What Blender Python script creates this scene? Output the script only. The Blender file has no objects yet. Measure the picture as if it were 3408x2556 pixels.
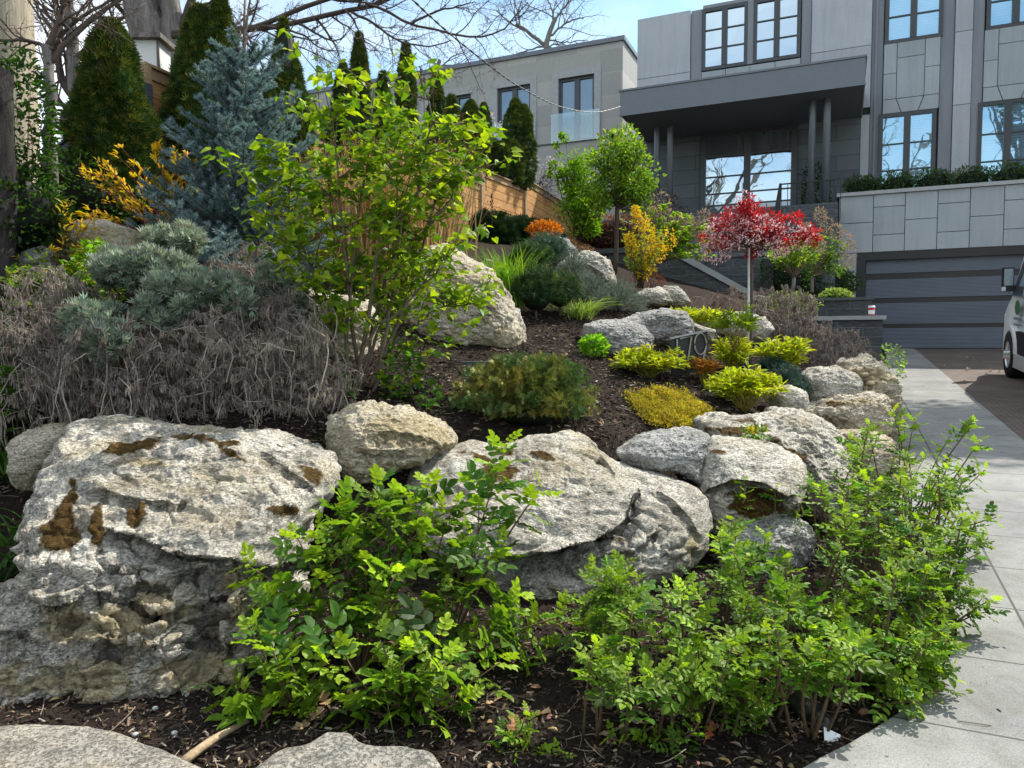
import bpy, math, random
import numpy as np
from math import radians as R_, sin, cos, pi
random.seed(7); rng = np.random.default_rng(7)
C = bpy.context.scene.collection
SC = bpy.context.scene
# ---------------------------------------------------------------- camera
CZ = 1.55; PIT = R_(2.98); FL = 1024*26/36
cam = bpy.data.objects.new('camera', bpy.data.cameras.new('camera')); C.objects.link(cam)
cam.location = (0, 0, CZ); cam.rotation_euler = (pi/2-PIT, 0, 0)
cam.data.lens = 26; cam.data.sensor_width = 36; cam.data.clip_end = 2000
SC.camera = cam
# ---------------------------------------------------------------- sky and sun
SUN_AZ = R_(57); SUN_EL = R_(51)          # azimuth from +Y towards +X
w = bpy.data.worlds.new('World'); SC.world = w; w.use_nodes = True
nt = w.node_tree; nt.nodes.clear()
out = nt.nodes.new('ShaderNodeOutputWorld'); bg = nt.nodes.new('ShaderNodeBackground')
sky = nt.nodes.new('ShaderNodeTexSky'); sky.sky_type = 'NISHITA'; sky.sun_disc = False
sky.sun_elevation = SUN_EL; sky.sun_rotation = SUN_AZ; sky.air_density = 1.0; sky.dust_density = 1.2; sky.ozone_density = 1.0
tc = nt.nodes.new('ShaderNodeTexCoord'); mp = nt.nodes.new('ShaderNodeMapping'); mp.inputs['Scale'].default_value = (1, 1, 2.2)
mp.inputs['Location'].default_value = (0.9, 0.1, 0.3)
no = nt.nodes.new('ShaderNodeTexNoise'); no.inputs['Scale'].default_value = 1.7; no.inputs['Detail'].default_value = 6; no.inputs['Roughness'].default_value = .5
rp = nt.nodes.new('ShaderNodeValToRGB'); rp.color_ramp.elements[0].position = .34; rp.color_ramp.elements[1].position = .70
mx = nt.nodes.new('ShaderNodeMix'); mx.data_type = 'RGBA'; mx.inputs['B'].default_value = (8.1, 7.8, 7.3, 1)
L = nt.links.new
L(tc.outputs['Generated'], mp.inputs['Vector']); L(mp.outputs[0], no.inputs['Vector']); L(no.outputs['Fac'], rp.inputs['Fac'])
L(rp.outputs['Color'], mx.inputs['Factor']); hs_ = nt.nodes.new('ShaderNodeMix'); hs_.data_type = 'RGBA'; hs_.blend_type = 'MULTIPLY'; hs_.inputs['Factor'].default_value = 1; hs_.inputs['B'].default_value = (.92, 1.1, 1.06, 1); L(sky.outputs[0], hs_.inputs['A']); L(hs_.outputs['Result'], mx.inputs['A']); L(mx.outputs['Result'], bg.inputs['Color'])
bg.inputs['Strength'].default_value = .14; L(bg.outputs[0], out.inputs[0])
sl = bpy.data.lights.new('sun', 'SUN'); sl.energy = 4.2; sl.angle = R_(.55); sl.color = (1, .94, .84)
so = bpy.data.objects.new('sun', sl); C.objects.link(so)
so.rotation_euler = (pi/2-SUN_EL, 0, pi-SUN_AZ); so.location = (20, 10, 30)
SC.view_settings.view_transform = 'Standard'; SC.view_settings.look = 'None'; SC.view_settings.exposure = 0.75; SC.view_settings.gamma = 1
SC.render.engine = 'CYCLES'
try:
    SC.cycles.max_bounces = 6; SC.cycles.transparent_max_bounces = 8; SC.cycles.caustics_reflective = False; SC.cycles.caustics_refractive = False
except Exception: pass
# ---------------------------------------------------------------- pixel -> world helpers (1024 x 768 frame, Y = depth)
def ray(px, py):
    cx = (px-512)/FL; cy = (384-py)/FL
    return np.array([cx, cos(PIT)+cy*sin(PIT), -sin(PIT)+cy*cos(PIT)])
def P(px, py, d):
    r = ray(px, py); return np.array([0, 0, CZ])+r*(d/r[1])
def proj(V):
    V = np.asarray(V, float); x = V[..., 0]; y = V[..., 1]; z = V[..., 2]-CZ
    dd = y*cos(PIT)-z*sin(PIT); uu = y*sin(PIT)+z*cos(PIT)
    return 512+FL*x/dd, 384-FL*uu/dd
TH = R_(24.0); U2 = np.array([sin(TH), cos(TH)]); V2 = np.array([cos(TH), -sin(TH)])
def Wv(a):                                    # (v, s, z) house frame -> world
    a = np.asarray(a, float); o = np.empty_like(a)
    o[..., 0] = a[..., 0]*V2[0]+a[..., 1]*U2[0]; o[..., 1] = a[..., 0]*V2[1]+a[..., 1]*U2[1]; o[..., 2] = a[..., 2]
    return o
def hs(px, py, s):                            # pixel on the plane s = const -> v, z
    r = ray(px, py); t = s/(r[:2]@U2); p = r*t; return p[:2]@V2, p[2]+CZ
GS = .07                                      # slope of the drive
def gpl(px, py, off=0):                       # pixel on the sloping paving plane
    r = ray(px, py); t = (CZ-off)/(GS*(r[:2]@U2)-r[2]); p = r*t; return np.array([p[0], p[1], p[2]+CZ])
# ---------------------------------------------------------------- noise
def _h(ix, iy, iz, sd):
    with np.errstate(over='ignore'):
        n = (ix.astype(np.int64)*374761393+iy.astype(np.int64)*668265263+iz.astype(np.int64)*2147483647+sd*1274126177) & 0xffffffff
        n = ((n ^ (n >> 13))*1274126177) & 0xffffffff; n = ((n ^ (n >> 15))*2246822519) & 0xffffffff; n ^= n >> 16
    return (n & 0xffffff)/float(0x7fffff)-1
def vn(p, sd=0):
    i = np.floor(p); f = p-i; f = f*f*f*(f*(f*6-15)+10); i = i.astype(np.int64); r = 0
    for a in (0, 1):
        for b in (0, 1):
            for c in (0, 1):
                wt = (f[:, 0] if a else 1-f[:, 0])*(f[:, 1] if b else 1-f[:, 1])*(f[:, 2] if c else 1-f[:, 2])
                r = r+wt*_h(i[:, 0]+a, i[:, 1]+b, i[:, 2]+c, sd)
    return r
def fbm(p, o=4, sd=0, g=.5, ridge=False):
    r = 0; a = 1; t = 0
    for k in range(o):
        n = vn(p*2.03**k+k*17.3, sd+k); n = (1-2*np.abs(n)) if ridge else n
        r = r+a*n; t += a; a *= g
    return r/t
def worley(p, sd=0):
    i = np.floor(p).astype(np.int64); f1 = np.full(len(p), 9.); f2 = np.full(len(p), 9.); cid = np.zeros(len(p))
    for a in (-1, 0, 1):
        for b in (-1, 0, 1):
            for c in (-1, 0, 1):
                q = i+np.array([a, b, c]); o = np.stack([_h(q[:, 0], q[:, 1], q[:, 2], sd+k)*.45+.5 for k in (1, 2, 3)], 1)
                d = np.linalg.norm(q+o-p, axis=1); cid = np.where(d < f1, _h(q[:, 0], q[:, 1], q[:, 2], sd+9), cid); f2 = np.minimum(f2, np.maximum(f1, d)); f1 = np.minimum(f1, d)
    return f1, f2, cid
# ---------------------------------------------------------------- mesh builder
class G:
    def __init__(s): s.V = []; s.F = []; s.C = []; s.n = 0
    def add(s, V, F, col=(.5, .5, .5)):
        V = np.asarray(V, float).reshape(-1, 3); F = np.asarray(F, np.int64); s.V.append(V); s.F.append(F+s.n)
        c = np.asarray(col, float)
        if c.ndim == 1: c = np.tile(c, (len(V), 1))
        s.C.append(c); s.n += len(V); return s
    def box(s, a, b, fr=None, col=(.5, .5, .5)):
        x0, y0, z0 = a; x1, y1, z1 = b
        V = np.array([[x0, y0, z0], [x1, y0, z0], [x1, y1, z0], [x0, y1, z0], [x0, y0, z1], [x1, y0, z1], [x1, y1, z1], [x0, y1, z1]], float)
        if fr: V = fr(V)
        return s.add(V, [[0, 3, 2, 1], [4, 5, 6, 7], [0, 1, 5, 4], [1, 2, 6, 5], [2, 3, 7, 6], [3, 0, 4, 7]], col)
    def tube(s, pts, rad, n=6, col=(.5, .5, .5), cap=True):
        pts = np.asarray(pts, float); m = len(pts); rad = np.broadcast_to(np.asarray(rad, float), (m,))
        t = np.gradient(pts, axis=0); t /= np.linalg.norm(t, axis=1)[:, None]+1e-9
        up = np.array([0, 0, 1.]) if abs(t[m//2][2]) < .85 else np.array([1., 0, 0])
        a = np.cross(t, up); a /= np.linalg.norm(a, axis=1)[:, None]+1e-9; b = np.cross(t, a)
        an = np.arange(n)*2*pi/n
        V = pts[:, None]+rad[:, None, None]*(np.cos(an)[None, :, None]*a[:, None]+np.sin(an)[None, :, None]*b[:, None])
        i = np.arange(m-1)[:, None]*n; j = np.arange(n)[None]; k = (j+1) % n
        F = np.stack([i+j, i+k, i+n+k, i+n+j], -1).reshape(-1, 4)
        c = np.asarray(col, float)
        if c.ndim == 2: c = np.repeat(c, n, 0)
        s.add(V.reshape(-1, 3), F, c)
        if cap and n <= 12:
            b0 = s.n-m*n
            s.F.append(np.array([[b0+(m-1)*n, b0+(m-1)*n+q, b0+(m-1)*n+q+1] for q in range(1, n-1)])); s.F.append(np.array([[b0, b0+q+1, b0+q] for q in range(1, n-1)]))
        return s
    def lathe(s, prof, c, n=24, ax=2, col=(.5, .5, .5), fr=None):
        prof = np.asarray(prof, float); an = np.arange(n)*2*pi/n; m = len(prof)
        x = prof[:, 0][:, None]*np.cos(an); y = prof[:, 0][:, None]*np.sin(an); z = np.repeat(prof[:, 1][:, None], n, 1)
        V = np.stack([x, y, z], -1).reshape(-1, 3)
        if ax == 0: V = V[:, [2, 0, 1]]
        if ax == 1: V = V[:, [1, 2, 0]]
        V = V+np.asarray(c)
        if fr: V = fr(V)
        i = np.arange(m-1)[:, None]*n; j = np.arange(n)[None]; k = (j+1) % n
        return s.add(V, np.stack([i+j, i+k, i+n+k, i+n+j], -1).reshape(-1, 4), col)
    def prism(s, pts, o, ax, depth, col=(.5, .5, .5), fr=None):      # pts 2d polygon; o maps (a,b,c)->xyz with c the extrusion
        n = len(pts); V = np.array([o(a, b, 0) for a, b in pts]+[o(a, b, depth) for a, b in pts], float)
        if fr: V = fr(V)
        i = s.n; s.add(V, [[j, (j+1) % n, n+(j+1) % n, n+j] for j in range(n)], col)
        s.F.append(('ng', np.arange(i, i+n)[::-1])); s.F.append(('ng', np.arange(i+n, i+2*n))); return s
def tag(o, label=None, cat=None, group=None, kind=None):
    for k, v in (('label', label), ('category', cat), ('group', group), ('kind', kind)):
        if v: o[k] = v
    return o
def build(name, g, mat, parent=None, smooth=False, loc=None):
    V = np.concatenate(g.V) if g.V else np.zeros((0, 3)); Cc = np.concatenate(g.C)
    st = []; ix = []; p = 0
    for f in g.F:
        if isinstance(f, tuple): f = f[1][None]
        if not len(f): continue
        k = f.shape[1]; st.append(p+np.arange(len(f))*k); ix.append(f.ravel()); p += f.size
    st = np.concatenate(st); ix = np.concatenate(ix)
    off = np.array(parent.location) if parent is not None else (np.zeros(3) if loc is None else np.asarray(loc, float))
    pp = parent
    while pp is not None and pp.parent is not None: pp = pp.parent
    if pp is not None: off = np.array(pp['_o'])
    me = bpy.data.meshes.new(name); me.vertices.add(len(V)); me.vertices.foreach_set('co', (V-off).astype(np.float32).ravel())
    me.loops.add(len(ix)); me.loops.foreach_set('vertex_index', ix.astype(np.int32))
    me.polygons.add(len(st)); me.polygons.foreach_set('loop_start', st.astype(np.int32))
    a = me.color_attributes.new('Col', 'FLOAT_COLOR', 'POINT')
    a.data.foreach_set('color', np.concatenate([Cc, np.ones((len(Cc), 1))], 1).astype(np.float32).ravel())
    me.update(calc_edges=True); me.validate()
    me.polygons.foreach_set('use_smooth', np.full(len(me.polygons), bool(smooth)))
    me.materials.append(mat)
    o = bpy.data.objects.new(name, me); C.objects.link(o)
    if parent is not None: o.parent = parent
    else: o.location = off
    o['_o'] = list(map(float, off))
    return o
def thing(name, loc, label, cat, group=None):
    o = bpy.data.objects.new(name, None); C.objects.link(o); o.location = [float(q) for q in loc]; o.empty_display_size = .1
    o['_o'] = [float(q) for q in loc]; return tag(o, label, cat, group)
# ---------------------------------------------------------------- leaf instancing
def nrm(a): return a/(np.linalg.norm(a, axis=-1, keepdims=True)+1e-9)
def frames(d, up):
    d = nrm(d); y = nrm(np.cross(up, d)); z = np.cross(d, y); return np.stack([d, y, z], 1)
def inst(g, T, F, pos, Fr, sc, col, jit=0):
    T = np.asarray(T, float); N = len(pos); k = len(T); sc = np.broadcast_to(sc, (N,))
    V = np.einsum('kj,njm->nkm', T, Fr)*sc[:, None, None]+pos[:, None]
    Fa = np.asarray(F)[None]+np.arange(N)[:, None, None]*k
    c = np.repeat(np.broadcast_to(col, (N, 3)), k, 0)
    g.add(V.reshape(-1, 3), Fa.reshape(-1, Fa.shape[-1]), c)
def vary(base, n, a=.2, alt=None, p=.3):
    c = np.tile(np.array(base, float), (n, 1))
    if alt is not None: t = (rng.random(n)**2)[:, None]*(rng.random(n) < p)[:, None]; c = c*(1-t)+np.array(alt)*t
    return np.clip(c*(1+a*rng.normal(size=(n, 1)))*(1+.25*a*rng.normal(size=(n, 3))), .003, .95)
def leaf1(wd=.5, fold=.15, bend=.15, heart=False):       # simple blade, x 0..1
    if heart:
        T = [[0, 0, 0], [-.12, .28, fold], [-.12, -.28, fold], [.25, .46, fold*1.3], [.25, -.46, fold*1.3], [.4, 0, 0], [.68, .24, fold*.6-bend*.4], [.68, -.24, fold*.6-bend*.4], [1, 0, -bend]]
        F = [[0, 5, 3], [0, 3, 1], [0, 4, 5], [0, 2, 4], [5, 8, 6], [5, 6, 3], [5, 7, 8], [5, 4, 7]]
    else:
        T = [[0, 0, 0], [.28, wd*.42, fold*wd], [.28, -wd*.42, fold*wd], [.5, 0, -bend*.2], [.66, wd*.45, fold*wd-bend*.4], [.66, -wd*.45, fold*wd-bend*.4], [1, 0, -bend]]
        F = [[0, 3, 1], [0, 2, 3], [3, 4, 1], [3, 2, 5], [3, 6, 4], [3, 5, 6]]
    return np.array(T, float), F
def leaf2(wd=.6, fold=.3, bend=.2):
    T = [[0, 0, 0], [.35, 0, -.02], [.7, 0, -bend*.35], [1, 0, -bend]]
    for sg in (1, -1):
        for x, y in ((.16, .33), (.48, .5), (.82, .33)): T.append([x, sg*wd*y, fold*wd*y*1.2-bend*x*x*.6])
    return np.array(T), [[0, 1, 4], [4, 1, 5], [1, 2, 5], [5, 2, 6], [2, 3, 6], [0, 7, 1], [7, 8, 1], [1, 8, 2], [8, 9, 2], [2, 9, 3]]
def compound(pairs=3):
    T = []; F = []; L0, LF = leaf2(.66, .3, .2); L0 = L0*.36
    def put(x, ang, sc, dz):
        c, s_ = cos(ang), sin(ang); V = L0*sc; V = np.stack([V[:, 0]*c-V[:, 1]*s_+x, V[:, 0]*s_+V[:, 1]*c, V[:, 2]+dz], 1)
        F.extend([[q+len(T) for q in f] for f in LF]); T.extend(V.tolist())
    for k in range(pairs):
        x = .2+.25*k; put(x, R_(68-8*k), .85+.1*k, -.35*x*x+.08); put(x, -R_(68-8*k), .85+.1*k, -.35*x*x+.08)
    put(.2+.25*pairs-.1, 0, 1.1, -.12)
    return np.array(T), F
def spike(n=3, w=.12):                                    # flat spray of n narrow triangles
    T = []; F = []
    for k in range(n):
        a = (k-(n-1)/2)*.5; c, s_ = cos(a), sin(a); b = len(T)
        for x, y in ((0, 0), (.5, w), (1, 0), (.5, -w)): T.append([x*c-y*s_, x*s_+y*c, .1*abs(a)*x])
        F.append([b, b+1, b+2, b+3])
    return np.array(T), F
LEAF = leaf1(.5, .3, .2); HEART = leaf1(heart=True, fold=.1, bend=.2); COMP = compound(3); SP3 = spike(3, .1); SP5 = spike(5, .09)
NARROW = leaf1(.3, .2, .2)
def rdir(n):
    a = rng.normal(size=(n, 3)); return nrm(a)
UP = np.array([0, 0, 1.])
# ---------------------------------------------------------------- materials
def nodes(name):
    m = bpy.data.materials.new(name); m.use_nodes = True; t = m.node_tree; t.nodes.clear()
    return m, t, t.nodes.new('ShaderNodeOutputMaterial')
def N(t, ty, **kw):
    n = t.nodes.new('ShaderNode'+ty)
    for k, v in kw.items():
        if k.startswith('i_'): n.inputs[k[2:].replace('_', ' ')].default_value = v
        else: setattr(n, k, v)
    return n
def ramp(t, fac, stops):
    r = N(t, 'ValToRGB'); e = r.color_ramp.elements
    while len(e) < len(stops): e.new(.5)
    for k, (p, c) in enumerate(stops): e[k].position = p; e[k].color = (*c, 1) if len(c) == 3 else c
    t.links.new(fac, r.inputs[0]); return r.outputs[0]
def mixc(t, f, a, b, mode='MIX'):
    m = N(t, 'Mix', data_type='RGBA', blend_type=mode)
    for s, v in (('Factor', f), ('A', a), ('B', b)):
        i = [q for q in m.inputs if q.name == s and (q.type == 'RGBA' or s == 'Factor' and q.type == 'VALUE')][0]
        if hasattr(v, 'links') or isinstance(v, bpy.types.NodeSocket): t.links.new(v, i)
        else: i.default_value = v if s == 'Factor' else (*v, 1)
    return [q for q in m.outputs if q.type == 'RGBA'][0]
def coords(t, scale=(1, 1, 1), rot=(0, 0, 0), kind='Object'):
    c = N(t, 'TexCoord'); m = N(t, 'Mapping'); m.inputs['Scale'].default_value = scale; m.inputs['Rotation'].default_value = rot
    t.links.new(c.outputs[kind], m.inputs[0]); return m.outputs[0]
def noise(t, vec, scale, det=5, rough=.6, dist=0):
    n = N(t, 'TexNoise'); n.inputs['Scale'].default_value = scale; n.inputs['Detail'].default_value = det
    n.inputs['Roughness'].default_value = rough; n.inputs['Distortion'].default_value = dist; t.links.new(vec, n.inputs['Vector']); return n.outputs['Fac']
def bump(t, h, st=.3, dist=.01, nrm_=None):
    b = N(t, 'Bump'); b.inputs['Strength'].default_value = st; b.inputs['Distance'].default_value = dist; t.links.new(h, b.inputs['Height'])
    if nrm_: t.links.new(nrm_, b.inputs['Normal'])
    return b.outputs[0]
def pbr(t, out, col, rough=.7, spec=.3, metal=0, nrm_=None):
    b = N(t, 'BsdfPrincipled')
    for k, v in (('Base Color', col), ('Roughness', rough), ('Specular IOR Level', spec), ('Metallic', metal), ('Normal', nrm_)):
        if v is None: continue
        if isinstance(v, bpy.types.NodeSocket): t.links.new(v, b.inputs[k])
        else: b.inputs[k].default_value = (*v, 1) if k == 'Base Color' else v
    t.links.new(b.outputs[0], out.inputs[0]); return b
def plain(name, col, rough=.6, spec=.4, metal=0, var=.12, scale=8, bst=.1, bd=.004):
    m, t, o = nodes(name); v = coords(t); n = noise(t, v, scale)
    c = ramp(t, n, [(.25, tuple(q*(1-var) for q in col)), (.75, tuple(min(q*(1+var), 1) for q in col))])
    n2 = noise(t, v, scale*12); pbr(t, o, c, rough, spec, metal, bump(t, n2, bst, bd)); return m
def leafmat(name, tr=.4, rough=.45, spec=.4, warm=(1.25, 1.3, .45)):
    m, t, o = nodes(name); a = N(t, 'Attribute', attribute_name='Col'); col = a.outputs['Color']
    v = coords(t); n = noise(t, v, 40, 2); col = mixc(t, 1.0, col, ramp(t, n, [(.3, (.8, .8, .8)), (.7, (1.15, 1.15, 1.15))]), 'MULTIPLY')
    b = pbr(t, o, col, rough, spec)
    if tr > 0:
        tl = N(t, 'BsdfTranslucent'); t.links.new(mixc(t, 1.0, col, warm, 'MULTIPLY'), tl.inputs[0])
        ms = N(t, 'MixShader'); ms.inputs[0].default_value = tr; t.links.new(b.outputs[0], ms.inputs[1]); t.links.new(tl.outputs[0], ms.inputs[2]); t.links.new(ms.outputs[0], o.inputs[0])
    return m
def rockmat(name, light=(.72, .685, .60), mid=(.36, .335, .28), dark=(.09, .085, .075), speck=.5, warmst=(.42, .33, .17)):
    m, t, o = nodes(name); v = coords(t, (1, 1, 2.0), (.12, .25, 0)); a = N(t, 'Attribute', attribute_name='Col')
    sp = N(t, 'SeparateColor'); t.links.new(a.outputs['Color'], sp.inputs[0]); k = sp.outputs
    big = noise(t, v, 2.6, 5, .6, .4); fine = noise(t, v, 24, 8, .72, .5); ff = noise(t, v, 75, 5, .7, .3)
    c = ramp(t, big, [(.3, mid), (.58, light)])
    pit = ramp(t, fine, [(.40, (0, 0, 0)), (.50, (1, 1, 1))])
    pit2 = ramp(t, ff, [(.38, (.1, .1, .1)), (.5, (1, 1, 1))])
    c = mixc(t, mixc(t, 1.0, (speck,)*3, pit, 'SUBTRACT'), c, dark)
    c = mixc(t, 1.0, c, ramp(t, ff, [(.36, (.45, .45, .46)), (.52, (1, 1, 1))]), 'MULTIPLY')
    gl_ = ramp(t, noise(t, v, 6.5, 7, .75, .8), [(.50, (0, 0, 0)), (.60, (.62, .62, .62))]); c = mixc(t, gl_, c, tuple(q*.42 for q in mid))
    wn = ramp(t, noise(t, v, 1.6, 4, .6, .2), [(.5, (0, 0, 0)), (.68, (.55, .55, .55))]); c = mixc(t, wn, c, tuple(q for q in warmst))
    # masks held in the mesh: red = moss, green = yellow lichen, blue = dark stain plus shade painted under ledges, in hollows and on undersides
    mn = noise(t, v, 70, 5, .8)
    yl = ramp(t, fine, [(.35, (.26, .21, .12)), (.65, (.56, .48, .31))]); c = mixc(t, k[1], c, yl)
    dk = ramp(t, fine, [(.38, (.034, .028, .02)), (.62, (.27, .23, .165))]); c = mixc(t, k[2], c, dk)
    ms = ramp(t, mn, [(.3, (.025, .014, .005)), (.5, (.075, .042, .01)), (.72, (.17, .11, .015))]); c = mixc(t, k[0], c, ms)
    h = N(t, 'Math', operation='ADD'); t.links.new(fine, h.inputs[0]); h2 = N(t, 'Math', operation='MULTIPLY'); t.links.new(pit2, h2.inputs[0]); h2.inputs[1].default_value = .35; t.links.new(h2.outputs[0], h.inputs[1])
    pbr(t, o, c, .88, .2, 0, bump(t, h.outputs[0], .9, .022)); return m
def soilmat():
    m, t, o = nodes('mulch_soil'); v = coords(t); n = noise(t, v, 30, 8, .75, .6); n2 = noise(t, v, 3)
    c = ramp(t, n, [(.3, (.012, .010, .008)), (.55, (.038, .030, .024)), (.72, (.09, .068, .052))]); c = mixc(t, ramp(t, n2, [(.4, (0, 0, 0)), (.7, (.5, .5, .5))]), c, (.035, .022, .016))
    pbr(t, o, c, .95, .1, 0, bump(t, n, 1, .03)); return m
def math(t, op, a, b=None):
    n = N(t, 'Math', operation=op)
    for i, v in enumerate((a, b)):
        if v is None: continue
        if isinstance(v, bpy.types.NodeSocket): t.links.new(v, n.inputs[i])
        else: n.inputs[i].default_value = v
    return n.outputs[0]
def joint(t, x, pos=None, step=None, off=0, w=.006):      # 1 on a joint line
    if step: f = math(t, 'FRACT', math(t, 'DIVIDE', math(t, 'SUBTRACT', x, off), step)); d = math(t, 'MULTIPLY', math(t, 'ABSOLUTE', math(t, 'SUBTRACT', f, .5)), step); return math(t, 'GREATER_THAN', d, step/2-w)
    return math(t, 'LESS_THAN', math(t, 'ABSOLUTE', math(t, 'SUBTRACT', x, pos)), w)
def pavemat(name, base, jcol, drive=False):
    m, t, o = nodes(name); v = coords(t, rot=(0, 0, TH)); s = N(t, 'SeparateXYZ'); t.links.new(v, s.inputs[0]); x, y = s.outputs[0], s.outputs[1]
    vec = coords(t); g = noise(t, vec, 170, 4, .8); b = noise(t, vec, 1.3, 5, .6)
    c = ramp(t, g, [(.33, tuple(q*.62 for q in base)), (.5, base), (.66, tuple(min(1, q*1.3) for q in base))])
    c = mixc(t, 1.0, c, ramp(t, b, [(.3, (.68, .68, .69)), (.7, (1.1, 1.1, 1.08))]), 'MULTIPLY')
    st_ = noise(t, vec, 5, 7, .75, .6); c = mixc(t, 1.0, c, ramp(t, st_, [(.36, (.80, .79, .76)), (.52, (1, 1, 1)), (.68, (1.05, 1.05, 1.05))]), 'MULTIPLY')
    if drive:
        br = N(t, 'TexBrick'); br.inputs['Scale'].default_value = 4; br.inputs['Mortar Size'].default_value = .03; br.inputs['Color1'].default_value = (1, 1, 1, 1); br.inputs['Color2'].default_value = (.75, .75, .75, 1); br.inputs['Mortar'].default_value = (.4, .4, .4, 1)
        t.links.new(v, br.inputs['Vector']); c = mixc(t, 1.0, c, br.outputs[0], 'MULTIPLY'); j = None
    else:
        j1 = joint(t, x, pos=.785, w=.006); j2 = joint(t, y, step=.6, off=.55, w=.005)
        cell = N(t, 'TexWhiteNoise', noise_dimensions='2D'); cv = N(t, 'CombineXYZ'); t.links.new(math(t, 'FLOOR', math(t, 'DIVIDE', math(t, 'SUBTRACT', y, .55), .6)), cv.inputs[0]); t.links.new(math(t, 'GREATER_THAN', x, .785), cv.inputs[1]); t.links.new(cv.outputs[0], cell.inputs[0])
        c = mixc(t, 1.0, c, ramp(t, cell.outputs[0], [(0, (.86, .86, .87)), (1, (1.04, 1.04, 1.02))]), 'MULTIPLY')
        j = math(t, 'MAXIMUM', j1, j2); c = mixc(t, j, c, jcol)
    h = g if j is None else math(t, 'SUBTRACT', math(t, 'MULTIPLY', g, .15), j)
    pbr(t, o, c, .8, .25, 0, bump(t, h, .5, .003)); return m
def stonewall(name, base, sc=(1, 1, 1), mortar=.02, bw=.9, rh=.3, mcol=.5, bst=.8, ct=1.):
    m, t, o = nodes(name); v = coords(t, sc, (pi/2, 0, 0) if False else (0, 0, TH)); s = N(t, 'SeparateXYZ'); t.links.new(v, s.inputs[0]); cv = N(t, 'CombineXYZ'); t.links.new(math(t, 'ADD', s.outputs[0], s.outputs[1]), cv.inputs[0]); t.links.new(s.outputs[2], cv.inputs[1])
    br = N(t, 'TexBrick'); br.inputs['Scale'].default_value = 1; br.inputs['Brick Width'].default_value = bw; br.inputs['Row Height'].default_value = rh; br.inputs['Mortar Size'].default_value = mortar; br.inputs['Mortar Smooth'].default_value = .4
    br.inputs['Color1'].default_value = (1, 1, 1, 1); br.inputs['Color2'].default_value = (.72, .74, .76, 1); br.inputs['Mortar'].default_value = (mcol,)*3+(1,); t.links.new(cv.outputs[0], br.inputs['Vector'])
    v2 = coords(t, (1, 1, 3)); n = noise(t, v2, 9, 7, .7, .5)
    c = ramp(t, n, [(.3, tuple(q*(1-.45*ct) for q in base)), (.5, base), (.7, tuple(q*(1+.35*ct) for q in base))]); c = mixc(t, 1.0, c, br.outputs[0], 'MULTIPLY')
    h = math(t, 'ADD', math(t, 'MULTIPLY', br.outputs['Fac'], -.6), n); pbr(t, o, c, .85, .25, 0, bump(t, h, bst, .02)); return m
def woodmat(name, base, ax=(12, 12, 1.2)):
    m, t, o = nodes(name); v = coords(t, ax); n = noise(t, v, 4, 6, .6, 1.5); n2 = noise(t, coords(t), 2)
    c = ramp(t, n, [(.3, tuple(q*.55 for q in base)), (.55, base), (.75, tuple(q*1.35 for q in base))]); c = mixc(t, 1.0, c, ramp(t, n2, [(.3, (.75, .75, .75)), (.7, (1.1, 1.1, 1.1))]), 'MULTIPLY')
    pbr(t, o, c, .8, .25, 0, bump(t, n, .5, .006)); return m
def barkmat(name, base, sc=9):
    m, t, o = nodes(name); v = coords(t, (1, 1, .22)); n = noise(t, v, sc, 7, .7, .8)
    c = ramp(t, n, [(.32, tuple(q*.35 for q in base)), (.55, base), (.75, tuple(q*1.5 for q in base))]); pbr(t, o, c, .9, .15, 0, bump(t, n, 1, .03)); return m
def stuccomat(name, base):
    m, t, o = nodes(name); v = coords(t); n = noise(t, v, 60, 6, .8); n2 = noise(t, v, .7, 5)
    c = ramp(t, n, [(.35, tuple(q*.86 for q in base)), (.65, tuple(q*1.1 for q in base))]); c = mixc(t, 1.0, c, ramp(t, n2, [(.3, (.88, .89, .9)), (.7, (1.04, 1.04, 1.04))]), 'MULTIPLY'); st_ = noise(t, coords(t, (3, 3, .25)), 2.2, 5, .7); c = mixc(t, 1.0, c, ramp(t, st_, [(.35, (.90, .91, .92)), (.6, (1.02, 1.02, 1.02))]), 'MULTIPLY'); at = N(t, 'Attribute', attribute_name='Col'); c = mixc(t, 1.0, c, mixc(t, 1.0, at.outputs['Color'], (2, 2, 2), 'MULTIPLY'), 'MULTIPLY')
    pbr(t, o, c, .75, .3, 0, bump(t, n, .25, .004)); return m
def glassmat(name, tint, refl=.6, base=(.02, .025, .03), blinds=False):
    m, t, o = nodes(name); v = coords(t); n = noise(t, v, 1.1, 2, .4)
    gl = N(t, 'BsdfGlossy'); gl.inputs['Roughness'].default_value = .015; gl.inputs['Color'].default_value = (*tint, 1); t.links.new(bump(t, n, .35, .02), gl.inputs['Normal'])
    d = N(t, 'BsdfPrincipled'); d.inputs['Roughness'].default_value = .5
    if blinds:
        s = N(t, 'SeparateXYZ'); t.links.new(v, s.inputs[0]); f = math(t, 'FRACT', math(t, 'MULTIPLY', s.outputs[2], 14)); t.links.new(ramp(t, f, [(.1, tuple(q*.6 for q in base)), (.4, base), (.95, base)]), d.inputs['Base Color'])
    else: t.links.new(ramp(t, noise(t, coords(t, (3, 3, .3)), 2, 3), [(.4, base), (.6, tuple(q*2.2 for q in base))]), d.inputs['Base Color'])
    ms = N(t, 'MixShader'); ms.inputs[0].default_value = refl; t.links.new(d.outputs[0], ms.inputs[1]); t.links.new(gl.outputs[0], ms.inputs[2]); t.links.new(ms.outputs[0], o.inputs[0]); return m
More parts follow.
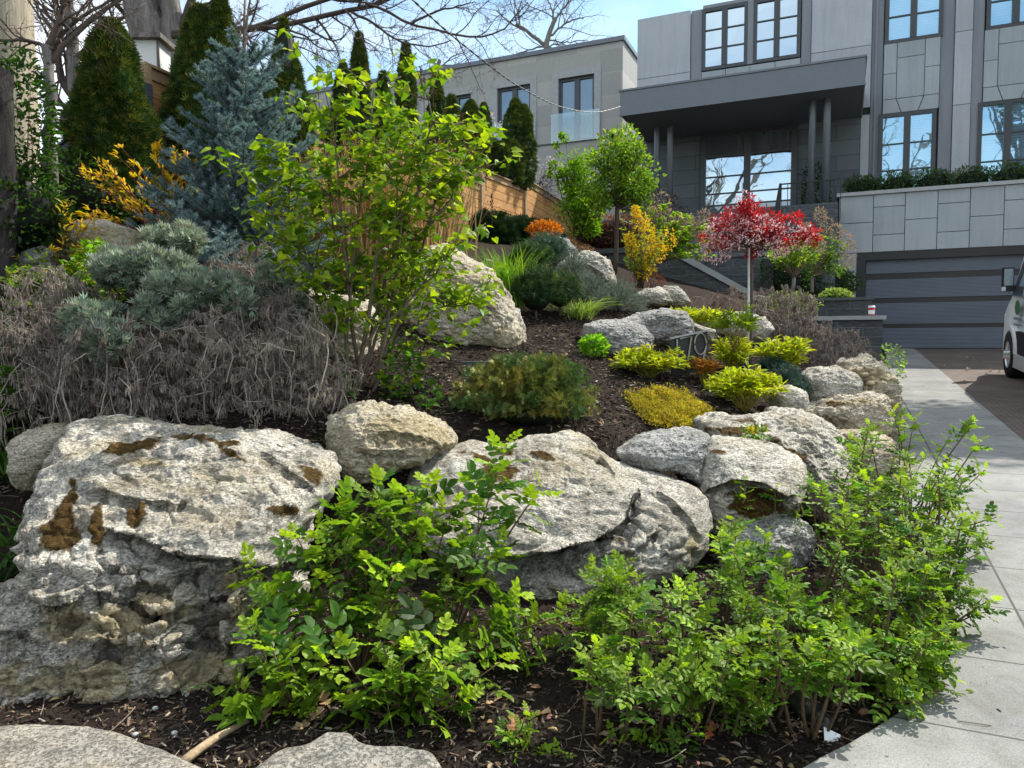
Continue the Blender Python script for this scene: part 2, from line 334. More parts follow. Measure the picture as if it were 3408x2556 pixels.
def attrmat(name, rough=.8, spec=.2, bst=.6):
    m, t, o = nodes(name); a = N(t, 'Attribute', attribute_name='Col'); n = noise(t, coords(t), 60, 5, .7)
    c = mixc(t, 1.0, a.outputs['Color'], ramp(t, n, [(.3, (.6, .6, .6)), (.7, (1.25, 1.25, 1.25))]), 'MULTIPLY'); pbr(t, o, c, rough, spec, 0, bump(t, n, bst, .004)); return m
MT = dict(
    rock=rockmat('limestone'), rockgrey=rockmat('grey_limestone', (.56, .56, .54), (.25, .25, .24), (.06, .06, .06), .62, (.26, .25, .22)),
    rocktan=rockmat('tan_limestone', (.72, .66, .53), (.48, .42, .31), (.16, .13, .09), .38, (.50, .38, .16)),
    flag=rockmat('flagstone', (.44, .41, .35), (.27, .26, .24), (.16, .15, .13), .12, (.38, .31, .22)),
    soil=soilmat(), walk=pavemat('granite_paving', (.255, .26, .257), (.07, .07, .07)), drive=pavemat('dark_interlock', (.17, .135, .12), (.05, .05, .05), True),
    leaf=leafmat('leaf_glossy', .45, .5, .3), leafsoft=leafmat('leaf_soft', .35, .6, .25), needle=leafmat('needle', .12, .6, .2), dry=leafmat('dry_leaf', .25, .8, .1, (1.1, 1, .8)), petal=leafmat('petal', .4, .6, .2, (1, .9, .9)),
    stem=attrmat('stem_bark', .85, .15), bark=barkmat('bark', (.16, .13, .11)), barkgrey=barkmat('grey_bark', (.22, .20, .185)), chips=attrmat('bark_chips', .9, .1),
    cedarwood=woodmat('cedar_boards', (.62, .33, .13), (2, 2, 14)), cedarpost=woodmat('cedar_post', (.46, .31, .18), (14, 14, 1)), greyfence=woodmat('grey_boards', (.075, .08, .095), (2, 2, 10)), polewood=woodmat('pole_wood', (.42, .37, .28), (10, 10, .7)),
    render=stuccomat('grey_render', (.47, .495, .53)), granite=stuccomat('granite_cladding', (.40, .44, .465)), band=stuccomat('dark_band', (.27, .29, .325)), joint=plain('joint_gap', (.12, .13, .145), .8), limestoneh=stonewall('limestone_blocks', (.46, .45, .43), (1, 1, 1), .012, 1.7, .85, 1.0, .08, .25),
    canopy=plain('canopy_metal', (.14, .16, .185), .35, .5, .3, .06), soffit=plain('soffit', (.13, .15, .17), .6, .3, 0, .06), frame=plain('window_frame', (.05, .058, .066), .4, .5, 0, .08), black=plain('black_metal', (.012, .013, .015), .4, .5, .2), dkstone=stonewall('dark_ledgestone', (.10, .11, .12), (1, 1, 1), .012, .8, .16, 1.5, 1), cap=plain('stone_cap', (.38, .40, .41), .75, .3, 0, .15), dkcap=plain('dark_stone_cap', (.10, .115, .125), .75, .3, 0, .2), darkclad=stonewall('porch_cladding', (.15, .17, .185), (1, 1, 1), .012, 2.6, .42, .5, .06, .2),
    glass=glassmat('window_glass', (.62, .78, .9), .72), glassblind=glassmat('window_glass_blinds', (.42, .70, .90), .6, (.26, .42, .55), True), glassdark=glassmat('dark_glass', (.5, .62, .72), .35, (.03, .04, .045)),
    white=plain('white_paint', (.75, .77, .78), .3, .5, 0, .03), rubber=plain('rubber', (.02, .02, .022), .85, .2), silver=plain('silver', (.6, .62, .64), .3, .5, .8), bronze=plain('bronze_numeral', (.34, .31, .25), .4, .5, .5), signdark=plain('sign_panel', (.018, .021, .024), .5, .4), red=plain('red_paper', (.55, .02, .03), .5, .4), green=plain('green_print', (.05, .16, .05), .5), grey=plain('grey_print', (.2, .22, .24), .5), stake=plain('stake_metal', (.50, .55, .50), .4, .5, .3), concrete=plain('concrete', (.4, .4, .39), .9), wire=plain('wire', (.10, .105, .11), .6, .3, .2))
def frost():
    m, t, o = nodes('frosted_panel'); v = coords(t); s = N(t, 'SeparateXYZ'); t.links.new(v, s.inputs[0]); f = math(t, 'SINE', math(t, 'MULTIPLY', s.outputs[2], 190))
    a = N(t, 'Attribute', attribute_name='Col'); n = noise(t, coords(t, (.4, .4, 1)), 1.5, 3); c = mixc(t, 1.0, a.outputs['Color'], ramp(t, n, [(.3, (.85, .85, .85)), (.7, (1.1, 1.1, 1.1))]), 'MULTIPLY'); pbr(t, o, c, .3, .5, 0, bump(t, f, .4, .004)); return m
MT['frost'] = frost()
def clearglass():
    m, t, o = nodes('clear_glass'); tr = N(t, 'BsdfTransparent'); tr.inputs[0].default_value = (.82, .9, .88, 1); gl = N(t, 'BsdfGlossy'); gl.inputs['Roughness'].default_value = .02; ms = N(t, 'MixShader'); ms.inputs[0].default_value = .22
    t.links.new(tr.outputs[0], ms.inputs[1]); t.links.new(gl.outputs[0], ms.inputs[2]); t.links.new(ms.outputs[0], o.inputs[0]); return m
MT['clear'] = clearglass()
# ---------------------------------------------------------------- terrain
pl = lambda x, y: GS*max(x*U2[0]+y*U2[1], -2)
EDGEPX = [(886, 352), (884, 385), (883, 410), (884, 430), (888, 480), (917, 545), (948, 590), (957, 618), (957, 643), (948, 660), (937, 674), (906.5, 708), (880, 725), (850, 743), (821.6, 757), (803, 768), (740, 792), (640, 806), (500, 812), (300, 815), (100, 812), (-200, 806), (-700, 790)]
EDGE = np.array([gpl(*p)[:2] for p in EDGEPX]); EDGE = np.vstack([[EDGE[0]+U2*6], EDGE])
BED = np.vstack([EDGE, [[-14, 3]], [[-14, 40]], [EDGE[0]+[0, 20]]])
def inside(X, Y, poly):
    r = np.zeros(X.shape, bool); n = len(poly)
    for i in range(n):
        x0, y0 = poly[i]; x1, y1 = poly[(i+1) % n]
        c = ((y0 > Y) != (y1 > Y)) & (X < (x1-x0)*(Y-y0)/(y1-y0+1e-12)+x0); r ^= c
    return r
def pdist(X, Y, pts):
    d = np.full(X.shape, 1e9)
    for a, b in zip(pts[:-1], pts[1:]):
        e = b-a; t = np.clip(((X-a[0])*e[0]+(Y-a[1])*e[1])/(e@e), 0, 1); d = np.minimum(d, np.hypot(X-a[0]-t*e[0], Y-a[1]-t*e[1]))
    return d
ctl = []
for x, y in [(-4, 2.4), (-3, 2.5), (-2, 2.45), (-1, 2.4), (0, 2.4), (.6, 2.4), (-3.2, 3.2), (-2.2, 3.25), (-1.2, 3.35), (-.4, 3.6), (.3, 3.9), (.9, 3.9), (1.2, 3.0), (1.7, 3.5), (1.3, 4.3), (2.1, 4.6), (1.7, 5.0), (2.6, 5.7), (-.9, 3.9), (2.2, 4.1), (-2.3, 3.95), (-1.8, 4.0), (-1.3, 4.0), (-2.8, 3.7), (0, 4.35), (.5, 4.45), (1.0, 4.5), (1.35, 4.6), (2.0, 5.1), (2.3, 5.6)]: ctl.append((x, y, pl(x, y)-.005))
for k in range(0, 6): ctl.append((*EDGE[k], pl(*EDGE[k])-.01))
for px, py, d in [(200, 428, 4.45), (60, 445, 4.6), (310, 440, 4.4), (338, 478, 4.15), (400, 405, 5.0), (470, 428, 5.05), (540, 433, 5.15), (600, 425, 5.3), (540, 350, 7.0), (470, 365, 6.5), (380, 392, 5.2), (300, 400, 5.2), (620, 400, 5.9), (700, 388, 6.6), (690, 415, 5.9), (660, 372, 7.1), (750, 375, 7.4), (800, 385, 7.6), (812, 425, 6.9), (740, 408, 6.3),
        (560, 326, 8.2), (600, 318, 8.6), (645, 305, 9.4), (520, 290, 9.5), (560, 250, 12.5), (700, 318, 10), (760, 340, 9.6), (820, 352, 9.8), (850, 345, 11), (480, 250, 11.5), (300, 285, 7.6), (200, 262, 7.2), (100, 258, 7), (30, 275, 6.2), (-40, 330, 5.2), (12, 470, 4.6), (10, 600, 3.9), (-60, 560, 4), (-60, 200, 9), (150, 200, 9.2), (300, 212, 12), (420, 222, 14), (600, 288, 13.2), (570, 268, 12.6), (660, 294, 13.3), (700, 300, 13), (760, 305, 13.2), (830, 335, 13.5)]:
    ctl.append(tuple(P(px, py, d)))
ctl += [(-12, 4, 2.2), (-12, 14, 4.2), (-8, 26, 4.4), (0, 26, 4.2), (6, 24, 4.3), (14, 30, 4.3), (-12, 0, .3), (9.5, 17, 1.3), (0, 19, 4.1), (3, 18, 4.0)]
ctl = np.array(ctl); _c = ctl[:, :2]; _A = np.hypot(_c[:, None, 0]-_c[None, :, 0], _c[:, None, 1]-_c[None, :, 1])-np.eye(len(ctl))*.02
_w = np.linalg.solve(_A, ctl[:, 2]-ctl[:, 2].mean())
def H(x, y):
    x = np.atleast_1d(np.asarray(x, float)); y = np.atleast_1d(np.asarray(y, float)); z = np.full(x.shape, ctl[:, 2].mean())
    for (a, b), q in zip(_c, _w): z = z+q*np.hypot(x-a, y-b)
    s = x*U2[0]+y*U2[1]; p = GS*np.maximum(s, -2); ins = inside(x, y, BED); d = pdist(x, y, EDGE)
    t = np.clip(d/.5, 0, 1); t = t*t*(3-2*t); z = np.clip(z, p-.02, 5.2); z = np.where(ins, (p-.02)*(1-t)+z*t, p-.05)
    return z
def g0(x, y): return np.array([x, y, float(H(x, y)[0])])
def hit(px, py, lo=2.0, hi=25):                # first terrain point seen through a pixel
    r = ray(px, py); ds = np.linspace(lo, hi, 500); p = r[None]*(ds/r[1])[:, None]; z = p[:, 2]+CZ; h = H(p[:, 0], p[:, 1]); k = np.argmax(z < h)
    if not (z < h).any(): k = len(ds)-1
    return np.array([p[k, 0], p[k, 1], h[k]])
xs = np.concatenate([np.linspace(-16, -4.5, 40), np.arange(-4.4, 4.4, .05), np.arange(4.4, 12, .15)]); ys = np.concatenate([np.arange(1.6, 9, .05), np.arange(9, 40, .2)])
X, Y = np.meshgrid(xs, ys); Z = H(X.ravel(), Y.ravel()); pp = np.stack([X.ravel(), Y.ravel(), Z], 1)
Z = Z+np.where(inside(X.ravel(), Y.ravel(), BED), .018*fbm(pp*4, 4, 3)+.01*fbm(pp*16, 3, 9), 0); pp[:, 2] = Z
nx = len(xs); i = (np.arange(len(ys)-1)[:, None]*nx+np.arange(nx-1)[None]).ravel()
g = G().add(pp, np.stack([i, i+1, i+nx+1, i+nx], 1)); tag(build('garden_bed', g, MT['soil'], smooth=True), kind='structure')
g = G().add([[-300, -300, -.35], [300, -300, -.35], [300, 1.6, -.35], [-300, 1.6, -.35]], [[0, 1, 2, 3]]); tag(build('street', g, plain('asphalt', (.06, .06, .06), .9, .2, 0, .2, 3)), kind='structure')
g = G().add([[-300, 39, 4], [300, 39, 4], [300, 500, 4], [-300, 500, 4], [-300, 1.6, -.4], [-16, 1.6, -.4], [-16, 39, 4], [12, 39, -.5], [12, 26, -.5], [300, 26, -.5], [300, 39, 4]], [[0, 1, 2, 3], [4, 5, 6, 0]]); tag(build('far_ground', g, plain('lawn', (.06, .09, .03), .9, .1, 0, .3, 5)), kind='structure')
# paving: the outline follows the bed, the right edge is the drive
zl = lambda q: GS*(q@U2)
wo = [EDGE[0]]+list(EDGE[1:])+[V2*(-8)+U2*(-1.), V2*9+U2*(-1.), V2*9+U2*2.15, V2*1.67+U2*2.15, V2*1.67+U2*21]
wo = [q for q in wo]
top = np.array([[q[0], q[1], zl(q)] for q in wo]); n = len(top); g = G(); g.add(np.vstack([top, top-[0, 0, .07]]), [[j, n+j, n+(j+1) % n, (j+1) % n] for j in range(n)]); g.F.append(('ng', np.arange(n)))
wk = build('walkway', g, MT['walk']); tag(wk, kind='structure')
g = G(); g.add(Wv([[1.674, 2.154, 2.154*GS-.002], [12, 2.154, 2.154*GS-.002], [12, 21, 21*GS-.002], [1.674, 21, 21*GS-.002]]), [[0, 1, 2, 3]]); tag(build('driveway', g, MT['drive']), kind='structure')
g = G()                                       # thin dark joint of the curved border at the sidewalk
cp = [gpl(1024, 728), gpl(1010, 742), gpl(996, 755), gpl(982, 766), gpl(960, 780)]; cp = np.array(cp); g.add(np.vstack([cp+[-.004, -.003, .003], cp+[.004, .003, .003]]), [[k, k+1, k+6, k+5] for k in range(4)]); tag(build('paving_joint', g, MT['joint']), kind='structure')
# ---------------------------------------------------------------- main house
SB, SP, SF = 23.0, 21.0, 20.0
Zx = lambda q: 682.7+q/6.48
def hv(zx, zy, s): return hs(Zx(zx), zy/6.48, s)
V_ = lambda zx, s, zy=400: hv(zx, zy, s)[0]; Z_ = lambda zx, zy, s: hv(zx, zy, s)[1]
house = thing('modern_house', Wv(np.array([3., 21., 1.4])), 'two storey grey stone and render house with dark flat porch canopy above the garage', 'house')
ZF = Z_(150, 1475, SB)                        # porch floor height
VL = hs(637, 100, SB)[0]; VR = 14.0; ZT = 11.6
g = G().box((VL+.02, SB+.2, 1), (VR-.02, 36, ZT-.02), Wv); build('wall', g, MT['joint'], house)
g = G(); gb = G(); gg = G(); gw = [G() for _ in range(4)]
rs_ = random.Random(5)
def slab(G_, v0, v1, z0, z1, s=SB, gap=.008, th=.03): q = .5*(.93+.12*rs_.random()); G_.box((v0+gap, s-th, z0+gap), (v1-gap, s+.03, z1-gap), Wv, (q, q, q))
vA, vB = V_(50, SB), V_(125, SB); zj1, zj2 = Z_(0, 80, SB), Z_(0, 475, SB); z80 = Z_(-300, 900, SB)
for a, b in ((ZF-1, zj2), (zj2, zj1), (zj1, ZT)): slab(gw[0], VL, vA, a, b)
slab(gb, vA, vB, ZF-1, ZT, SB+.05)                                   # recessed strip left of the upper window
v3, v4 = V_(765, SB), V_(830, SB); slab(gb, v3, v4, ZF-1, ZT, SB+.05)
zt = Z_(125, 50, SB); slab(gb, vB, v3, zt+.05, ZT, SB+.05)
zs_ = Z_(125, 470, SB)
for k in range(4): slab(gg, vB+(v3-vB)*k/4, vB+(v3-vB)*(k+1)/4, zs_-.35, zs_)
build('window_sill', gg, MT['granite'], house); gg = G(); v5 = V_(1222, SB); zq = Z_(835, 350, SB)
slab(gw[1], v4, v5, zq, ZT); slab(gw[1], v4, v5, ZF+3.0, zq)
zr = Z_(1155, 748, SB)
slab(gw[1], V_(1150, SB, 900), v5, zr-3.2, zr-.001)
v6 = V_(1300, SB); slab(gb, v5, v6, ZF-1.5, ZT, SB+.08); slab(gb, v5+.09, v6-.15, ZF-1.5, ZT, SB+.03)
# bay of stone slabs between windows: five joints copied from the facade
def bay(x0, x1, d0, d1, ztop_, zbot_, up_bot, low_top):
    vs = [V_(x0, SB), V_(x0+.235*(x1-x0), SB), V_(x0+.73*(x1-x0), SB), V_(x1, SB)]; hgt = up_bot-low_top
    for i, cuts in enumerate(((0, .43, .80), (0, .22, .80), (0, .40, .80))):
        zz = [up_bot-hgt*c for c in cuts]
        for a, b in zip(zz[1:], zz[:-1]): slab(gg, vs[i], vs[i+1], a, b)
    zk = up_bot-hgt*.8; o = lambda a, b, c: (a, SB-.03+c, b); q = .09*(vs[3]-vs[0])
    for pts in ([(vs[0]+.01, low_top), (vs[1]+q, low_top), (vs[1]-.005, zk-.01), (vs[0]+.01, zk-.01)], [(vs[1]+q+.02, low_top), (vs[2]-q-.02, low_top), (vs[2]-.015, zk-.01), (vs[1]+.015, zk-.01)], [(vs[2]-q, low_top), (vs[3]-.01, low_top), (vs[3]-.01, zk-.01), (vs[2]+.005, zk-.01)]): gg.prism(pts, o, 1, .05, fr=Wv)
ub, lt = Z_(1305, 292, SB), Z_(1285, 742, SB)
bay(1302, 1668, 0, 0, 0, 0, ub, lt)
build('stone_cladding', gg, MT['granite'], house); gg = G(); v7, v8, v9, v10 = V_(1668, SB), V_(1757, SB), V_(1875, SB), V_(1950, SB)
slab(gb, v7, v8, ZF-1.5, ZT, SB+.05); slab(gb, v9, v10, ZF-1.5, ZT, SB+.05)
za, zb = Z_(1760, 212, SB), Z_(1750, 685, SB)
for a, b in ((ZF-1.5, zb), (zb, za), (za, ZT)): slab(gw[2], v8, v9, a, b)
wB = V_(1680, SB)-V_(1305, SB)
bay(1950, 2345, 0, 0, 0, 0, Z_(1955, 200, SB), Z_(1930, 665, SB))
v11 = V_(2345, SB); slab(gw[3], v11, VR, ZF-1.5, ZT)
[build('wall_panel', q_, MT['render'], house) for q_ in gw]; build('facade_strip', gb, MT['band'], house); build('stone_cladding', gg, MT['granite'], house)
def window(par, v0, v1, z0, z1, s, cols, bars, gm, fw=.1, mw=.16, name='window', dark=None):
    g = G(); g.box((v0, s, z0), (v0+fw, s+.12, z1), Wv); g.box((v1-fw, s, z0), (v1, s+.12, z1), Wv); g.box((v0+fw, s+.002, z0), (v1-fw, s+.118, z0+fw), Wv); g.box((v0+fw, s+.002, z1-fw), (v1-fw, s+.118, z1), Wv)
    a = v0+fw; wd = (v1-v0-2*fw-mw*(cols-1))/cols; ps = []
    for k in range(cols):
        x0 = a+k*(wd+mw); x1 = x0+wd
        if k: g.box((x0-mw, s-.01, z0+fw), (x0, s+.11, z1-fw), Wv)
        zz = [z0+fw]+[z0+fw+(z1-z0-2*fw)*b for b in bars]+[z1-fw]
        for b in zz[1:-1]: g.box((x0, s+.03, b-.018), (x1, s+.09, b+.018), Wv)
        ps.append((x0, x1))
    fo = build(name, g, MT['frame'], par)
    for x0, x1 in ps: build('pane', G().box((x0, s+.062, z0+fw), (x1, s+.07, z1-fw), Wv), gm, fo)
    return fo
zb_ = Z_(128, 462, SB); zt_ = Z_(128, 62, SB)
window(house, V_(122, SB), V_(418, SB), zb_, zt_, SB-.02, 2, (.33, .67), MT['glass']); window(house, V_(455, SB), V_(760, SB), zb_, zt_+.0, SB-.02, 2, (.33, .67), MT['glass'])
build('window_post', G().box((V_(418, SB)+.003, SB-.03, zb_), (V_(455, SB)-.003, SB+.06, zt_), Wv), MT['band'], house)
bh = Z_(1305, 292, SB); window(house, V_(1305, SB), V_(1680, SB), bh, bh+2.25, SB-.02, 2, (.3, .62), MT['glassblind'])
window(house, V_(1958, SB), V_(2345, SB), Z_(1960, 200, SB), Z_(1960, 200, SB)+2.25, SB-.02, 2, (.3, .62), MT['glassblind'])
lz = Z_(1270, 1200, SB)
window(house, V_(1283, SB), V_(1655, SB), Z_(1285, 742, SB)-2.35, Z_(1285, 742, SB), SB-.02, 2, (.33, .66), MT['glassblind']); window(house, V_(1925, SB), V_(2320, SB), Z_(1930, 665, SB)-2.35, Z_(1930, 665, SB), SB-.02, 2, (.33, .66), MT['glassblind'])
# entrance: dark cladding, door
gd = G(); zu = Z_(1155, 747, SB)
gd.box((V_(-330, SB, 900)-.3, SB-.045, ZF-.6), (V_(118, SB, 900), SB-.031, zu+.02), Wv); build('porch_cladding', gd, MT['darkclad'], house); gd = G(); gd.box((V_(745, SB, 900), SB-.045, ZF-.6), (V_(1148, SB, 900), SB-.031, zu+.02), Wv); build('porch_cladding', gd, MT['darkclad'], house)
d0, d1 = V_(122, SB, 900), V_(745, SB, 900); zd1 = Z_(125, 872, SB); ztr = Z_(150, 1022, SB)
g = G(); f = .16; mid0, mid1 = V_(402, SB, 900), V_(445, SB, 900)
g.box((d0, SB-.14, ZF), (d0+f, SB-.03, zd1), Wv); g.box((d1-f, SB-.14, ZF), (d1, SB-.03, zd1), Wv); g.box((d0+f, SB-.138, zd1-f), (d1-f, SB-.032, zd1), Wv); g.box((mid0, SB-.145, ZF), (mid1, SB-.03, zd1-f), Wv)
for a, b in ((d0+f, mid0), (mid1, d1-f)):
    for q in (ztr-.02, ztr-(ztr-ZF)*.30, ztr-(ztr-ZF)*.54, ZF+.62): g.box((a, SB-.12, q-.02), (b, SB-.05, q+.02), Wv)
door = build('front_door', g, MT['frame'], house)
for a, b in ((d0+f, mid0), (mid1, d1-f)):
    build('pane', G().box((a, SB-.09, ZF+.62), (b, SB-.08, ztr), Wv), MT['glass'], door); build('transom', G().box((a, SB-.091, ztr+.003), (b, SB-.079, zd1-f), Wv), MT['glassdark'], door); build('kick_panel', G().box((a, SB-.092, ZF), (b, SB-.078, ZF+.617), Wv), MT['glassdark'], door)
build('door_handle', G().tube(Wv(np.array([[mid0-.03, SB-.2, ZF+.95], [mid0-.03, SB-.2, ZF+1.25]])), .015, 8), MT['silver'], door)
# canopy
c0 = hs(620, 88, SF)[0]; c1 = hs(865.6, 70, SF)[0]; zc0 = Z_(1185, 540, SF); zc1 = Z_(1195, 367, SF)
g = G(); g.box((c0, SF, zc0), (c1, SF+.04, zc1), Wv); g.box((c0, SF+.04, zc0), (c0+.04, SB-.06, zc1), Wv); g.box((c1-.04, SF+.04, zc0), (c1, SB-.06, zc1), Wv); g.box((c0-.03, SF-.03, zc1), (c1+.03, SB-.06, zc1+.05), Wv); g.box((c0-.015, SF-.015, zc0-.03), (c1+.015, SF+.03, zc0+.015), Wv)
vj = V_(337, SF, 500); g.box((vj-.006, SF-.004, zc0+.03), (vj+.006, SF+.001, zc1-.01), Wv, (.1, .1, .1)); cn = build('canopy', g, MT['canopy'], house)
build('soffit', G().box((c0+.045, SF+.045, zc0+.02), (c1-.045, SB-.06, zc0+.10), Wv), MT['soffit'], cn)
for a, b in ((815, 862), (905, 957)):
    s = SF+.9; va, vb = V_(a, s, 900), V_(b, s, 900); build('column', G().lathe([(.0, ZF-.3), ((vb-va)/2, ZF-.3), ((vb-va)/2, zc0+.018)], ((va+vb)/2, s, 0), 20, fr=Wv), MT['canopy'], house, smooth=True)
for a, b in ((654, 660), (667, 673.5)):
    s = SF+1.6; va, vb = hs(a, 150, s)[0], hs(b, 150, s)[0]; build('column', G().lathe([(.0, ZF-.8), ((vb-va)/2, ZF-.8), ((vb-va)/2, zc0+.018)], ((va+vb)/2, s, 0), 20, fr=Wv), MT['canopy'], house, smooth=True)
build('porch', G().box((V_(-360, SF, 900), SF+.2, 1), (V_(1010, SF+.2, 1200), SB-.05, ZF-.002), Wv), MT['dkstone'], house)
# planter wall over the garage
p0 = V_(1012, SP, 1300); zp = Z_(1012, 1280, SP); zg1 = Z_(1130, 1640, SP); gv0 = V_(1128, SP, 1700)
build('planter_core', G().box((p0+.02, SP+.03, zg1), (VR, SB-.2, zp-.03), Wv).box((p0+.02, SP+.03, 0), (gv0-.01, SB-.2, zg1), Wv), MT['joint'], house)
g = G(); vs = [V_(q, SP, 1400) for q in (1012, 1235, 1440, 1650, 1860, 2080)]; st = vs[3]-vs[2]; vs += [vs[-1]+st*(k+1) for k in range(6)]
hc = [[Z_(1120, 1447, SP)], [Z_(1235, 1345, SP), Z_(1235, 1525, SP)], [Z_(1440, 1425, SP)], [Z_(1655, 1322, SP), Z_(1640, 1507, SP)], [Z_(1860, 1405, SP)], [Z_(2085, 1300, SP), Z_(2080, 1487, SP)]]; hc += hc[4:6]*4
for k in range(len(vs)-1):
    zz = [zg1]+sorted(hc[k])+[zp]
    for a, b in zip(zz[:-1], zz[1:]): slab(g, vs[k], vs[k+1], a, b, SP, .008)
for k, (a, b) in enumerate(((0.9, 2.0), (2.0, 3.1), (3.1, zg1))): slab(g, p0, gv0-.0, a, b, SP, .008)
build('planter_wall', g, MT['granite'], house)
build('wall_coping', G().box((p0-.05, SP-.1, zp+.002), (VR, SB-.15, zp+.09), Wv), MT['cap'], house)
# garage
zgf = GS*SP; yy = lambda y: hs(914, y, SP+.12)[1]; zgt = zg1
g = G().box((gv0, SP-.02, zgf-.1), (gv0+.2, SP+.2, zgt-.002), Wv).box((gv0+.2, SP-.018, zgt-.2), (VR, SP+.2, zgt-.004), Wv)
gar = build('garage_door', g, MT['black'], house)
build('door_rail', G().box((gv0+.2, SP+.15, zgf-.1), (VR, SP+.3, zgt-.2), Wv), MT['black'], gar)
rows = [(yy(272.5), zgt-.2), (yy(297.5), yy(278.5)), (yy(323.5), yy(302.5)), (yy(348), yy(328))]
for k, (a, b) in enumerate(rows): build('door_panel', G().box((gv0+.22, SP+.12, a), (VR, SP+.16, b), Wv, (.085, .108, .145)), MT['frost'], gar)
# ---------------------------------------------------------------- railing by the porch
s = SF+.25; rt = lambda zx, zy: hv(zx, zy, s)
ra, rz = rt(640, 1190); rb, rz2 = rt(1025, 1157); rzb = rz-1.05
rail = thing('porch_railing', Wv(np.array([ra, s, rzb])), 'thin black metal railing at the edge of the porch', 'railing')
build('rail', G().box((ra, s-.02, rz-.03), (rb, s+.02, rz), Wv), MT['black'], rail); build('rail', G().box((ra, s-.02, rzb), (rb, s+.02, rzb+.03), Wv), MT['black'], rail)
for k in range(10): v = ra+(rb-ra)*k/9; build('baluster', G().box((v-.009, s-.009, rzb+.03), (v+.009, s+.009, rz-.03), Wv), MT['black'], rail)
g = G(); o = lambda a, b, c: (a, s-.06+c, b); g.prism([(ra-.28, rzb-.4), (ra-.06, rzb-.4), (ra, rz), (ra-.05, rz)], o, 1, .12, fr=Wv); build('end_fin', g, MT['black'], rail)
# ---------------------------------------------------------------- neighbouring house
SN = 27.0; nx_ = lambda q: 341.3+q/6.48
def nv(zx, zy, s=SN): return hs(nx_(zx), zy/6.48, s)
nr, nzt = nv(1825, 262); nb = thing('limestone_house', Wv(np.array([nr-6, SN, 4.])), 'flat roofed pale limestone house with tall dark windows seen behind the cedars', 'house')
g = G(); NL = nr-17
holes = [(nv(1407, 500)[0], nv(1640, 500)[0], nv(1407, 925)[1], nv(1407, 512)[1]), (nv(1010, 560)[0], nv(1226, 560)[0], nv(1010, 985)[1], nv(1010, 575)[1]), (nv(640, 620)[0], nv(842, 610)[0], nv(640, 1045)[1], nv(700, 627)[1])]
holes += [(holes[2][0]-3.4, holes[2][0]-1.3, holes[2][2], holes[2][3])]
hz = sorted(holes); x = NL
for a, b, z0, z1 in hz: g.box((x, SN, 3), (a, SN+.3, nzt), Wv); g.box((a, SN, 3), (b, SN+.3, z0), Wv); g.box((a, SN, z1), (b, SN+.3, nzt), Wv); x = b
g.box((x, SN, 3), (nr, SN+.3, nzt), Wv); g.box((NL, SN+.3, 3), (nr, SN+14, nzt), Wv); build('wall', g, MT['limestoneh'], nb)
build('roof_edge', G().box((NL-.1, SN-.08, nzt), (nr+.08, SN+14.1, nzt+.16), Wv), MT['canopy'], nb)
g = G(); zl_ = nv(1230, 945)[1]; g.box((NL, SN-.03, zl_-.06), (nr, SN, zl_), Wv); build('ledge', g, MT['dkcap'], nb)
g = G(); g.tube(Wv(np.array([[nr+.07, SN+3, 3], [nr+.07, SN+3, nzt]])), .06, 8); build('downpipe', g, MT['cap'], nb)
for a, b, z0, z1 in hz:
    g = G(); e = .26
    g.box((a-e, SN-.03, z1), (b+e, SN, z1+e), Wv); g.box((a-e, SN-.028, z0), (a, SN, z1), Wv); g.box((b, SN-.028, z0), (b+e, SN, z1), Wv); build('window_surround', g, MT['cap'], nb)
    window(nb, a, b, z0, z1, SN+.1, 2, (), MT['glassdark'], .1, .2)
for a, b, z0, z1 in hz[-3:]: build('glass_balustrade', G().box((a-.25, SN-.14, z0-.05), (b+.25, SN-.12, z0+1.05), Wv), MT['clear'], nb)
# ---------------------------------------------------------------- fences
ZC = lambda px, py, d: P(px, py, d)[2]
CF = np.array([-4.4, 9.0])
def fence(name, pts, tops, hgt, matb, matp, label, step=None, pw=.13, boards=9):
    rt_ = thing(name, (*pts[0], tops[0][0]-hgt), label, 'fence')
    for k in range(len(pts)-1):
        a, b = np.array(pts[k]), np.array(pts[k+1]); e = (b-a)/np.linalg.norm(b-a); nn = np.array([e[1], -e[0]]); Lh = np.linalg.norm(b-a)
        z0, z1 = tops[k]
        fr = lambda A: np.stack([a[0]+e[0]*A[:, 0]+nn[0]*A[:, 1], a[1]+e[1]*A[:, 0]+nn[1]*A[:, 1], A[:, 2]+z0+(z1-z0)*A[:, 0]/Lh], 1)
        g = G(); bh = (hgt-.14)/boards
        for j in range(boards): g.box((.05, -.02-.004*(j % 2), -.14-bh*(j+1)+.012), (Lh-.05, .012, -.14-bh*j), fr)
        build('board_panel', g, matb, rt_)
        build('top_rail', G().box((0, -.03, -.13), (Lh, .035, -.0), fr).box((-.03, -.07, .001), (Lh+.03, .07, .035), fr), matp, rt_)
        build('post', G().box((-pw/2, -pw/2, -hgt-.3), (pw/2, pw/2+.003, .0), fr), matp, rt_)
    return rt_
cz = P(150, 66, 9)[2]
Fq = lambda t: tuple(CF+U2*t); fz = lambda px, py, t: (lambda q: P(px, py, q[1])[2])(Fq(t))
ts = [0, 2.2, 4.5, 6.8, 9.03, 11.6, 14.8, 18.0]; tp = [(cz, cz-.05), (cz-.0, cz+.0), (cz+.1, cz+.1), (cz+.35, cz+.35)]
z9 = fz(481, 170, 9.03); z11 = fz(529, 188, 11.6); z11b = fz(531, 179, 11.6); z14 = fz(567, 206, 14.8)
tp += [(z9, z11), (z11b, z14), (z14, z14-.4)]
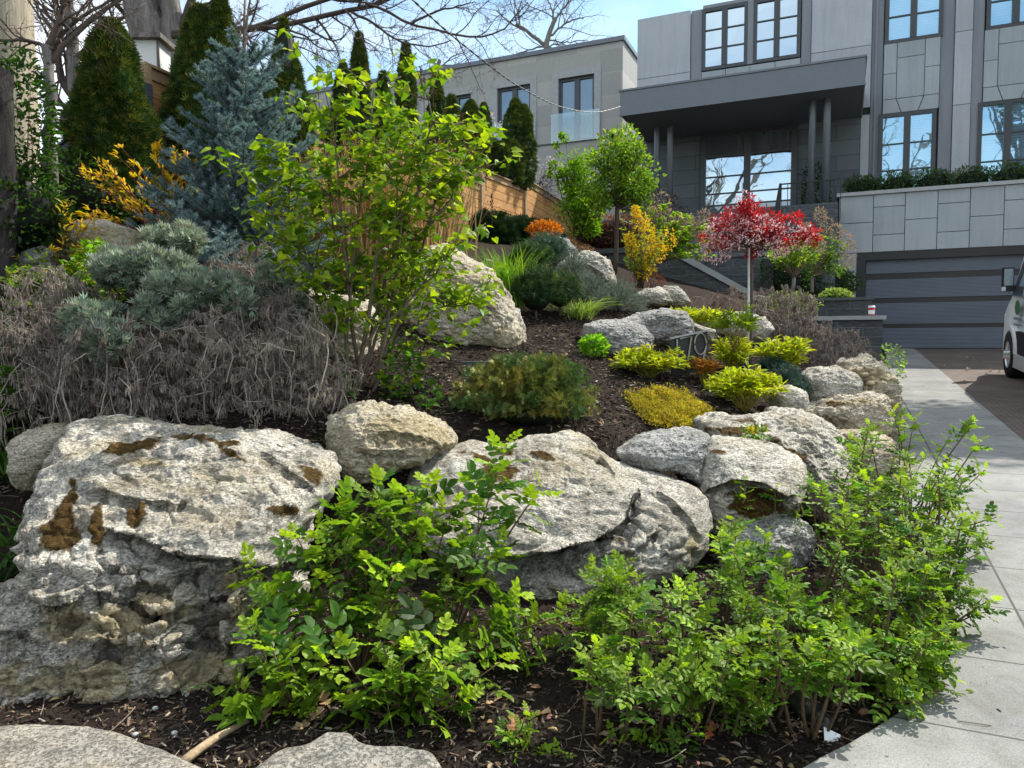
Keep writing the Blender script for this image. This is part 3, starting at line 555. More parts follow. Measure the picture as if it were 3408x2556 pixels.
fence('wooden_fence', [Fq(t) for t in ts], tp, 1.95, MT['cedarwood'], MT['cedarpost'], 'stained cedar board fence stepping along behind the garden hedge')
q0 = CF+np.array([.05, -.05]); e = np.array([-.71, .70])
fence('grey_fence', [tuple(q0+e*t) for t in (0.02, 2.4, 4.8, 7.2, 9.6, 12., 14.4)], [(cz-.25, cz-.3), (cz-.3, cz-.35), (cz-.35, cz-.4), (cz-.4, cz-.45), (cz-.45, cz-.5), (cz-.5, cz-.55)], 2.0, MT['greyfence'], MT['greyfence'], 'dark grey horizontal board fence behind the left cedar')
post = thing('bird_house', (*Fq(-.05), cz), 'weathered white bird box with a flat wooden lid above the fence corner', 'bird house')
bb = P(153, 66, 9.3); bx = bb+np.array([0, 0, 0])
g = G().box((bx[0]-.15, bx[1]-.16, bx[2]-.08), (bx[0]+.15, bx[1]+.15, bx[2]+.25)); build('box', g, MT['white'], post)
g = G().box((bx[0]-.20, bx[1]-.24, bx[2]+.252), (bx[0]+.21, bx[1]+.2, bx[2]+.31)); build('lid', g, MT['barkgrey'], post)
g = G().box((bx[0]+.13, bx[1]-.175, bx[2]-.08), (bx[0]+.16, bx[1]-.161, bx[2]+.25)); build('corner_trim', g, MT['barkgrey'], post)
# ---------------------------------------------------------------- garden stair and dark retaining walls
cw = lambda px, py, s: np.array(hs(px, py, s))
s = 15.0; A = cw(667, 245.5, s); B = cw(783, 309, s); A0 = cw(588, 248, s)
st_ = thing('stone_stair', Wv(np.array([A[0], s, 2.])), 'dark ledgestone stair wall with sloping pale coping beside the garden', 'stair')
o = lambda a, b, c: (a, s+c, b); g = G(); g.prism([(A0[0], .5), (B[0], .5), (B[0], B[1]-.1), (A[0], A[1]-.1), (A0[0], A[1]-.1)], o, 1, .35, fr=Wv); build('stair_wall', g, MT['dkstone'], st_)
g = G(); g.prism([(A[0]-.04, A[1]-.1), (B[0]+.1, B[1]-.16), (B[0]+.1, B[1]-.05), (A[0]-.0, A[1]+.02)], lambda a, b, c: (a, s-.05+c, b), 1, .45, fr=Wv); build('sloping_coping', g, MT['cap'], st_)
build('level_coping', G().box((A0[0]-.1, s-.05, A[1]-.1), (A[0]-.045, s+.4, A[1]-.0), Wv), MT['dkcap'], st_)
for k in range(9):
    t = k/9; v = A[0]+(B[0]-A[0])*t; z = A[1]-.2+(B[1]-A[1])*t; build('step', G().box((v, s+.36, z-.9), (v+.5, s+1.9, z-.12), Wv), MT['dkcap'], st_)
s2 = 17.0; a = cw(715, 258, s2); b = cw(775, 258, s2); zt2 = a[1]
bw_ = thing('retaining_wall', Wv(np.array([a[0], s2, 2.])), 'dark layered ledgestone retaining wall behind the stair', 'wall'); build('wall_face', G().box((a[0]-3, s2, .5), (b[0]+1.2, s2+.4, zt2), Wv), MT['dkstone'], bw_); build('coping', G().box((a[0]-3.05, s2-.05, zt2+.002), (b[0]+1.25, s2+.45, zt2+.07), Wv), MT['dkcap'], bw_)
s3 = 16.6; a = cw(588, 236, s3); tw = build('terrace_wall', G().box((a[0]-.2, s3, 1.5), (a[0]+2.6, s3+.3, a[1]), Wv), MT['dkcap'], loc=Wv(np.array([a[0], s3, 1.5]))); tag(tw, 'low dark stone terrace wall under the small pear tree', 'wall')
s4 = 16.2; a = cw(763, 259, s4); b = cw(772.5, 259, s4); pz = Wv(np.array([a[0], s4, 2.]))
lp = thing('gate_post', pz, 'square black post standing beside the stair', 'post'); build('post', G().box((a[0], s4, 1), (b[0]+.02, s4+.22, a[1]), Wv), MT['black'], lp); build('post_cap', G().box((a[0]-.02, s4-.02, a[1]+.001), (b[0]+.04, s4+.24, a[1]+.03), Wv), MT['dkcap'], lp)
s5 = 14.0; pr = cw(883, 316, s5); pl_ = cw(822, 316, s5)
pw_ = thing('stone_pier', Wv(np.array([pr[0]-.3, s5, .9])), 'low dark ledgestone end wall with a pale cap under the red cup', 'wall'); g = G().box((pl_[0]-.3, s5, .4), (pr[0], s5+.55, pr[1]-.06), Wv); build('wall_body', g, MT['dkstone'], pw_); build('cap', G().box((pl_[0]-.35, s5-.05, pr[1]-.058), (pr[0]+.05, s5+.6, pr[1]+.01), Wv), MT['cap'], pw_)
a = cw(850, 300, s5+1.6); b = cw(872, 300, s5+1.6); g = G().box((a[0]-1, s5+1.6, .5), (b[0], s5+2, a[1]-.005), Wv); rw = thing('stone_step_wall', Wv(np.array([a[0], s5+1.6, .5])), 'short dark stone wall behind the red cup', 'wall'); build('wall_body', g, MT['dkstone'], rw); build('cap', G().box((a[0]-1.03, s5+1.56, a[1]-.003), (b[0]+.04, s5+2.04, a[1]+.05), Wv), MT['dkcap'], rw)
cu = Wv(np.array([hs(871.5, 315, s5+.2)[0], s5+.2, pr[1]+.011])); cup = thing('coffee_cup', cu, 'red paper coffee cup with a white lid standing on the stone pier', 'cup')
build('cup_body', G().lathe([(.0, 0), (.040, 0), (.055, .14), (.0, .14)], cu, 20), MT['red'], cup, True); build('lid', G().lathe([(.058, .139), (.059, .155), (.053, .158), (.051, .175), (.0, .175)], cu, 20), MT['white'], cup, True); build('printed_mark', G().lathe([(.048, .03), (.0535, .10)], cu+np.array([-.003, -.004, 0]), 20), MT['white'], cup)
# ---------------------------------------------------------------- van
vg = lambda s: GS*s
van = thing('white_van', Wv(np.array([3.5, 13.2, vg(13.2)])), 'white delivery van with black mirror parked facing the garage at the right edge', 'van')
def vf(A):                                    # van frame: v, s, height above the drive
    A = np.array(A, float); A[..., 2] = A[..., 2]+GS*A[..., 1]; return Wv(A)
prof = [(10.2, .42), (15.3, .42), (15.45, .55), (15.42, 1.0), (15.2, 1.18), (15.0, 1.32), (14.55, 2.2), (14.1, 2.5), (10.2, 2.55)]
g = G(); n = len(prof); rings = []
for v, k in ((2.62, .0), (2.60, 0.0), (2.62, 0), (2.75, 0), (4.45, 0), (4.6, 0)): pass
vl = lambda h: 2.6+max(0, h-1.1)*.13
Vt = np.array([[vl(h), s_, h] for s_, h in prof]+[[7.2-vl(h), s_, h] for s_, h in prof]); g.add(vf(Vt), [[j, (j+1) % n, n+(j+1) % n, n+j] for j in range(n)]); g.F.append(('ng', np.arange(n)[::-1])); g.F.append(('ng', np.arange(n, 2*n)))
build('body', g, MT['white'], van)
build('side_window', G().add(vf([[vl(1.35)-.006, 14.2, 1.35], [vl(1.35)-.006, 15.0, 1.35], [vl(2.05)-.006, 14.5, 2.05], [vl(2.05)-.006, 14.2, 2.05], [vl(1.35)+.01, 14.2, 1.35], [vl(1.35)+.01, 15.0, 1.35], [vl(2.05)+.01, 14.5, 2.05], [vl(2.05)+.01, 14.2, 2.05]]), [[0, 1, 2, 3], [4, 5, 6, 7], [0, 1, 5, 4], [1, 2, 6, 5], [2, 3, 7, 6], [3, 0, 4, 7]]), MT['glassdark'], van)
build('lower_trim', G().box((2.57, 12.0, .38), (2.64, 14.7, .78), vf), MT['rubber'], van); build('sill', G().box((2.54, 12.0, .2), (2.66, 14.5, .42), vf), MT['cap'], van)
for s_, ve in ((14.6, 2.52), (11.2, 2.55), (14.6, 4.4), (11.2, 4.4)):
    wl = build('wheel', G().lathe([(.22, 0), (.36, .0), (.38, .05), (.38, .2), (.36, .25), (.22, .25)], (ve, s_, .38), 32, 0, fr=vf), MT['rubber'], van, True)
    build('rim', G().lathe([(.0, -.06), (.07, -.06), (.08, .02), (.21, .03), (.222, .0)], (ve, s_, .38), 24, 0, fr=vf), MT['silver'], wl, True)
an = np.linspace(0, pi, 14); g = G(); pts = [(14.6+.46*cos(q), .42+.44*sin(q)) for q in an]+[(14.6+.38*cos(q), .42+.36*sin(q)) for q in an[::-1]]; g.prism(pts, lambda a, b, c: (2.53+c, a, b), 0, .1, fr=vf); build('wheel_arch', g, MT['white'], van)
mir = build('wing_mirror', G().box((2.46, 14.82, 1.42), (2.62, 14.95, 1.82), vf).box((2.62, 14.86, 1.45), (2.8, 14.93, 1.52), vf), MT['black'], van); build('mirror_glass', G().box((2.475, 14.812, 1.52), (2.605, 14.819, 1.80), vf), MT['glassdark'], mir); build('mirror_lamp', G().box((2.44, 14.80, 1.43), (2.50, 14.90, 1.50), vf), MT['silver'], mir)
an = np.linspace(0, 2*pi, 25)[:-1]; g = G(); g.prism([(14.35+.17*cos(q), 1.16+.12*sin(q)) for q in an], lambda a, b, c: (2.588+c, a, b), 0, .014, fr=vf); build('green_badge', g, MT['green'], van)
g = G().box((2.59, 14.0, .96), (2.598, 14.6, 1.0), vf).box((2.59, 14.0, .87), (2.598, 14.6, .9), vf); build('lettering', g, MT['grey'], van)
# ---------------------------------------------------------------- house number sign
sg = P(690, 352, 7.0); sgn = thing('number_sign', sg-np.array([0, 0, .3]), 'tilted dark metal sign with the raised numerals 179 among yellow foliage', 'sign')
SD = 6.95; q = [P(671, 339, SD), P(707.5, 331, SD+.1), P(709.5, 368.5, SD+.1), P(672, 377, SD)]; b = np.array([.0, .04, 0]); g = G(); g.add(np.array(q+[p+b for p in q]), [[0, 3, 2, 1], [4, 5, 6, 7], [0, 1, 5, 4], [1, 2, 6, 5], [2, 3, 7, 6], [3, 0, 4, 7]]); build('panel', g, MT['signdark'], sgn)
q2 = [P(671.5, 337.6, SD-.02), P(707.8, 329.7, SD+.08), P(707.5, 331.3, SD+.08), P(671.2, 339.2, SD-.02)]; g = G(); g.add(np.array(q2+[p+b*1.6 for p in q2]), [[0, 3, 2, 1], [4, 5, 6, 7], [0, 1, 5, 4], [1, 2, 6, 5], [2, 3, 7, 6], [3, 0, 4, 7]]); build('top_edge', g, MT['cap'], sgn)
tz = lambda zx, zy: P((2050+zx/3.687)/3.328, (950+zy/3.687)/3.328, SD-.012+.1*((2050+zx/3.687)/3.328-671)/37)
st3 = lambda *pp_: G().tube(np.array([tz(*p) for p in pp_]), .0085, 6)
build('numeral', st3((748, 660), (752, 900)), MT['bronze'], sgn); build('numeral', st3((785, 655), (925, 625), (880, 930)), MT['bronze'], sgn)
rr = [(1035+72*sin(t), 718-132*cos(t)) for t in np.linspace(0, 2*pi, 22)]; build('numeral', G().tube(np.array([tz(*p) for p in rr]), .0085, 6).tube(np.array([tz(1104, 760), tz(1050, 985)]), .0085, 6), MT['bronze'], sgn)
for zx in (760, 1060): build('stake', G().tube(np.array([tz(zx, 950), tz(zx, 1200)])+[0, .03, 0], .008, 6), MT['black'], sgn)
# spotlight and dark garden lamp
sp = hit(816, 712); sl_ = thing('spot_light', sp, 'black bullet garden spotlight lying in the mulch near the paving edge', 'garden light'); ax_ = nrm(np.array([.55, -.75, -.15])); pa = P(797, 703, 2.75); pb = P(828, 733, 2.58)
build('housing', G().tube(np.array([pa, pa+(pb-pa)*.05, pa+(pb-pa)*.5, pa+(pb-pa)*.55, pa+(pb-pa)*.62, pa+(pb-pa)*.9, pb]), [.0, .058, .058, .035, .046, .044, .02], 18), MT['black'], sl_, True)
build('ground_spike', G().tube(np.array([pa*.4+pb*.6, pa*.4+pb*.6+[0, .02, -.2]]), .012, 8), MT['black'], sl_)
lb = hit(743, 376); lm = thing('path_light', lb, 'black hooded garden light standing between the yellow clumps', 'garden light'); lz_ = P(743, 344, lb[1])[2]; hh = lz_-lb[2]
build('lamp_body', G().lathe([(0, -.05), (.055, -.05), (.058, hh*.55), (.03, hh*.6), (.035, hh*.72), (.045, hh*.75), (.03, hh*.92), (0, hh)], lb, 16), MT['black'], lm, True)
# flat slate in front of the big upright boulder
q = P(494, 363, 6.55); g = G(); pts = [(-.30, -.07), (.05, -.11), (.29, -.06), (.27, .09), (-.28, .1)]; g.prism(pts, lambda a, b_, c: (q[0]+a, q[1]+b_, q[2]-.035+c), 2, .05); tag(build('slate_slab', g, MT['dkcap'], loc=q), 'thin flat slab of grey slate lying below the tall pale boulder', 'slab')
# plastic tag
q = P(833, 742, 2.5); g = G(); g.add([q+[-.03, 0, .0], q+[.02, .0, -.03], q+[.035, .02, .01], q+[-.02, .03, .035], q+[-.03, 0, .004], q+[.02, .0, -.026], q+[.035, .02, .014], q+[-.02, .03, .039]], [[0, 1, 2, 3], [4, 5, 6, 7], [0, 1, 5, 4], [1, 2, 6, 5], [2, 3, 7, 6], [3, 0, 4, 7]]); tag(build('plastic_scrap', g, MT['white'], loc=q), 'crumpled scrap of white plastic in the mulch below the spotlight', 'litter')
# ---------------------------------------------------------------- boulders
def boulder(label, px, d, tf=.5, tb=.5, lean=0., res=1.0, mat='rock', amp=.05, fr=3., craggy=.3, ledges=(), moss=(), sd=0, e=.75, strata=0., name='boulder', cat='boulder', group='limestone boulders of the rockery', lich=.0, darkbase=0., e2=.9, lb=None, zk=None, cb=None, face=None, holes=()):
    pts = [P(x, y, d) for x, y in px]; zc = np.mean([p[2] for p in pts])
    lb = lean if lb is None else lb; cb = craggy if cb is None else cb
    if zk is not None: zc = P(*zk, d)[2]
    YF = lambda z: d+np.where(z > zc, lean, lb)*(z-zc)
    for _ in range(3):
        pts = []
        for x, y in px:
            r = ray(x, y); r = r/r[1]; k_ = lean if CZ+r[2]*d > zc else lb; Y = (d+k_*(zc*-1+CZ))/(1-k_*r[2]); Y = min(max(Y, d-1.2), d+1.8); pts.append(r*Y+[0, 0, CZ])
        if zk is None: zc = np.mean([p[2] for p in pts])
    Q = np.array(pts); q = Q[:, [0, 2]]
    a = q; b = np.roll(q, -1, 0); cr = a[:, 0]*b[:, 1]-b[:, 0]*a[:, 1]; A = cr.sum()/2; c = ((a+b)*cr[:, None]).sum(0)/(6*A)
    nt_ = int(360*res); th = np.arange(nt_)*2*pi/nt_; ang = np.arctan2(q[:, 1]-c[1], q[:, 0]-c[0]); rad = np.hypot(q[:, 0]-c[0], q[:, 1]-c[1])
    Rr = np.zeros(nt_)
    for k, t in enumerate(th):
        dx = np.array([cos(t), sin(t)]); E = b-a; w = a-c; den = dx[0]*E[:, 1]-dx[1]*E[:, 0]; den = np.where(np.abs(den) < 1e-9, 1e-9, den)
        tt = (w[:, 0]*E[:, 1]-w[:, 1]*E[:, 0])/den; uu = (w[:, 0]*dx[1]-w[:, 1]*dx[0])/den; ok = (uu >= -1e-6) & (uu <= 1+1e-6) & (tt > 0); Rr[k] = tt[ok].max() if ok.any() else rad.mean()
    kw = max(3, nt_//60); ker = np.hanning(kw+2)[1:-1]; ker /= ker.sum(); Rr = np.convolve(np.concatenate([Rr[-kw:], Rr, Rr[:kw]]), ker, 'same')[kw:-kw]
    nf = int(150*res); nb_ = int(40*res); ph = np.concatenate([np.linspace(-pi/2, 0, nb_, endpoint=False), np.linspace(0, pi/2, nf)])
    rho = np.cos(ph).clip(0)**e; eta = np.where(ph > 0, np.abs(np.sin(ph))**e2*tf, -np.abs(np.sin(ph))**e2*tb)
    x = c[0]+rho[:, None]*Rr*np.cos(th); z = c[1]+rho[:, None]*Rr*np.sin(th); y = YF(z)-eta[:, None]
    V = np.stack([x, y, z], -1).reshape(-1, 3); m = len(ph)
    i = np.arange(m-1)[:, None]*nt_; j = np.arange(nt_)[None]; k = (j+1) % nt_; F = np.stack([i+j, i+nt_+j, i+nt_+k, i+k], -1).reshape(-1, 4)
    def normals(V):
        g3 = V.reshape(m, nt_, 3); dt = np.roll(g3, -1, 1)-np.roll(g3, 1, 1); dp = np.gradient(g3, axis=0); n = np.cross(dt, dp); n = nrm(n); n[-1] = n[-3]; n[0] = n[2]; n = n.reshape(-1, 3)
        return n*np.sign(((V-[c[0], d, c[1]])*n).sum(1).mean())
    Nn = normals(V); sz = max(np.ptp(q[:, 0]), np.ptp(q[:, 1])); scl = fr/sz
    p = V*scl*[1, 1, 1.25]+sd*3.7
    D = amp*sz*(1.0*fbm(p, 3, sd)+.35*fbm(p*2.7, 3, sd+5, ridge=True))
    V = V+Nn*D[:, None]
    PX, PY = proj(V); front = np.clip(-Nn[:, 1]*2+.6, 0, 1); dark = np.zeros(len(V)); cdep = np.zeros(len(V))
    wob = 7*fbm(V*3.5, 2, sd+40)
    for Lp, dep, wdt in ledges:
        Lp = np.array(Lp, float); o_ = np.argsort(Lp[:, 0]); lx, ly = Lp[o_, 0], Lp[o_, 1]; yy_ = np.interp(PX, lx, ly)+wob; t = PY-yy_
        tap = np.clip((PX-lx[0])/12, 0, 1)*np.clip((lx[-1]-PX)/12, 0, 1)
        inn = np.where(t > 0, np.clip(t/8, 0, 1)**.8*np.exp(-np.clip(t-8, 0, None)/wdt), 0)*tap*front
        lip = np.where(t <= 0, np.exp(t/(wdt*.5)), np.clip(1-t/8, 0, 1))*tap*front
        V[:, 1] += dep*inn-.22*dep*lip; dark = np.maximum(dark, .35*inn*(t < 12)); cdep = np.maximum(cdep, inn)  # shade just below each lip is painted into the colour too
    for hx, hy, rx, ry, dep in holes: rr = ((PX-hx+wob)/rx)**2+((PY-hy+wob)/ry)**2; q_ = np.exp(-rr**1.3)*front; V[:, 1] += dep*q_; dark = np.maximum(dark, np.where(dep > 0, .55*q_, 0))  # hollows also get shade painted into their colour
    Nn = normals(V); f1, f2, cid = worley(V*[7, 7, 11]*(1.8/max(sz, .7))+.35*np.stack([fbm(V*6, 2, 50), fbm(V*6, 2, 51), fbm(V*6, 2, 52)], 1), sd)
    bot = np.clip((PY-np.interp(PX, *np.array(face, float).T))/14, 0, 1) if face else np.clip((zc-V[:, 2])/(.12*sz)+.5, 0, 1); cg = craggy+(cb-craggy)*bot; cragm = np.clip(cg+(cdep*.3), 0, 1); cr_ = np.clip(f2-f1, 0, .35)/.35
    D = cragm*.035*min(sz, 1.6)*(cr_-1)*(.5+.5*fbm(V*3, 2, sd+7)+.5)
    D += cragm*.030*min(sz, 1.6)*cid*np.clip(cr_*2.2, 0, 1); f1b, f2b, cidb = worley(V*[17, 17, 27]*(1.8/max(sz, .7))**.5+.5*fbm(V*9, 2, 61)[:, None], sd+3); D += cragm*.013*cidb*np.clip((f2b-f1b)*5, 0, 1)-cragm*.010*np.clip(.12-(f2b-f1b), 0, .12)*8
    D += (.005+.012*cg)*min(sz, 1.5)*fbm(V*[9, 9, 16], 4, sd+9, .6)
    pit = fbm(V*[26, 26, 44], 3, sd+11, .6); D += -.010*min(1, sz)*np.clip(.08-pit, 0, 1)*(.6+cg)
    if strata:
        ph_ = V[:, 2]*9+.9*fbm(V*2.2, 3, sd+13)+.25*V[:, 0]; fr_ = ph_-np.floor(ph_); D += strata*.03*(np.clip(fr_*1.3, 0, 1)-.5)*(.3+.7*bot)
    V = V+Nn*D[:, None]
    # weathering masks; the blue one also holds painted shade
    nz = fbm(V*8, 4, sd+20)+.45*fbm(V*34, 3, sd+21); Cc = np.zeros((len(V), 3)); Nn = normals(V)
    for (mx, my, rx, ry, *kk) in moss:
        kind = kk[0] if kk else 0; rot = kk[1] if len(kk) > 1 else 0; dx = PX-mx; dy = PY-my; c_, s_ = cos(rot), sin(rot); rr = np.hypot((dx*c_+dy*s_)/rx, (-dx*s_+dy*c_)/ry)
        val = np.clip((.98-rr+(.75 if kind == 0 else .6)*nz)*(4 if kind == 0 else 2), 0, 1)*front; Cc[:, kind] = np.maximum(Cc[:, kind], val)
        if kind == 0: V = V+Nn*(val*.004*(1+.8*fbm(V*60, 2, 77)))[:, None]
    if lich: Cc[:, 1] = np.maximum(Cc[:, 1], np.clip((nz*1.2+lich-.3)*2, 0, 1)*lich)
    Cc[:, 2] = np.maximum(dark, np.clip(np.clip(.1-Nn[:, 2], 0, 1)*1.6+nz*.8, 0, 1)*darkbase)  # painted shade: ledges and hollows, plus faces that turn downward
    g = G().add(V, F, Cc); loc = np.array([c[0], d, Q[:, 2].min()])
    o = build(name, g, MT[mat], smooth=True, loc=loc); return tag(o, label, cat, group)
# big front left boulder with an overhanging slab
boulder('largest pale boulder at the front left with a dark cave-like hollow under its slab',
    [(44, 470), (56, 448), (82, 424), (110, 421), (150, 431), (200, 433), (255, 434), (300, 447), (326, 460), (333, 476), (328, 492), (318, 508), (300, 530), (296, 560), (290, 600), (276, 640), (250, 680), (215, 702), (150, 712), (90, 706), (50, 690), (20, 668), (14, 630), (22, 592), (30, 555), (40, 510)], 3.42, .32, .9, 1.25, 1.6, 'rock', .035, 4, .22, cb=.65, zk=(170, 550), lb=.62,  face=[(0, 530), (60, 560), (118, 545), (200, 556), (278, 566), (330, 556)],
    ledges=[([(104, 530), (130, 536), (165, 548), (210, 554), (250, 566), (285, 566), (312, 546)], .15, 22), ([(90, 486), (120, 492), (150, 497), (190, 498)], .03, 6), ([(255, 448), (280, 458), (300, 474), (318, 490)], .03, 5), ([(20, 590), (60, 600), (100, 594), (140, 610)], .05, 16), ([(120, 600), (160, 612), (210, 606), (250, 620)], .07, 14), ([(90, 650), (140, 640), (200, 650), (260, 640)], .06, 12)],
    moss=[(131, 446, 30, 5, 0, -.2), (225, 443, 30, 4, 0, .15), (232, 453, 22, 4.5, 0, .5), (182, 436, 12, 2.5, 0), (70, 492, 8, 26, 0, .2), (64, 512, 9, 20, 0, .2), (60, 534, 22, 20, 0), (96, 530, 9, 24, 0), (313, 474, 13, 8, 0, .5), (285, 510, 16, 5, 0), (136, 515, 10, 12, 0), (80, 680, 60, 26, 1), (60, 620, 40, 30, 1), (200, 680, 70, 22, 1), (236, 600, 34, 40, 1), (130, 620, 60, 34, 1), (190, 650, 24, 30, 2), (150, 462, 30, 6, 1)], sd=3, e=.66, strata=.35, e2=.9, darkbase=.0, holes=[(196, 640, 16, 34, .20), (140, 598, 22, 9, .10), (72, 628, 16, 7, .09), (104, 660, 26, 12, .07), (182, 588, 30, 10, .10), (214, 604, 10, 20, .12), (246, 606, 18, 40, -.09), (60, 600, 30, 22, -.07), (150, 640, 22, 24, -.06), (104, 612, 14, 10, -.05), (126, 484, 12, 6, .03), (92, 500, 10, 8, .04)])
boulder('low pale rock shelf at the foot of the largest boulder on its left side', [(-60, 600), (0, 598), (35, 585), (62, 578), (78, 590), (82, 620), (100, 640), (110, 668), (104, 700), (60, 712), (10, 700), (-60, 690)], 3.22, .3, .6, .3, .9, 'rock', .05, 4, .55, ledges=[([(-20, 625), (20, 628), (50, 640), (70, 660)], .05, 10)], moss=[(40, 680, 60, 22, 1), (70, 660, 22, 20, 1)], sd=23, e=.65, darkbase=.2)
boulder('smooth tan boulder half hidden in leaves behind the largest boulder', [(22, 440), (35, 428), (60, 424), (78, 430), (72, 450), (60, 470), (48, 490), (30, 488), (22, 470)], 4.45, .25, .3, .3, .6, 'rocktan', .05, 3, .15, moss=[(30, 470, 8, 25, 2)], sd=5)
boulder('ochre boulder with slanting cracks beside the middle rose bush', [(333, 415), (350, 408), (375, 406), (410, 410), (435, 420), (450, 432), (457, 442), (440, 452), (420, 462), (390, 472), (372, 480), (350, 482), (338, 470), (333, 445)], 4.55, .4, .4, .35, .8, 'rocktan', .05, 4, .25, ledges=[([(365, 430), (395, 432), (430, 440), (450, 448)], .03, 6), ([(350, 448), (380, 452), (410, 450)], .03, 6)], moss=[(390, 425, 55, 14, 1), (400, 440, 40, 12, 1)], sd=8, lich=.5, strata=.4)
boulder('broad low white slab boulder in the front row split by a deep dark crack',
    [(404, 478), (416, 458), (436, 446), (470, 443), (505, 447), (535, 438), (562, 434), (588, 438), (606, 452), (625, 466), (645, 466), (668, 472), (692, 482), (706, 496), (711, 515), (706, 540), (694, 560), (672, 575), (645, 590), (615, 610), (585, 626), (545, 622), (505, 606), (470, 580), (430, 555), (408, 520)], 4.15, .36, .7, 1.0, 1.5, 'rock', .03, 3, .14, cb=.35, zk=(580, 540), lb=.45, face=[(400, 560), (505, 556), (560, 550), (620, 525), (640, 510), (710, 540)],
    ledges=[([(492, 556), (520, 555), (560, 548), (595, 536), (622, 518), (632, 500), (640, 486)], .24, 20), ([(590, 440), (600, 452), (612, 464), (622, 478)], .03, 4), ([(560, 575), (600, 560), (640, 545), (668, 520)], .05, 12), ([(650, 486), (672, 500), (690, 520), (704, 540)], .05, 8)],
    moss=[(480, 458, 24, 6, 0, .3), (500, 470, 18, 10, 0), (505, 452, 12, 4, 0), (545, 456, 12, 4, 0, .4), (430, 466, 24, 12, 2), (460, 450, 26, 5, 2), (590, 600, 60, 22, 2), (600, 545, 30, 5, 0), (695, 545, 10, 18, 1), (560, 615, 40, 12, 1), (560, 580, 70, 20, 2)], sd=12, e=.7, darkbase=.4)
boulder('dark grey speckled boulder squeezed in behind the middle dome', [(615, 452), (640, 436), (665, 430), (690, 428), (706, 432), (712, 452), (700, 470), (706, 490), (690, 478), (660, 468), (628, 470)], 4.85, .3, .3, .4, .6, 'rockgrey', .045, 3, .15, moss=[(650, 455, 40, 16, 2), (690, 455, 16, 18, 2)], sd=17)
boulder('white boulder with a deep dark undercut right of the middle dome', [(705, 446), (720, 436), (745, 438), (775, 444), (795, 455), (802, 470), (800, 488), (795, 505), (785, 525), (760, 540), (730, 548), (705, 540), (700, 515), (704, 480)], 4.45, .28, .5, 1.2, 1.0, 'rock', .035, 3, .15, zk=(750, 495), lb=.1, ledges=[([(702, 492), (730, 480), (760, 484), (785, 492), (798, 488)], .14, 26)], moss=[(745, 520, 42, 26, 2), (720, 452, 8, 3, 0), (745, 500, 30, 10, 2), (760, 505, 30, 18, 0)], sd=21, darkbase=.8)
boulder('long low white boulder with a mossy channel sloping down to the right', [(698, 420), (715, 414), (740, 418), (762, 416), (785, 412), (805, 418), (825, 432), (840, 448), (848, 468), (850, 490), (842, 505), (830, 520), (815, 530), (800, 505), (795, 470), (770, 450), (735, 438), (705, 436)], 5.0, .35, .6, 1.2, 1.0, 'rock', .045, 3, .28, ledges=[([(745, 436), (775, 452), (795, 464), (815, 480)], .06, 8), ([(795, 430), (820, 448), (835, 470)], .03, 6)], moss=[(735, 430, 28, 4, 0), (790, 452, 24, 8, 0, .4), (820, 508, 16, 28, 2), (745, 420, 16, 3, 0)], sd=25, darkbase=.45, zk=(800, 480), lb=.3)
boulder('round white stone next to the lowest yellow clump on the right', [(770, 392), (778, 387), (792, 386), (803, 390), (806, 402), (805, 416), (790, 418), (772, 414)], 6.5, .2, .3, .2, .5, 'rock', .05, 3, .2, sd=27)
boulder('oval grey boulder wedged below the round white stone', [(770, 408), (795, 410), (815, 416), (832, 424), (842, 438), (840, 452), (825, 450), (800, 440), (775, 430), (764, 418)], 5.9, .3, .35, .35, .6, 'rock', .05, 3, .25, sd=29, darkbase=.3)
boulder('white boulder beside the blue-green juniper tuft', [(800, 376), (812, 368), (835, 366), (850, 372), (860, 382), (858, 396), (840, 404), (815, 408), (802, 400)], 7.2, .3, .35, .25, .6, 'rock', .045, 3, .22, sd=31, darkbase=.2)
boulder('small white rock between the juniper tuft and the ochre crag', [(855, 378), (868, 370), (880, 376), (884, 388), (878, 398), (860, 402), (856, 392)], 7.25, .2, .25, .2, .45, 'rock', .06, 3, .2, sd=33)
boulder('tall ochre crag at the corner of the bed next to the paving', [(838, 368), (845, 362), (860, 358), (868, 356), (878, 360), (887, 368), (889, 385), (890, 410), (890, 450), (886, 478), (872, 486), (855, 470), (860, 440), (862, 410), (850, 390)], 7.3, .4, .5, .1, .8, 'rocktan', .06, 4, .5, ledges=[([(850, 380), (865, 376), (880, 384)], .06, 9)], moss=[(868, 375, 22, 14, 1), (880, 440, 12, 30, 1)], sd=35, strata=.6, lich=.4)
boulder('flat ledge rock with bright yellow lichen left of the ochre crag', [(800, 410), (818, 400), (840, 394), (862, 390), (880, 396), (886, 412), (882, 432), (868, 444), (845, 440), (815, 430), (802, 420)], 6.9, .35, .4, .3, .8, 'rocktan', .05, 4, .35, ledges=[([(810, 414), (835, 412), (862, 416)], .05, 8)], moss=[(842, 402, 22, 5, 1), (862, 400, 14, 5, 1), (835, 404, 10, 3, 0), (840, 430, 30, 10, 2)], sd=37, strata=.4)
boulder('golden brown flat boulder partly under the right rose leaves', [(818, 445), (835, 434), (860, 430), (885, 434), (892, 450), (890, 470), (875, 490), (850, 490), (828, 470)], 6.1, .35, .4, .3, .7, 'rocktan', .05, 3, .3, moss=[(855, 445, 34, 12, 1), (850, 478, 30, 12, 2), (845, 440, 20, 5, 0)], sd=39, darkbase=.4, lich=.6)
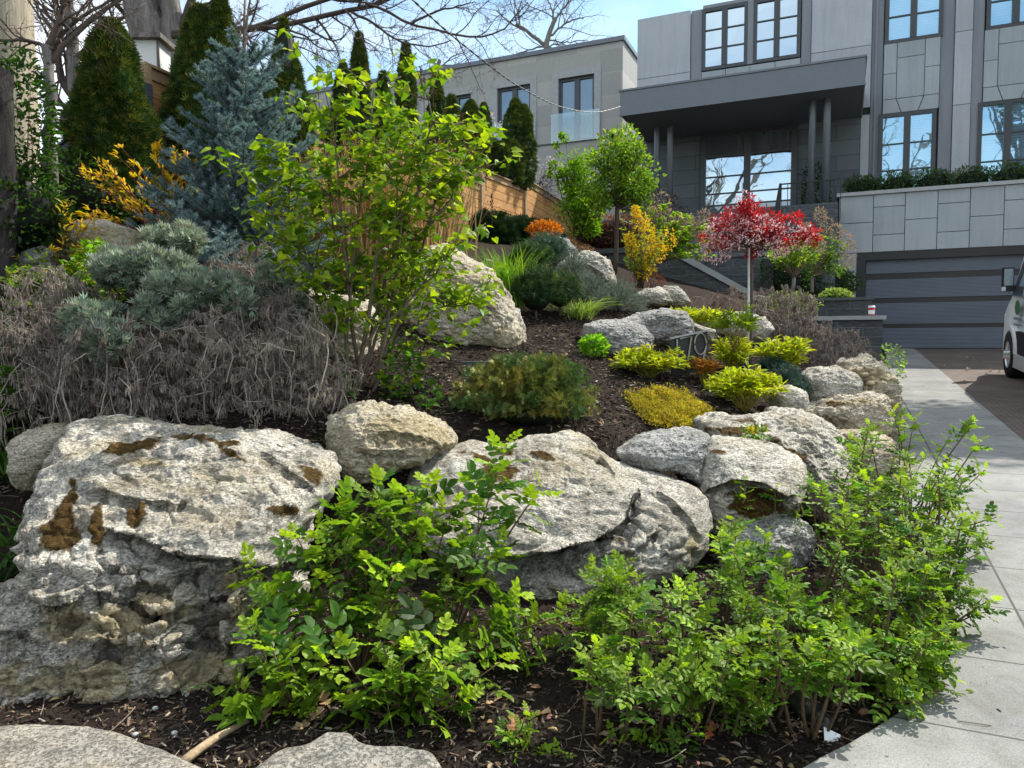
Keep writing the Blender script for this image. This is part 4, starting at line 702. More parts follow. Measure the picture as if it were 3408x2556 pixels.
boulder('grey speckled stone at ground level behind the right rose leaves', [(715, 530), (735, 514), (765, 510), (795, 518), (812, 530), (806, 556), (790, 585), (765, 608), (735, 610), (712, 580)], 4.3, .25, .35, .2, .7, 'rockgrey', .05, 3, .3, moss=[(745, 590, 30, 20, 2)], sd=41, darkbase=.3)
# big upright boulder
boulder('tallest pale upright boulder behind the green lilac stems', [(410, 275), (425, 258), (432, 244), (450, 246), (470, 258), (492, 270), (503, 288), (512, 305), (520, 325), (522, 345), (510, 354), (490, 357), (460, 362), (436, 360), (418, 350), (405, 320)], 7.3, .4, .5, .18, 1.0, 'rocktan', .035, 3, .25, ledges=[([(425, 342), (445, 348), (470, 346)], .05, 9), ([(470, 300), (490, 302), (505, 312)], .02, 8)], moss=[(440, 290, 30, 26, 1)], sd=43, lich=.25)
boulder('narrow grey rock leaning on the right side of the tallest boulder', [(508, 305), (520, 308), (525, 325), (528, 348), (515, 356), (506, 350), (506, 325)], 7.35, .15, .25, .05, .5, 'rock', .04, 3, .3, sd=45, darkbase=.2)
boulder('pale boulder mostly hidden behind the grey dried shrub and lilac stems', [(270, 300), (300, 290), (340, 292), (372, 300), (378, 330), (372, 370), (330, 372), (285, 362)], 6.3, .35, .4, .1, .7, 'rocktan', .04, 3, .25, sd=47)
boulder('rounded grey boulder left of the number sign', [(582, 345), (584, 325), (600, 320), (625, 320), (645, 326), (654, 338), (652, 352), (640, 362), (618, 364), (598, 360)], 7.6, .4, .4, .2, .8, 'rockgrey', .035, 3, .18, moss=[(615, 352, 30, 12, 2)], sd=49, darkbase=.35)
boulder('pair of grey humped boulders in one mass behind the number sign', [(618, 322), (640, 312), (665, 309), (685, 313), (692, 325), (690, 342), (668, 348), (645, 345), (625, 335)], 8.1, .35, .4, .2, .7, 'rockgrey', .04, 3, .2, ledges=[([(640, 318), (665, 316), (685, 322)], .04, 5)], sd=51, darkbase=.3)
boulder('low white rock right behind the number sign', [(685, 320), (700, 326), (715, 330), (712, 342), (692, 342)], 8.2, .2, .3, .2, .4, 'rock', .04, 3, .2, sd=52)
boulder('white knobbly boulder at the foot of the blue grey lavender', [(634, 296), (645, 289), (658, 288), (668, 293), (672, 303), (660, 308), (640, 308)], 9.6, .25, .3, .2, .5, 'rock', .05, 3, .2, sd=53)
boulder('round pale boulder in front of the dark stair wall', [(655, 292), (665, 286), (676, 287), (686, 296), (692, 304), (680, 308), (665, 307)], 9.9, .25, .3, .2, .5, 'rock', .05, 3, .2, sd=55)
boulder('long pale ridge rock sloping down under the forsythia', [(558, 266), (568, 257), (582, 252), (596, 254), (608, 262), (616, 276), (618, 290), (604, 290), (588, 284), (570, 284), (558, 278)], 10.6, .35, .4, .2, .7, 'rock', .045, 3, .3, ledges=[([(568, 262), (590, 266), (610, 284)], .06, 5)], sd=57)
boulder('small jagged pale rock under the orange shrub', [(545, 240), (556, 236), (568, 240), (578, 250), (575, 262), (560, 262), (548, 254)], 11.5, .25, .3, .15, .5, 'rockgrey', .06, 3, .4, sd=59)
boulder('white rock half covered by dried grey stems behind the stake', [(715, 318), (740, 312), (765, 316), (772, 330), (760, 342), (730, 342), (716, 334)], 9.2, .3, .4, .3, .6, 'rock', .05, 3, .2, sd=61)
boulder('cream boulder at the upper left behind the grey-green foliage', [(62, 240), (72, 228), (90, 222), (110, 222), (128, 228), (142, 238), (152, 256), (150, 275), (110, 280), (75, 275), (62, 258)], 6.6, .4, .45, .2, .8, 'rocktan', .04, 3, .2, moss=[(100, 235, 34, 10, 1)], sd=63)
boulder('small violet grey rock left of the cream boulder', [(26, 262), (34, 252), (46, 248), (58, 246), (66, 256), (62, 270), (40, 274), (28, 272)], 6.2, .25, .3, .2, .5, 'rockgrey', .04, 3, .2, sd=65)
# flat edging stones at the front
def flagst(label, px, zt, h, sd, mat='flag'):
    pts = [gpl(x, y, zt) for x, y in px]; pts = np.array(pts); cx = pts.mean(0); n = len(pts)
    m = 120; seg = np.linspace(0, n, m, endpoint=False); k = seg.astype(int) % n; f = (seg-seg.astype(int))[:, None]; ring = pts[k]*(1-f)+pts[(k+1) % n]*f
    ker = np.ones(5)/5; ring = np.stack([np.convolve(np.r_[ring[-2:, q], ring[:, q], ring[:2, q]], ker, 'valid') for q in range(3)], 1)
    rr = [.0, .2, .4, .55, .7, .82, .9, .95, .985, 1.0, 1.01, 1.0, .97]; zz = [.01, .01, .008, .006, .004, .0, -.004, -.008, -.014, -.025, -.05, -h*.8, -h]
    V = np.concatenate([cx+(ring-cx)*r_+[0, 0, z_] for r_, z_ in zip(rr, zz)]); V = np.repeat(V.reshape(len(rr), m, 3), 1, 0).reshape(-1, 3)
    V[:, 2] += .018*fbm(V*4, 4, sd)+.006*fbm(V*16, 3, sd+3); V[:, :2] += .012*np.stack([fbm(V*7, 3, sd+5), fbm(V*7, 3, sd+6)], 1)
    i = np.arange(len(rr)-1)[:, None]*m; j = np.arange(m)[None]; k = (j+1) % m; F = np.stack([i+j, i+m+j, i+m+k, i+k], -1).reshape(-1, 4)[:, ::-1]; Cc = np.zeros((len(V), 3)); Cc[:, 1] = .25*np.clip(fbm(V*3, 3, sd+9)*3, 0, 1)
    return tag(build('edging_stone', G().add(V, F, Cc), MT[mat], smooth=True, loc=cx), label, 'stone', 'flat natural edging stones')
flagst('wide flat grey-tan edging stone in the bottom left corner', [(-80, 724), (0, 722), (60, 722), (95, 724), (130, 734), (170, 746), (205, 764), (230, 800), (150, 850), (-80, 850)], .05, .1, 3)
flagst('cream edging stone with a raised hump at the bottom centre', [(252, 762), (280, 745), (310, 737), (325, 728), (345, 730), (360, 740), (400, 743), (430, 750), (442, 764), (450, 800), (400, 850), (230, 850)], .10, .16, 9)
# ---------------------------------------------------------------- plants
def lerp(a, b, t): return a+(b-a)*t
def bez(a, m, b, n=7):
    t = np.linspace(0, 1, n)[:, None]; return (1-t)**2*a+2*t*(1-t)*m+t*t*b
BR = (.11, .075, .045)
def put(g, tpl, pos, d, up, sc, col): 
    if len(pos): inst(g, tpl[0], tpl[1], np.asarray(pos), frames(np.asarray(d), np.asarray(up)), sc, col)
def rose(label, shoots, size=.09, dens=1.0, dark=0., name='rose_bush', mat='leaf', young=(.36, .50, .03), old=(.055, .15, .018), group='green rose bushes in the front bed', spread=.1):
    c0 = np.mean([s[0] for s in shoots], 0); rt = thing(name, c0, label, 'rose bush', group); gs, gl = G(), G(); pos, dr, up, sc, cl = [], [], [], [], []
    def rosette(p, ax, k, s_, yg):
        az = rng.random()*6.28
        e1 = nrm(np.cross(ax, [.3, .2, 1])); e2 = np.cross(ax, e1)
        for q in range(k):
            a = az+q*2.4; f = q/max(k-1, 1); o_ = nrm(cos(a)*e1+sin(a)*e2+ax*lerp(1.0, .05, f)+np.array([0, 0, .15])); pos.append(p-ax*.02*q*s_/.09); dr.append(o_); up.append(nrm(ax+rng.normal(size=3)*.25+[0, 0, .8])); sc.append(s_*lerp(.55, 1.1, f)*(.85+.3*rng.random())); t = yg*(1-.75*f)
            cl.append(np.array(old)*(1-t)+np.array(young)*t)
    for b, tpt in shoots:
        b = np.array(b, float)
        for _ in range(40):
            if b[1] > 9 or (inside(b[:1], b[1:2], BED)[0] and pdist(b[:1], b[1:2], EDGE)[0] > .09): break
            b[:2] += [-.04, .015]
        b[2] = min(b[2], float(H(b[0], b[1])[0])); tp = np.array(tpt, float); Lh = np.linalg.norm(tp-b); m = (b+tp)/2+rng.normal(size=3)*[spread, spread, .03]*Lh*1.2+[0, 0, .08*Lh]; st = bez(b, m, tp, 8); tn = nrm(np.gradient(st, axis=0))
        gs.tube(st, np.linspace(.0065, .0028, 8)*(.8+.5*rng.random()), 5, np.array([BR])*np.linspace(.8, 1.5, 8)[:, None])
        yg = .55+.45*rng.random(); rosette(tp, tn[-1], 7, size, yg)
        nl = int(Lh/.045*dens)
        for t in np.linspace(.35, .93, max(nl, 3)):
            if rng.random() > t*t*1.1: continue
            i = t*7; k = int(i); p = lerp(st[k], st[min(k+1, 7)], i-k); rd = rdir(1)[0]; rd[2] = abs(rd[2])*.5; pos.append(p); dr.append(nrm(rd+.3*tn[k])); up.append(UP+rng.normal(size=3)*.3); sc.append(size*(.45+.75*rng.random())); tq = rng.random()**2*.5*t; cl.append(np.array(old)*(1-tq)+np.array(young)*tq)
        for _ in range(int((.6+2.2*rng.random())*dens)):
            t = .3+.6*rng.random(); i = t*7; k = int(i); p = st[k]; rd = rdir(1)[0]; rd[2] = abs(rd[2])*.7+.2; q = p+nrm(rd+.6*tn[k])*(.06+.12*rng.random())*max(Lh, .4)/.5; gs.tube(bez(p, (p+q)/2+[0, 0, .01], q, 4), [.003, .0026, .0022, .0018], 4, BR); rosette(q, nrm(q-p+np.array([0, 0, .05])), 5+int(rng.random()*3), size*.88, yg*rng.random())
    cl = np.array(cl)*(1+.26*rng.normal(size=(len(cl), 1))); put(gl, COMP, np.array(pos), dr, up, np.array(sc), np.clip(cl, .005, .9))
    build('stem', gs, MT['stem'], rt, True); build('foliage', gl, MT[mat], rt); return rt
def poly_tips(poly, n, lift=(70, 120), dj=.25, floor=742):
    poly = np.array(poly, float); out = []; x0, y0 = poly.min(0); x1, y1 = poly.max(0)
    while len(out) < n:
        x = x0+rng.random()*(x1-x0); y = y0+rng.random()*(y1-y0)
        if not inside(np.array([x]), np.array([y]), poly)[0]: continue
        b = hit(x+rng.normal()*18, min(y+lift[0]+(lift[1]-lift[0])*rng.random(), floor)); dpt = b[1]+rng.normal()*dj*.3
        tp = P(x, y, max(dpt, 2.3)); 
        if tp[2] < H(tp[0], tp[1])[0]+.05: tp[2] = H(tp[0], tp[1])[0]+.1
        out.append((b-[0, 0, .02], tp))
    return out
def shoot(bx, by, tx, ty, dd=0): b = hit(bx, by); return (b-[0, 0, .02], P(tx, ty, b[1]+dd))
A = [shoot(440, 668, x, y, d) for x, y, d in [(507, 444, .5), (540, 490, .5), (478, 486, .4), (455, 505, .3), (500, 548, .3), (470, 536, .2), (520, 600, .1), (556, 618, .0), (548, 645, 0), (480, 640, 0), (462, 560, .2), (445, 595, 0)]]
A += [shoot(360, 680, x, y, d) for x, y, d in [(430, 480, .5), (398, 495, .4), (380, 482, .4), (342, 503, .3), (318, 530, .2), (296, 534, .1), (248, 566, .1), (330, 570, .1), (362, 545, .2), (420, 545, .2), (395, 575, 0), (385, 612, 0), (300, 602, 0), (262, 596, 0), (345, 520, .25), (410, 515, .35), (440, 515, .3)]]
A += [shoot(300, 715, x, y, 0) for x, y in [(250, 628), (272, 645), (290, 660), (222, 696), (250, 690), (285, 700), (310, 720), (330, 660), (270, 715)]]
A += [shoot(400, 722, x, y, 0) for x, y in [(345, 655), (380, 640), (405, 655), (445, 662), (430, 690), (468, 700), (400, 700), (352, 706), (440, 640), (500, 662)]]
rose('tall bright green rose bush in front of the two largest front boulders', A, .165, .5)
rose('bushy green rose bush at the bottom centre right of the bare mulch patch', poly_tips([(590, 565), (620, 552), (650, 575), (690, 580), (700, 640), (680, 695), (600, 695), (582, 660), (578, 600)], 30, (50, 110)), .098, .65)
rose('dense rose bush in front of the small grey speckled stone', poly_tips([(722, 520), (760, 515), (790, 545), (840, 570), (860, 620), (850, 660), (800, 680), (740, 700), (690, 680), (690, 600), (715, 560)], 50, (50, 110)), .094, .65)
B = poly_tips([(830, 430), (880, 425), (905, 440), (930, 470), (965, 440), (975, 460), (960, 500), (985, 520), (970, 560), (900, 580), (840, 560), (830, 500), (800, 480)], 66, (70, 130)); B += [shoot(900, 560, x, y, d) for x, y, d in [(893, 412, .3), (975, 422, .2), (950, 436, .2), (980, 440, 0), (997, 517, -.1), (985, 545, -.1), (985, 470, .1), (850, 440, .4), (868, 425, .4), (915, 418, .3), (960, 505, 0)]]
rose('tall rose bush at the back of the row leaning out over the paving', B, .085, .7)
rose('rose bush at the paving edge with arching shoots reaching over the slabs', poly_tips([(860, 575), (930, 570), (960, 590), (950, 640), (960, 690), (940, 720), (900, 690), (860, 680), (845, 630)], 30, (40, 90), .2, 715)+[shoot(930, 640, x, y, -.05) for x, y in [(975, 588), (990, 600), (960, 582), (985, 612), (950, 612)]]+[shoot(925, 690, x, y, -.05) for x, y in [(950, 672), (945, 700), (930, 705)]], .088, .7)
rose('single rose shoot in the shaded gap below the white undercut boulder', [shoot(772, 560, x, y, 0) for x, y in [(745, 492), (760, 510), (775, 488), (790, 505), (805, 512), (770, 520)]], .07, .7)
rose('small rose sprig at the bottom edge beside the oak leaf', [shoot(515, 752, x, y, 0) for x, y in [(500, 750), (515, 742), (540, 755), (555, 762)]], .08, .5)
rose('low rose sprig in the bottom right corner of the mulch', [shoot(640+q, 750, x, y, 0) for q, x, y in [(0, 610, 738), (5, 662, 742), (10, 690, 752), (20, 640, 760), (30, 700, 720)]], .075, .6)
rose('young rose plant at the far left above the dried shrub', poly_tips([(32, 236), (95, 218), (100, 262), (95, 290), (40, 300), (0, 290), (0, 262)], 34, (25, 45), .3)+[shoot(20, 262, 20, 215), shoot(22, 262, 34, 206), shoot(20, 262, 8, 222)], .085, .9, young=(.35, .42, .02), group='rose plants on the upper left slope')
rose('green leafy shrub filling the dark corner at the left edge', poly_tips([(-20, 290), (20, 300), (28, 380), (20, 420), (-20, 430)], 30, (30, 70), .3), .09, .9, group='rose plants on the upper left slope', young=(.10, .2, .02))

# generic foliage cloud
def cloud(g, c, rad, n, tpl, size, col, alt=None, p=.3, shell=.6, upw=.3, lump=.25, fl=3., zmin=None, a=.25, rnd=.5, lsd=0):
    c = np.array(c, float); rad = np.broadcast_to(np.array(rad, float), (3,)); d = rdir(n); r = rng.random(n)**(1/3); r = np.where(rng.random(n) < shell, 1-.22*rng.random(n), r)
    r = r*(1+lump*vn(d*fl+5.1*lsd, lsd+2)); pos = c+d*rad*r[:, None]
    if zmin is not None: k = pos[:, 2] > zmin; pos, d = pos[k], d[k]
    k = len(pos); dd = nrm(d/rad)+rnd*rng.normal(size=(k, 3)); dd[:, 2] += upw
    t = vary(col, k, a, alt, p); put(g, tpl, pos, dd, nrm(rng.normal(size=(k, 3))*.5+[0, 0, 1]), size*(.7+.6*rng.random(k)), t); return pos
def shrub(name, label, cat, base, c, rad, n, tpl, size, col, alt=None, mat='leaf', group=None, stems=8, stemc=BR, sr=.006, core=None, **k):
    rt = thing(name, base, label, cat, group); base = np.array(base, float); g = G(); rad = np.broadcast_to(np.array(rad, float), (3,))
    pos = cloud(g, c, rad, n, tpl, size, col, alt, **k)
    if core:
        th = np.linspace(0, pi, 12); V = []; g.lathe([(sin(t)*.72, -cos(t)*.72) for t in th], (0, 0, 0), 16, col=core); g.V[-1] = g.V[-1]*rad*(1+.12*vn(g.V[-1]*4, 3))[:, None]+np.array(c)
    build('foliage', g, MT[mat], rt)
    if stems:
        gs = G()
        for q in range(stems): tp = pos[int(rng.random()*len(pos))]; gs.tube(bez(base+rng.normal(size=3)*[.04, .04, 0]*rad[0]*2, (base+tp)/2+rng.normal(size=3)*.1*rad, tp, 6), np.linspace(sr, sr*.4, 6), 5, stemc)
        build('stem', gs, MT['stem'], rt, True)
    return rt
# ---- arborvitae
def cedar(label, pc, ytop, ybase, wpx, d, n, peaks=None, lean=0, gname='columnar cedars along the fence'):
    top = P(pc, ytop, d); bz = P(pc, ybase, d); b = bz.copy(); hgt = top[2]-b[2]; r0 = wpx/2/FL*d; rt = thing('cedar_tree', b, label, 'cedar', gname)
    prof = lambda h: np.clip(np.where(h < .1, .85+h*1.5, np.where(h < .5, 1.0, 1-(np.clip(h-.5, 0, 1)/.5)**2.3*.9)), .03, 1)
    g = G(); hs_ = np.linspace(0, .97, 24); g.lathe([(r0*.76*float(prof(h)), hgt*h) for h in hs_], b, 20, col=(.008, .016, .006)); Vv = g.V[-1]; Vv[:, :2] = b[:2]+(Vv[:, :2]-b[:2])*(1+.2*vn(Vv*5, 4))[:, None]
    pk = peaks or [(0, 1, 1)]
    for dx, hf, wf in pk:
        m = int(n*hf*wf/sum(q[1]*q[2] for q in pk)*1.); h = rng.random(m)**.85; az = rng.random(m)*2*pi; rr = r0*wf*prof(h)*(1+.30*vn(np.stack([np.cos(az)*1.6, np.sin(az)*1.6, h*hgt*2.2], 1)+dx*9, 6)+.16*vn(np.stack([np.cos(az)*5, np.sin(az)*5, h*hgt*7], 1), 9))*(1-.25*rng.random(m)**2)
        pos = np.stack([b[0]+dx*r0+rr*np.cos(az), b[1]+rr*np.sin(az), b[2]+h*hgt*hf], 1); d3 = np.stack([np.cos(az)*.55, np.sin(az)*.55, np.full(m, .9)], 1)+rng.normal(size=(m, 3))*.3
        t = .5+.5*vn(pos*3.5, 12); col = np.array([.034, .075, .016])*(1+.5*rng.normal(size=(m, 1))*.4)*(.6+.8*t[:, None]); yel = (rng.random(m) < .16+.25*h)[:, None]; col = np.where(yel, np.array([.13, .15, .02])*(.7+.6*rng.random((m, 1))), col)
        sl_ = .035*(d/8)**.5+r0*.11; put(g, SP5, pos, d3, nrm(rng.normal(size=(m, 3))+np.stack([np.cos(az), np.sin(az), np.zeros(m)], 1)*.8), sl_*(.7+.6*rng.random(m)), np.clip(col, .004, .5))
    build('foliage', g, MT['needle'], rt); build('trunk', G().tube([b-[0, 0, .4], b+[0, 0, hgt*.5]], [.06, .03], 8), MT['bark'], rt, True); return rt
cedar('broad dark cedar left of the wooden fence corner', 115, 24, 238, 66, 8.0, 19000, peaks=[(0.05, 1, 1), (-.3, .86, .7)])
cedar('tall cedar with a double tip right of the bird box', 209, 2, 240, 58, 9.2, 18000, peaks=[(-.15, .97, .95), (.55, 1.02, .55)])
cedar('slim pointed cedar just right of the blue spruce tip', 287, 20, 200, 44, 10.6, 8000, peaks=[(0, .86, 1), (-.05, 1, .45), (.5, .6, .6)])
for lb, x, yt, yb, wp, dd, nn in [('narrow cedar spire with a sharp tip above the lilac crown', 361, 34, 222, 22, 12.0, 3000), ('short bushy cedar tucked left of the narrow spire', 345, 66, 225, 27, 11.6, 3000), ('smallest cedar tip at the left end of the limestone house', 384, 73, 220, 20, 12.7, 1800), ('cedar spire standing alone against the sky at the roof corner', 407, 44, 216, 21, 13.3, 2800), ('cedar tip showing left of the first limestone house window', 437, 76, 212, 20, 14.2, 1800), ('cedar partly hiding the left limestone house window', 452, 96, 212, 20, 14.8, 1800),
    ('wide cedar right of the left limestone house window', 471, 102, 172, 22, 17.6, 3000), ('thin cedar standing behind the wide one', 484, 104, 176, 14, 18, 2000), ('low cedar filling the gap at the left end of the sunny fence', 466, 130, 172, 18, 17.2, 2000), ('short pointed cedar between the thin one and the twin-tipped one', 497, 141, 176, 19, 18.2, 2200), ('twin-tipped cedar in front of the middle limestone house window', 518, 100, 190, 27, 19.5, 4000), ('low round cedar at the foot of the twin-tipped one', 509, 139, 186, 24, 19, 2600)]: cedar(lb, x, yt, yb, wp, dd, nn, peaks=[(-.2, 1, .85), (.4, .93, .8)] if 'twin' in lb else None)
# ---- blue spruce
def spruce():
    b = P(238, 300, 7.0); top = P(245, -6, 7.0); hgt = top[2]-b[2]; rt = thing('blue_spruce', b, 'silvery blue spruce with a bare leader left of the green lilac', 'spruce tree'); gt, gn = G(), G()
    ax = lambda h: b+(top-b)*h; gt.tube([ax(h) for h in np.linspace(0, 1, 12)], np.linspace(.05, .008, 12), 8, (.16, .11, .08)); pos, dr, cl, sc = [], [], [], []
    def needles(p, q, n, ln, c):
        t = rng.random(n)[:, None]; ax_ = nrm(q-p); side = nrm(np.cross(rng.normal(size=(n, 3)), ax_)); pos.append(p+(q-p)*t); dr.append(nrm(side+ax_*.75+np.array([0, 0, .15]))); cl.append(vary(c, n, .16)); sc.append(ln*(.8+.4*rng.random(n)))
    for w_ in range(26):
        h = .02+.76*(w_/25.)**1.0; nb = 9 if w_ < 16 else 6; Lb = (1-h)**.8*.86+.07
        for k in range(nb):
            az = k*2*pi/nb+w_*1.9+rng.normal()*.25; L_ = Lb*(.65+.55*rng.random()); up = .25+.45*h+rng.normal()*.1; d0 = nrm(np.array([cos(az), sin(az), up])); p0 = ax(h); p1 = p0+d0*L_+[0, 0, -.05*L_]; m = (p0+p1)/2+[0, 0, -.08*L_]; ln = bez(p0, m, p1, 6); gt.tube(ln, np.linspace(.010, .004, 6), 4, (.14, .10, .08))
            c = np.array([.20, .30, .34])*(.8+.35*rng.random()) if True else 0
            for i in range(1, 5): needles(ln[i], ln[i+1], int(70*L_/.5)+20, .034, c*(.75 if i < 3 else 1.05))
            for i in range(1, 6):
                for sgn in (-1, 1):
                    sd = nrm(np.array([-sin(az)*sgn, cos(az)*sgn, .1+.25*rng.random()])+d0*.9); q = ln[i]+sd*L_*(.32-.04*i)*(.7+.6*rng.random()); gt.tube([ln[i], q], [.004, .002], 3, (.14, .10, .08)); needles(ln[i], q, int(130*np.linalg.norm(q-ln[i])/.15*.8)+20, .032, c*(1.0+.15*rng.random()))
    for hh_ in (.80, .84, .88): 
        for k in range(4): az = k*1.6+hh_*40; p = ax(hh_); q = p+np.array([cos(az)*.12, sin(az)*.12, .16]); gt.tube([p, q], [.006, .003], 4, (.22, .17, .15)); needles(p, q, 60, .018, np.array([.22, .27, .28]))
    for k in range(9): p = ax(.76+.026*k); q = ax(.786+.026*k); needles(p, q, 26, .016, np.array([.26, .26, .26]))
    pos = np.concatenate(pos); dr = np.concatenate(dr); T = np.array([[0, -.06, 0], [0, .06, 0], [.7, .05, 0], [1, 0, 0], [.7, -.05, 0]]); put(gn, (T, [[0, 4, 3, 2], ]), pos[:0], dr[:0], pos[:0], .1, np.zeros((0, 3)))
    inst(gn, np.array([[0, -.075, 0], [.2, .09, 0], [1, 0, 0]]), [[0, 1, 2]], pos, frames(dr, rdir(len(pos))), np.concatenate(sc)*1.1, np.concatenate(cl))
    build('trunk', gt, MT['stem'], rt, True); build('foliage', gn, MT['needle'], rt)
spruce()
# ---- lilac
def lilac():
    b = hit(352, 390); D = b[1]; rt = thing('lilac_bush', b, 'large bright green lilac bush with several bare stems and brown seed heads', 'lilac'); gs, gl, gd = G(), G(), G(); ends = []
    mains = [((345, 385), (330, 330), (300, 250), (262, 190)), ((350, 388), (350, 320), (345, 240), (330, 120)), ((362, 390), (372, 330), (395, 250), (420, 130)), ((356, 388), (365, 340), (410, 300), (455, 250)), ((366, 390), (385, 350), (430, 310), (478, 300)), ((340, 385), (338, 330), (335, 260), (318, 70)), ((370, 388), (400, 320), (430, 230), (445, 140)), ((348, 386), (345, 340), (355, 250), (375, 90)), ((372, 388), (392, 300), (405, 220), (390, 160)), ((352, 388), (330, 300), (290, 220), (282, 165)), ((366, 388), (400, 260), (450, 200), (460, 170)), ((360, 388), (380, 240), (425, 180), (432, 105))]
    for mp_ in mains:
        oy = rng.normal()*.25; pts = np.array([P(x, y, D+oy*(i/3.)) for i, (x, y) in enumerate(mp_)]); pts[0] = [b[0]+rng.normal()*.08+(mp_[0][0]-352)*.006, b[1]+rng.normal()*.06, b[2]-.05]; t = np.linspace(0, 3, 14); ln = np.array([lerp(pts[min(int(q), 2)], pts[min(int(q), 2)+1], q-min(int(q), 2)) for q in t]); ln[1:-1] = (ln[:-2]+ln[1:-1]*2+ln[2:])/4; ln += .012*rng.normal(size=ln.shape)
        gs.tube(ln, np.linspace(.016, .004, 14)*(.8+.4*rng.random()), 7, np.array([[.20, .17, .13]])*np.linspace(1, .7, 14)[:, None])
        for i in range(5, 14):
            for _ in range(3 if i > 8 else 2):
                d0 = rdir(1)[0]; d0[2] = abs(d0[2])*.6+.15; L_ = .14+.22*rng.random(); q = ln[i]+nrm(d0)*L_; gs.tube(bez(ln[i], (ln[i]+q)/2+[0, 0, -.02], q, 4), [.005, .004, .003, .0022], 4, (.15, .12, .08)); ends.append((ln[i], q))
                if rng.random() < .6: q2 = q+nrm(rdir(1)[0]+[0, 0, .3])*.13; gs.tube([q, q2], [.0025, .0018], 4, (.15, .12, .08)); ends.append((q, q2))
    for x, y in [(440, 300), (450, 315), (470, 322), (425, 335), (410, 345), (490, 305), (460, 335), (440, 345), (420, 370), (400, 380), (405, 395)]: p = P(x, y, D-.25+rng.random()*.3); ends.append((p+[-.12, .05, -.08], p))
    pos, dr, up, sc, cl = [], [], [], [], []
    for p, q in ends:
        k = 8
        for j in range(k):
            t = .3+.7*j/(k-1); a = rng.random()*6.28; o_ = nrm(np.array([cos(a), sin(a), -.1-.5*rng.random()])+.4*nrm(q-p)); pos.append(lerp(p, q, t)+o_*.018+rng.normal(size=3)*.03); dr.append(o_); up.append(nrm(np.array([0, -.2, 1])+rng.normal(size=3)*.45)); sc.append(.064*(.6+.7*rng.random())); w_ = rng.random()**1.6; cl.append(np.array([.09, .20, .015])*(1-w_)+np.array([.42, .52, .02])*w_)
    put(gl, HEART, np.array(pos), dr, up, np.array(sc), np.array(cl)*(1+.12*rng.normal(size=(len(cl), 1)))); build('stem', gs, MT['stem'], rt, True); build('foliage', gl, MT['leaf'], rt)
    for x, y in [(317, 52), (421, 78), (424, 90), (433, 84), (445, 130), (463, 125), (455, 150), (486, 168), (492, 205), (330, 190), (350, 160)]:
        q = P(x, y, D+.15*rng.normal()); g = G(); n = 90; h = rng.random(n); pos = q+np.stack([rng.normal(size=n)*.018*(1.2-h), rng.normal(size=n)*.018*(1.2-h), (h-.5)*.16], 1); put(g, LEAF, pos, rdir(n)+[0, 0, .5], rdir(n), .014, vary((.10, .055, .05), n, .3)); g.tube([q-[0, 0, .16], q+[0, 0, .07]], [.003, .002], 4, (.1, .06, .05)); build('seed_head', g, MT['dry'], rt)
lilac()
